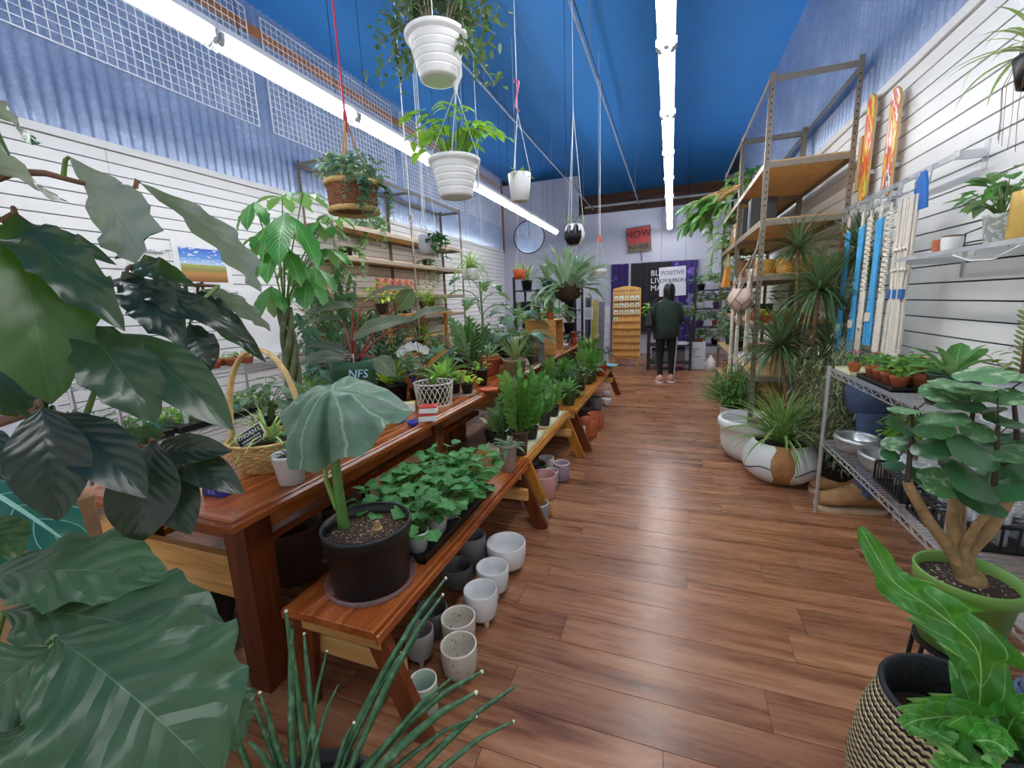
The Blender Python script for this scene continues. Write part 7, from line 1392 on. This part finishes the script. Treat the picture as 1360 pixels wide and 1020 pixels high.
RR_ = dict(pel=(.13, .11), sp=(.12, .10), ch=(.135, .11), nk=.052, hd0=.065, hd=.085, hdt=.06, lh=.085, lk=.055, la=.036, lt=.032, rh=.085, rk=.055, ra=.036, rt=.032, ls=.055, le=.040, lw=.026, lp=.03, rs=.055, re=.040, rw=.026, rp=.03)
vv = [J[n] for n in names]; ee = [(ix[a], ix[e]) for a, e in E_]; rr_ = [RR_[n] for n in names]
for side, s in (('lp', 1), ('rp', -1)):                # fingers rooted in the palms, curled forward
    for q in range(5):
        p = Vector(J[side]); a0 = len(vv); off = (q-1.5)*.017 if q < 4 else 0
        if q < 4: ch = [p+Vector((off*.5, .02, off)), p+Vector((off*.5+.01*s, .05, off-.008)), p+Vector((off*.5+.02*s, .072, off-.022))]
        else: ch = [p+Vector((.02*s, .0, .022)), p+Vector((.035*s, .03, .03)), p+Vector((.04*s, .05, .026))]
        vv += [tuple(v) for v in ch]; rr_ += [.009, .0085, .007]; ee += [(ix[side], a0), (a0, a0+1), (a0+1, a0+2)]
skin_mesh('body', vv, ee, rr_, MSKIN, t, 1, ix['pel'])
sel = ['pel', 'lh', 'lk', 'la', 'rh', 'rk', 'ra']; i2 = {n: i for i, n in enumerate(sel)}
skin_mesh('leggings', [J[n] for n in sel], [(i2[a], i2[e]) for a, e in E_ if a in sel and e in sel], [(.15, .13) if n == 'pel' else RR_[n]*1.14+.006 for n in sel], MLEG, t, 1, 0)
b = MB(); b.tube([Vector(J['rh'])+Vector((.095, -.03, .0)), Vector(J['rk'])+Vector((.062, -.03, 0)), Vector(J['ra'])+Vector((.045, -.02, .02))], [.014, .013, .01], 6); b.build('side_stripe', plain('c9c6c0', .7), t)
# loose top: torso rings plus sleeves
b = MB(); n = 20; secs = [(.80, .205, .155, -.01), (.81, .215, .165, -.012), (.95, .215, .165, -.02), (1.1, .205, .155, -.025), (1.25, .20, .145, -.02), (1.35, .185, .125, -.01), (1.42, .125, .095, .0), (1.455, .075, .075, .01), (1.49, .068, .07, .012)]; vs = []
for z, rx, ry, oy in secs:
    for j in range(n): a = 2*PI*j/n; f = 1+.035*math.sin(a*5+z*9)*(1.46-z); vs.append((rx*f*math.cos(a), oy+ry*f*math.sin(a), z+(.025*math.cos(a) if z < .9 else 0)))
b.add(vs, [(i*n+j, i*n+(j+1) % n, (i+1)*n+(j+1) % n, (i+1)*n+j) for i in range(len(secs)-1) for j in range(n)], True)
for s, A in ((-1, ('ls', 'le', 'lw')), (1, ('rs', 're', 'rw'))): q = [Vector(J[k]) for k in A]; b.tube([(s*.09, 0, 1.38), q[0]+Vector((s*.01, 0, -.02)), q[0].lerp(q[1], .5)+Vector((s*.01, 0, 0)), q[1]+Vector((s*.01, -.01, 0)), q[1].lerp(q[2], .55)], [.06, .072, .076, .07, .056], 12)
b.build('top', MTOP, t)
hc = Vector(J['hd'])+Vector((0, -.012, .015)); b = MB(); vs = []; n = 24
for i, (zz, rx, ry, oy) in enumerate(((.112, .004, .004, 0), (.104, .045, .05, 0), (.078, .082, .09, 0), (.035, .094, .106, 0), (-.015, .098, .108, -.004), (-.07, .096, .096, -.012), (-.12, .095, .082, -.02), (-.165, .092, .07, -.028), (-.20, .08, .058, -.034), (-.19, .06, .04, -.034))):
    for j in range(n):
        a = 2*PI*j/n; fr = .45 if (math.sin(a) > .45 and zz < .05) else 1; vs.append(hc+Vector((rx*math.cos(a)*(1+.03*math.sin(a*9+i)), oy+ry*fr*math.sin(a), zz+(.012*math.sin(j*1.7) if zz < -.15 else 0))))
b.add(vs, [((i+1)*n+j, (i+1)*n+(j+1) % n, i*n+(j+1) % n, i*n+j) for i in range(9) for j in range(n)], True); b.build('hair', MHAIR, t)
fc = Vector(J['hd'])+Vector((0, .088, 0))           # face, turned away from the camera
b = MB(); b.tube([fc+Vector((0, -.02, .02)), fc+Vector((0, .02, -.022)), fc+Vector((0, .0, -.03))], [.008, .013, .006], 6); b.build('nose', MSKIN, t)
for s in (-1, 1):
    b = MB(); b.blob(fc+Vector((s*.032, -.006, .018)), (.013, .008, .009), 8, 6); b.build('eye', MPW, t); b = MB(); b.blob(hc+Vector((s*.09, .02, -.03)), (.012, .025, .034), 8, 6); b.build('ear', MSKIN, t)
b = MB(); b.blob(fc+Vector((0, -.004, -.052)), (.024, .008, .007), 8, 5); b.build('mouth', plain('9a5548', .5), t)
MPS = plain('d9a99a', .6, var=.08, name='pink_sneaker')
for k, (n0, n1) in enumerate((('la', 'lt'), ('ra', 'rt'))):
    a, e = Vector(J[n0]), Vector(J[n1]); d = (e-a); yaw = math.atan2(d.y, d.x); mid = (a+e)/2; mid.z = 0; s_ = MB()
    old = ORG[t.name]; shoe(t, mid+Vector((0, -.01, 0)), yaw, .275, MPS, plain('e9e2da', .6), MPW)
b = MB(); bc = Vector((-.29, .0, .98)); vs = []
for z, w, d in ((0, .10, .19), (.05, .12, .21), (.24, .07, .17), (.30, .02, .13)): vs += [bc+Vector((sx*w*.5, sy*d, z)) for sx, sy in ((-1, -1), (1, -1), (1, 1), (-1, 1))]
b.add(vs, [(3, 2, 1, 0), (12, 13, 14, 15)]+[(i*4+j, i*4+(j+1) % 4, (i+1)*4+(j+1) % 4, (i+1)*4+j) for i in range(3) for j in range(4)])
t2 = thing('shoulder_bag', "black shoulder bag hanging at the standing person's left side", 'bag', P0); 
for q in range(len(b.v)): b.v[q] = tuple(Vector(b.v[q])+P0)
b.build('body', plain('19191c', .6), t2); b = MB(); b.tube([P0+Vector(q) for q in ((-.29, -.12, 1.27), (-.27, -.11, 1.36), (-.17, -.05, 1.475), (-.15, .03, 1.465), (-.23, .12, 1.34), (-.29, .12, 1.27))], .011, 6); b.build('strap', plain('222226', .6), t2)
# ================================================================ hanging plants
def wires(t, c, r, top, n=3, rad=.0022, mat=None, z=0, name='hanging_wire', up=None, ph=.4):
    for k in range(n):
        a = 2*PI*k/n+ph; b = MB(); b.tube([Vector(c)+Vector((r*math.cos(a), r*math.sin(a), z)), top], rad, 4); b.build(name, mat or MPW, t)
    if up is not None: b = MB(); b.tube([top, (top[0], top[1], up)], rad*1.1, 5); b.build(name, mat or MPW, t)
def ribbed(t, c, rt, rb, h, mat, ribs=5):
    pr = [(rb-.012, 0), (rb, .004)]
    for k in range(ribs):
        z0 = h*(.06+.80*k/ribs); z1 = h*(.06+.80*(k+1)/ribs); ra = rb+(rt-rb)*z0/h; rc = rb+(rt-rb)*z1/h; q = (rt-rb)/h; pr += [(ra, z0+.001), (ra+q*.004, z0+.005), (rc-q*.009, z1-.009), (rc-q*.005, z1-.005), (rc-.003, z1-.0035), (rc-.003, z1-.001)]
    pr += [(rt+.006, h*.88), (rt+.010, h-.004), (rt+.004, h), (rt-.004, h-.006), (rt-.012, h*.8)]
    b = MB(); b.lathe(pr, 40, c); b.disc(rb-.012, .0005, 32, c); b.build('pot', mat, t); b = MB(); b.disc(rt-.01, h*.86, 28, c, .01); b.build('soil', MSOIL, t)
# two white ribbed pots, one above the other
c1 = Yp(583, 108, 2.0); h1 = .19; t = thing('hanging_pot_plant', 'white ribbed hanging pot with dark small-leaved bush, highest near the top edge', 'hanging plant', c1)
ribbed(t, c1, .135, .085, h1, MPW); tp1 = (c1.x-.01, c1.y, c1.z+.9); wires(t, c1, .135, tp1, 4, .003, MPW, h1, up=HC+.02)
S = MB(); F = Foliage(); cz = c1+Vector((0, 0, h1))
for k in range(30):
    a = u_(0, 2*PI); l = u_(.15, .34); e = cz+Vector((math.cos(a)*l, math.sin(a)*l*.8, u_(-.02, .34))); 
    if k < 7: a = [2.9, 3.2, 0.1, .4, -.3, 2.6, -2.9][k]; e = cz+Vector((math.cos(a)*u_(.26, .36), math.sin(a)*.2, u_(-.28, .08)))
    S.tube([cz+Vector((.05*math.cos(a), .05*math.sin(a), -.03)), cz.lerp(e, .5)+Vector((0, 0, .07)), e], [.004, .003, .0015], 4, False)
    for q in range(44): s = u_(.3, 1.05); pp = cz.lerp(e, s)+Vector((u_(-.05, .05), u_(-.05, .05), .07*math.sin(PI*min(1, s))+u_(-.05, .05))); F.leaf(tpl('oval', 4, 1, .5, .3), pp, (u_(-1, 1), u_(-1, 1), u_(-.9, .6)), (u_(-.3, .3), u_(-.3, .3), 1), u_(.03, .055), u_(.016, .026))
S.build('stems', plain('9a8f7c', .7), t, 'stuff'); F.joined('foliage', G['dark'], t)
c2 = Yp(606, 263, 2.2); h2 = .19; t = thing('hanging_pot_plant', 'white ribbed hanging pot with bright lime leaves, lower of the two', 'hanging plant', c2)
ribbed(t, c2, .128, .085, h2, MPW); tp2 = Vector((c1.x+.07, c1.y+.03, c1.z-.035)); wires(t, c2, .128, tp2, 4, .0028, MPW, h2)
b = MB(); b.tube([tp2+Vector((0, 0, -.02)), tp2+Vector((0, 0, .02)), tp2+Vector((.02, .01, .06)), tp2+Vector((.03, 0, .13))], [.005, .014, .012, .006], 7); b.build('plastic_hook', MPW, t)
F = Foliage(); S = MB(); cz = c2+Vector((0, 0, h2))
for k in range(15):
    a = 2*PI*k/15*1.0+u_(-.2, .2); l = u_(.15, .30); e = cz+Vector((math.cos(a)*l, math.sin(a)*l*.7, u_(.02, .22))); S.tube([cz+Vector((.04*math.cos(a), .04*math.sin(a), -.02)), cz.lerp(e, .55)+Vector((0, 0, .11)), e], [.004, .003, .002], 4, False)
    for q in range(6): s = .4+.12*q; pp = cz.lerp(e, s)+Vector((0, 0, .11*math.sin(PI*min(1, s)))); b_ = a+(-1)**q*.8; F.leaf(tpl('oval', 5, 1, .8, .25), pp, (math.cos(b_), math.sin(b_), -.55), (0, 0, 1), u_(.07, .11), u_(.035, .05))
S.build('stems', MSTEM, t, 'stuff'); F.single('leaf', gm('limehang', '8cc63a', 'b9dc6a', '9acb48', rough=.35, trans=.4), t)
# wicker basket on a red cord
c = Yp(471, 283, 2.65); t = thing('hanging_wicker_basket', 'brown wicker basket with grey-green leaves hanging on a red cord', 'hanging plant', c); hb = .20
b = MB(); woven(b, [(.152+.012*i/13, .02+i*.0125) for i in range(13)], 40, .0075, c, .003); b.lathe([(.135, .018), (.145, .02), (.155, hb*.9), (.15, hb*.9)], 24, c); b.disc(.13, .016, 24, c); b.build('woven_body', MWICKD, t)
for z, r_ in ((.012, .158), (hb-.012, .170)):
    b = MB(); b.tube([c+Vector((r_*math.cos(a), r_*math.sin(a), z)) for a in [2*PI*j/36 for j in range(37)]], [.019*(1+.08*(j % 2)) for j in range(37)], 8); b.build('rolled_rim', MWICK, t)
tp = c+Vector((0, 0, .62)); 
for k in range(3): a = 2*PI*k/3+.9; b = MB(); b.tube([c+Vector((.16*math.cos(a), .16*math.sin(a), hb)), c+Vector((.05*math.cos(a), .05*math.sin(a), hb+.22)), tp], [.008, .007, .006], 5); b.build('cord', plain('b98a50', .8), t)
b = MB(); b.tube([tp+Vector((0, 0, -.1)), (tp.x-.02, tp.y, HC+.02)], .007, 6); b.build('red_cord', plain('c23a52', .6), t); b = MB(); b.blob(tp, (.016, .016, .05), 8, 6); b.build('knot', plain('c23a52', .6), t)
b = MB(); b.disc(.15, hb*.85, 20, c, .02); b.build('soil', MSOIL, t); S = MB(); F = Foliage()
F0 = Foliage(); S0 = MB(); bush(F0, 0, 300, .23, .22, .058, .042, droop=.3); vines(F0, S0, .0, 12, .14, .34, .055, .04, 'oval', 12, .10, (0, 0), -.9, 1.2)
F.it = [(T, tuple(Vector(q)+c+Vector((0, 0, hb*.9))), d, up, L, W) for T, q, d, up, L, W in F0.it]; F.joined('foliage', G['blue'], t)
for q in range(len(S0.v)): S0.v[q] = tuple(Vector(S0.v[q])+c+Vector((0, 0, hb*.9)))
S0.build('stems', MSTEM, t, 'stuff')
def hang(px, py, Y, rt, h, label, potmat, leaf, mk, prof=None, topz=.55, rb=None, wm=None, n=3, hook=None, up=HC+.02, rim=.0):
    c = Yp(px, py, Y); o = potted('hanging_pot_plant', label, 'hanging plant', c, rt, h, potmat, leaf, mk, rb=rb, rim=rim, prof=prof, n=24); tp = Vector((0, 0, h+topz))
    wires(o, (0, 0, 0), rt*.97, tp, n, .002, wm or MPW, h*.96); b = MB(); b.tube([tp, (0, 0, up-c.z)], .0025, 5); b.build('hanging_wire', wm or MPW, o)
    if hook: b = MB(); b.tube([tp+Vector((.012, 0, 0)), tp+Vector((-.012, 0, .03)), tp+Vector((.0, 0, .09)), tp+Vector((.014, 0, .15)), tp+Vector((-.01, 0, .17)), tp+Vector((-.016, 0, .15))], .005, 6); b.build('hook', hook, o)
    return o
hang(691, 268, 2.5, .066, .15, 'small white hanging pot on clear cords with a pink hook', MPW, 'mid', lambda F, S, z: rosette(F, z, 14, .11, .028, 5, 60, 'lance', 1.0), rb=.052, topz=.32, hook=plain('d2608a', .4), wm=plain('c9ced6', .3))
hang(570, 338, 2.9, .072, .135, 'pale grey rounded hanging pot with a dark leafy plant behind', plain('c2c4cc', .4, var=.03), 'deep', lambda F, S, z: (rosette(F, z, 6, .08, .04, 0, 40), vines(F, S, z, 6, .06, .2, .07, .05, 'oval', 6, .06, (0, 0), -.8, .6)), prof=[(.04, 0), (.055, .006), (.073, .05), (.072, .133), (.068, .135), (.064, .125)], topz=.7)
o = hang(763, 326, 3.9, .085, .175, 'black and white two-tone egg-shaped hanging pot in mid-air', MPW, 'mid', lambda F, S, z: bush(F, z, 14, .10, .16, .05, .025, S=S), prof=[(.03, 0), (.06, .012), (.088, .06), (.09, .10), (.075, .155), (.062, .175), (.056, .17), (.068, .14)], topz=.9)
b = MB(); n = 14; pr = [(.03, 0), (.06, .012), (.088, .06), (.09, .10), (.075, .155)]; vs = []
for i, (r_, z_) in enumerate(pr): vs += [((r_+.0015)*math.cos(a), (r_+.0015)*math.sin(a), z_+(.018*math.sin(j*1.3) if i == 4 else 0)) for j in range(n+1) for a in [PI*1.02+PI*.78*j/n]]
b.add(vs, [(i*(n+1)+j, i*(n+1)+j+1, (i+1)*(n+1)+j+1, (i+1)*(n+1)+j) for i in range(4) for j in range(n)], True); b.build('black_glaze', plain('14151a', .25), o)
hang(625, 372, 5.2, .12, .14, 'full lime-green spider plant hanging in front of the left shelving', MPW, 'spider', lambda F, S, z: (rosette(F, z, 90, .42, .022, 0, 80, 'grass', 2.0, .3, nx=7), vines(F, S, z, 6, .1, .4, .1, .012, 'grass')), topz=.42)
hang(690, 371, 6.2, .10, .14, 'orange hanging pot with a small spider plant before the grey wall', plain('c4522c', .5), 'spider', lambda F, S, z: rosette(F, z, 24, .26, .016, 10, 80, 'grass', 1.6), topz=.4)
hang(795, 367, 7.0, .12, .11, 'white half-round hanging bowl with small sprigs near the back', MPW, 'grey', lambda F, S, z: bush(F, z, 24, .12, .16, .06, .03, S=S), prof=[(.02, 0), (.08, .02), (.115, .07), (.12, .105), (.112, .108), (.105, .08)], topz=.5)
# staghorn fern ball
c = Yp(754, 388, 5.3); t = thing('staghorn_fern', 'staghorn fern with antler fronds on a hanging brown root ball', 'hanging plant', c); b = MB(); b.blob(c, (.155, .14, .12), 22, 14, .10); b.build('root_ball', plain('4a3428', .95, var=.5, scale=40, bump=1.0, bscale=70), t); F = Foliage()
gm('stag', '7fa986', 'a3c4a6', 'a9c0a4', rough=.55, nlat=1, trans=.15)
for k in range(60):
    a = u_(0, 2*PI); e = u_(-.45, .85) if k % 4 else u_(.8, 1.3); d = Vector((math.cos(a)*math.cos(e), math.sin(a)*math.cos(e)*.8, math.sin(e))); q = c+Vector((d.x*.12, d.y*.12, .05+d.z*.08)); F.leaf(tpl('strap', 7, 1, 1.3 if e < .8 else .4, .2), q, d, (0, 0, 1), u_(.32, .54), u_(.05, .085))
    for s in (-1, 1): q2 = q+d*u_(.16, .24); F.leaf(tpl('strap', 5, 1, .9, .2), q2, d+Vector((-d.y, d.x, 0))*s*.7, (0, 0, 1), u_(.12, .2), .03)
F.joined('fronds', G['stag'], t); b = MB(); b.tube([c+Vector((0, 0, .1)), (c.x, c.y, HC+.02)], .003, 4); b.build('hanging_wire', MBLK, t)
# bare cords still waiting for pots
for k, (px, p0, p1, Y, lab, end) in enumerate(((545, 110, 285, 2.6, 'white cord with plastic hook hanging left of the lower ribbed pot', 'ring'), (563, 110, 300, 3.1, 'white cord pair hanging behind the lime-leaved pot', 'ring'), (797, 110, 322, 5.4, 'white cord with an orange clip hanging below the ceiling pipe', 'clip'), (640, 270, 318, 4.6, 'white cord and S hook above the lime spider plant', 'ring'))):
    q = Yp(px, p1, Y); t = thing('plant_hanger', lab, 'hanger', q); top = 3.9 if k == 2 else HC+.02
    b = MB(); b.tube([q, (q.x, q.y, top)], .0035, 5); b.tube([q+Vector((.02, 0, .1)), (q.x+.005, q.y, top)], .0025, 5) if k == 1 else None; b.build('cord', MPW, t)
    b = MB()
    if end == 'ring': b.tube([q+Vector((.022*math.sin(a), 0, -.022+.022*math.cos(a))) for a in [1.7*PI*j/12 for j in range(13)]], .004, 6); b.build('hook', MPW, t)
    else: b.box(q+Vector((-.02, -.01, -.0)), q+Vector((.02, .01, .08)), .004); b.build('clip', plain('e0663a', .5), t)
# ================================================================ foreground plants at the left
def cam_n(p, up=.25, sgn=1): v = (CAM-Vector(p)).normalized()*sgn; return v+Vector((0, 0, up))
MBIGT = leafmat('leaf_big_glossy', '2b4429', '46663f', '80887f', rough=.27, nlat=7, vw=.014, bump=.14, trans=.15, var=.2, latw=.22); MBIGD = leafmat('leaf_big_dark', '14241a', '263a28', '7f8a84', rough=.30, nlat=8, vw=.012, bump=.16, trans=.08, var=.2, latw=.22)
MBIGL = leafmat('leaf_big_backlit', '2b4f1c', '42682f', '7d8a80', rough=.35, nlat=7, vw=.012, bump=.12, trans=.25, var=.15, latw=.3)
root = D(-130, 640, .85); t = thing('glossy_leaf_tree', 'tall tree with big glossy wavy leaves leaning in from the left edge', 'tree', (root.x, root.y, 0)); c = Vector((root.x, root.y, 0))
b = MB(); b.lathe([(r_, z_) for r_, z_ in pot_profile(.17, .13, .32, rim=.008)], 24, c); b.build('pot', MPB, t); b = MB(); b.disc(.155, .27, 20, c); b.build('soil', MSOIL, t)
b = MB(); b.tube([c+Vector((0, 0, .26)), Vector((c.x, c.y, .9)), root, D(-110, 380, .85), D(-90, 180, .88)], [.022, .02, .018, .015, .012], 8); b.build('trunk', MBROWNSTEM, t)
LV = [  # base px, depth, tip px, depth, width px, seen side (1 top, -1 underside), material, bend, wave
 (20, 285, .78, 68, 537, .70, 128, 1, MBIGL, .5, .05), (-20, 145, .85, 32, 188, .80, 50, -1, MBIGT, .8, .15), (-45, 215, .80, 62, 262, .72, 82, -1, MBIGT, .6, .1),
 (92, 208, .90, 184, 344, .84, 86, -1, MBIGT, .7, .22), (186, 243, .95, 347, 390, .90, 40, -1, MBIGT, 1.0, .35), (5, 292, .82, 166, 440, .74, 66, 1, MBIGT, .9, .2),
 (160, 372, .92, 248, 462, .86, 56, 1, MBIGD, .9, .25), (145, 372, .95, 342, 458, .92, 34, 1, MBIGD, 1.1, .4), (108, 428, .78, 208, 562, .72, 84, 1, MBIGT, .7, .08), (162, 443, .82, 310, 572, .76, 70, 1, MBIGT, .6, .06),
 (55, 540, .66, 78, 692, .62, 84, 1, MBIGD, .6, .08), (72, 550, .72, 196, 662, .66, 74, 1, MBIGD, .7, .1), (205, 585, .74, 181, 724, .70, 80, 1, MBIGD, .5, .08), (200, 606, .78, 254, 710, .74, 62, 1, MBIGD, .6, .08),
 (222, 602, .80, 324, 656, .76, 42, 1, MBIGD, .8, .1), (198, 607, .80, 308, 600, .77, 40, 1, MBIGD, .9, .1), (218, 578, .80, 162, 583, .78, 24, 1, MBIGT, .8, .1), (252, 430, .90, 276, 498, .87, 42, 1, MBIGD, .6, .15),
 (175, 352, 1.0, 262, 382, .98, 30, 1, MBIGT, .9, .2), (108, 335, .95, 128, 345, .9, 30, -1, MBIGT, .6, .2), (262, 388, 1.0, 354, 482, .98, 22, 1, MBIGD, .9, .35), (250, 400, 1.0, 350, 480, .98, 26, 1, MBIGT, 1.0, .3), (60, 320, .9, 155, 352, .86, 30, 1, MBIGT, .8, .2), (100, 470, .84, 155, 520, .8, 40, -1, MBIGL, .6, .1), (-20, 480, .75, 60, 560, .70, 60, 1, MBIGT, .6, .1), (-40, 560, .65, 12, 640, .62, 40, 1, MBIGD, .6, .1), (-30, 690, .62, 26, 740, .6, 60, 1, MBIGL, .6, .1), (270, 385, 1.0, 360, 440, 1.0, 24, -1, MBIGT, .8, .3)]
BRP = []
for br in (((-110, 380, .85), (-40, 250, .88), (20, 228, .9), (60, 230, .9), (108, 243, .91), (180, 250, .95)), ((-125, 560, .85), (-20, 450, .92), (60, 405, .95), (130, 378, .95), (200, 376, .97), (290, 380, 1.0)), ((-130, 640, .85), (-30, 570, .74), (50, 545, .70), (130, 565, .76), (200, 600, .80)), ((-110, 380, .85), (-40, 320, .8), (20, 285, .79), (60, 315, .85), (105, 335, .93))):
    q = [D(*p_) for p_ in br]; b = MB(); b.tube(q, [.011-.0015*i for i in range(len(q))], 7); b.build('branch', MBROWNSTEM, t)
    for i in range(len(q)-1): BRP += [q[i].lerp(q[i+1], s) for s in (0, .25, .5, .75, 1)]
for k, (bx, by, bd, tx, ty, td, w, side, m_, bend, wave) in enumerate(LV):
    a, e = D(bx, by, bd), D(tx, ty, td); mid = (a+e)/2; big_leaf('leaf', a, e, w*(bd+td)/2/FPX*(.96 if w > 45 else 1.1), cam_n(mid, .35 if side > 0 else .5, side), m_, t, ('ell' if k in (9, 10, 11, 12, 13) else 'obov2') if w > 55 else ('ell' if w > 30 else 'lance'), bend, .22, wave*(.5 if 8 < k < 16 else 1), 4, 18, 4, seed=k)
    src = min(BRP, key=lambda q: (q-a).length); b = MB(); b.tube([src, src.lerp(a, .55)+Vector((0, 0, .012)), a], [.005, .004, .003], 6); b.build('petiole', MSTEM if k % 2 else MBROWNSTEM, t)
# low plant with big quilted leaves, bottom left corner
MQ = leafmat('leaf_quilted', '38583a', '597a5a', '7f9685', rough=.36, nlat=7, vw=.010, bump=.6, trans=.12, var=.12, latw=.3); root = D(-60, 960, .62); c = Vector((root.x, root.y, 0))
t = thing('quilted_leaf_plant', 'low plant with big quilted dark green leaves in the bottom left corner', 'plant', c); b = MB(); b.lathe([(r_, z_) for r_, z_ in pot_profile(.16, .12, max(.3, root.z-.18), rim=.008)], 24, c); b.build('pot', MPB, t)
for k, (bx, by, bd, tx, ty, td, w, bend, wave) in enumerate(((-30, 770, .66, 226, 768, .66, 96, .7, .1), (5, 812, .62, 308, 868, .62, 130, .8, .10), (72, 846, .55, 292, 1035, .50, 205, .8, .12), (70, 858, .54, -90, 1000, .48, 170, .8, .15), (268, 885, .62, 316, 995, .58, 66, .7, .12), (40, 960, .48, -20, 1060, .44, 120, .6, .1), (120, 950, .52, 80, 1060, .46, 90, .6, .1))):
    a, e = D(bx, by, bd), D(tx, ty, td); big_leaf('leaf', a, e, w*(bd+td)/2/FPX*1.1, cam_n((a+e)/2, .8), MQ, t, 'obov2', bend, .12, wave, 4, 22, 5, seed=k+40)
    b = MB(); src = Vector((root.x, root.y, root.z-.1)); b.tube([src, src.lerp(a, .5)+Vector((0, 0, .03)), a], [.008, .006, .004], 6); b.build('petiole', MSTEM, t)
# teal leaf with pale veins
MTEAL = leafmat('leaf_teal_veined', '1f5e4e', '8fc0ae', '4f8a78', rough=.35, nlat=6, vw=.05, bump=.4, trans=.1, latw=.35); root = D(-70, 760, .95); c = Vector((root.x, root.y, 0))
t = thing('veined_leaf_plant', 'teal shield-shaped leaf with pale veins at the left edge', 'plant', c); b = MB(); b.lathe([(r_, z_) for r_, z_ in pot_profile(.14, .1, .3, rim=.006)], 24, c); b.build('pot', MPB, t)
for k, (bx, by, tx, ty, w) in enumerate(((-35, 640, 118, 742, 120), (-60, 700, 20, 800, 70))):
    a, e = D(bx, by, .95), D(tx, ty, .88); big_leaf('leaf', a, e, w*.92/FPX, cam_n((a+e)/2, .5), MTEAL, t, 'heart', .5, .1, .03, 3, 14, 4, seed=k); b = MB(); b.tube([c+Vector((0, 0, .25)), (c+a)/2+Vector((0, 0, .2)), a], [.008, .006, .005], 6); b.build('petiole', MSTEM, t)
# thick pencil-like stalks, bottom centre left
MPEN = leafmat('pencil_stalk', '2c5636', '5f8a66', '3f6a48', rough=.35, nlat=1, vw=.3, trans=.0); root = D(395, 1090, .80); c = Vector((root.x, root.y, 0)); t = thing('pencil_stalk_plant', 'plant of long dark green pencil-like stalks with pale tips, bottom edge', 'plant', c)
b = MB(); b.lathe([(.12, 0), (.13, .01), (.15, root.z-.04), (.158, root.z-.03), (.15, root.z-.02), (.14, root.z-.05)], 28, c); b.disc(.14, root.z-.05, 24, c); b.build('pot', MPB, t)
def pen_mat():
    m, tt, bb = nt('dark_green_stalk'); tc = N(tt, 'ShaderNodeTexCoord'); no = N(tt, 'ShaderNodeTexNoise', Scale=60.0, Detail=4.0); tt.links.new(tc.outputs['Object'], no.inputs['Vector']); tt.links.new(ramp(tt, no.outputs['Fac'], [(.3, srgb('1f4226')), (.6, srgb('3c6a42')), (.78, srgb('7d9a84'))]), bb.inputs['Base Color']); bb.inputs['Roughness'].default_value = .4; return m
MPEN = pen_mat(); MTIP = plain('dcd8c4', .6)
for k, (tx, ty, td, bx, by, r_) in enumerate(((380, 812, .92, 372, 1080, .0075), (388, 835, .9, 385, 1090, .007), (404, 842, .95, 420, 1090, .0065), (434, 865, .95, 436, 1090, .005), (449, 910, .92, 415, 1090, .0045), (592, 768, 1.05, 420, 1090, .0075), (588, 790, 1.02, 440, 1090, .007), (556, 842, .98, 430, 1090, .005), (640, 892, .92, 440, 1090, .008), (632, 920, .88, 455, 1090, .009), (684, 912, .95, 500, 1090, .0075), (633, 952, .88, 500, 1095, .005), (682, 958, .88, 540, 1090, .006), (552, 850, .95, 480, 1090, .005), (345, 920, .85, 372, 1090, .006), (318, 900, .88, 350, 1090, .005), (330, 985, .8, 350, 1090, .007), (300, 960, .82, 330, 1090, .006), (470, 960, .85, 430, 1090, .006), (600, 900, .9, 470, 1090, .006))):
    e = D(tx, ty, td); a = root+Vector((u_(-.03, .03)+(bx-395)*.0009, u_(-.03, .03), -.03)); m_ = a.lerp(e, .5)+Vector((0, 0, .05*u_(.3, 1.2))); b = MB(); b.tube([a, a.lerp(m_, .5)+Vector((0, 0, .02)), m_, m_.lerp(e, .5)+Vector((0, 0, .012)), e], [r_*1.15, r_*1.1, r_, r_*.8, r_*.4], 6); o = b.build('stalk', MPEN, t)
    if k % 3 != 1: b = MB(); b.blob(e, r_*.55, 6, 5); b.build('pale_tip', MTIP, o)
# odds and ends at the left edge
p = D(5, 570, 1.15); t = thing('white_bag', 'white printed bag standing behind the glossy leaves at the left edge', 'bag', p); t.location = (p.x, p.y, 0); ORG[t.name] = (p.x, p.y, 0)
b = MB(); b.box((p.x-.18, p.y-.02, p.z-.22), (p.x+.06, p.y+.10, p.z+.08), .02); b.build('body', plain('dfe2ee', .6), t); b = MB(); b.box((p.x+.02, p.y-.03, p.z+.02), (p.x+.055, p.y-.02, p.z+.06)); b.build('orange_mark', plain('d96a50', .6), t); b = MB(); b.box((p.x-.2, p.y-.05, 0), (p.x+.08, p.y+.12, p.z-.221), .01); b.build('carton_base', plain('8a6a48', .7), t)
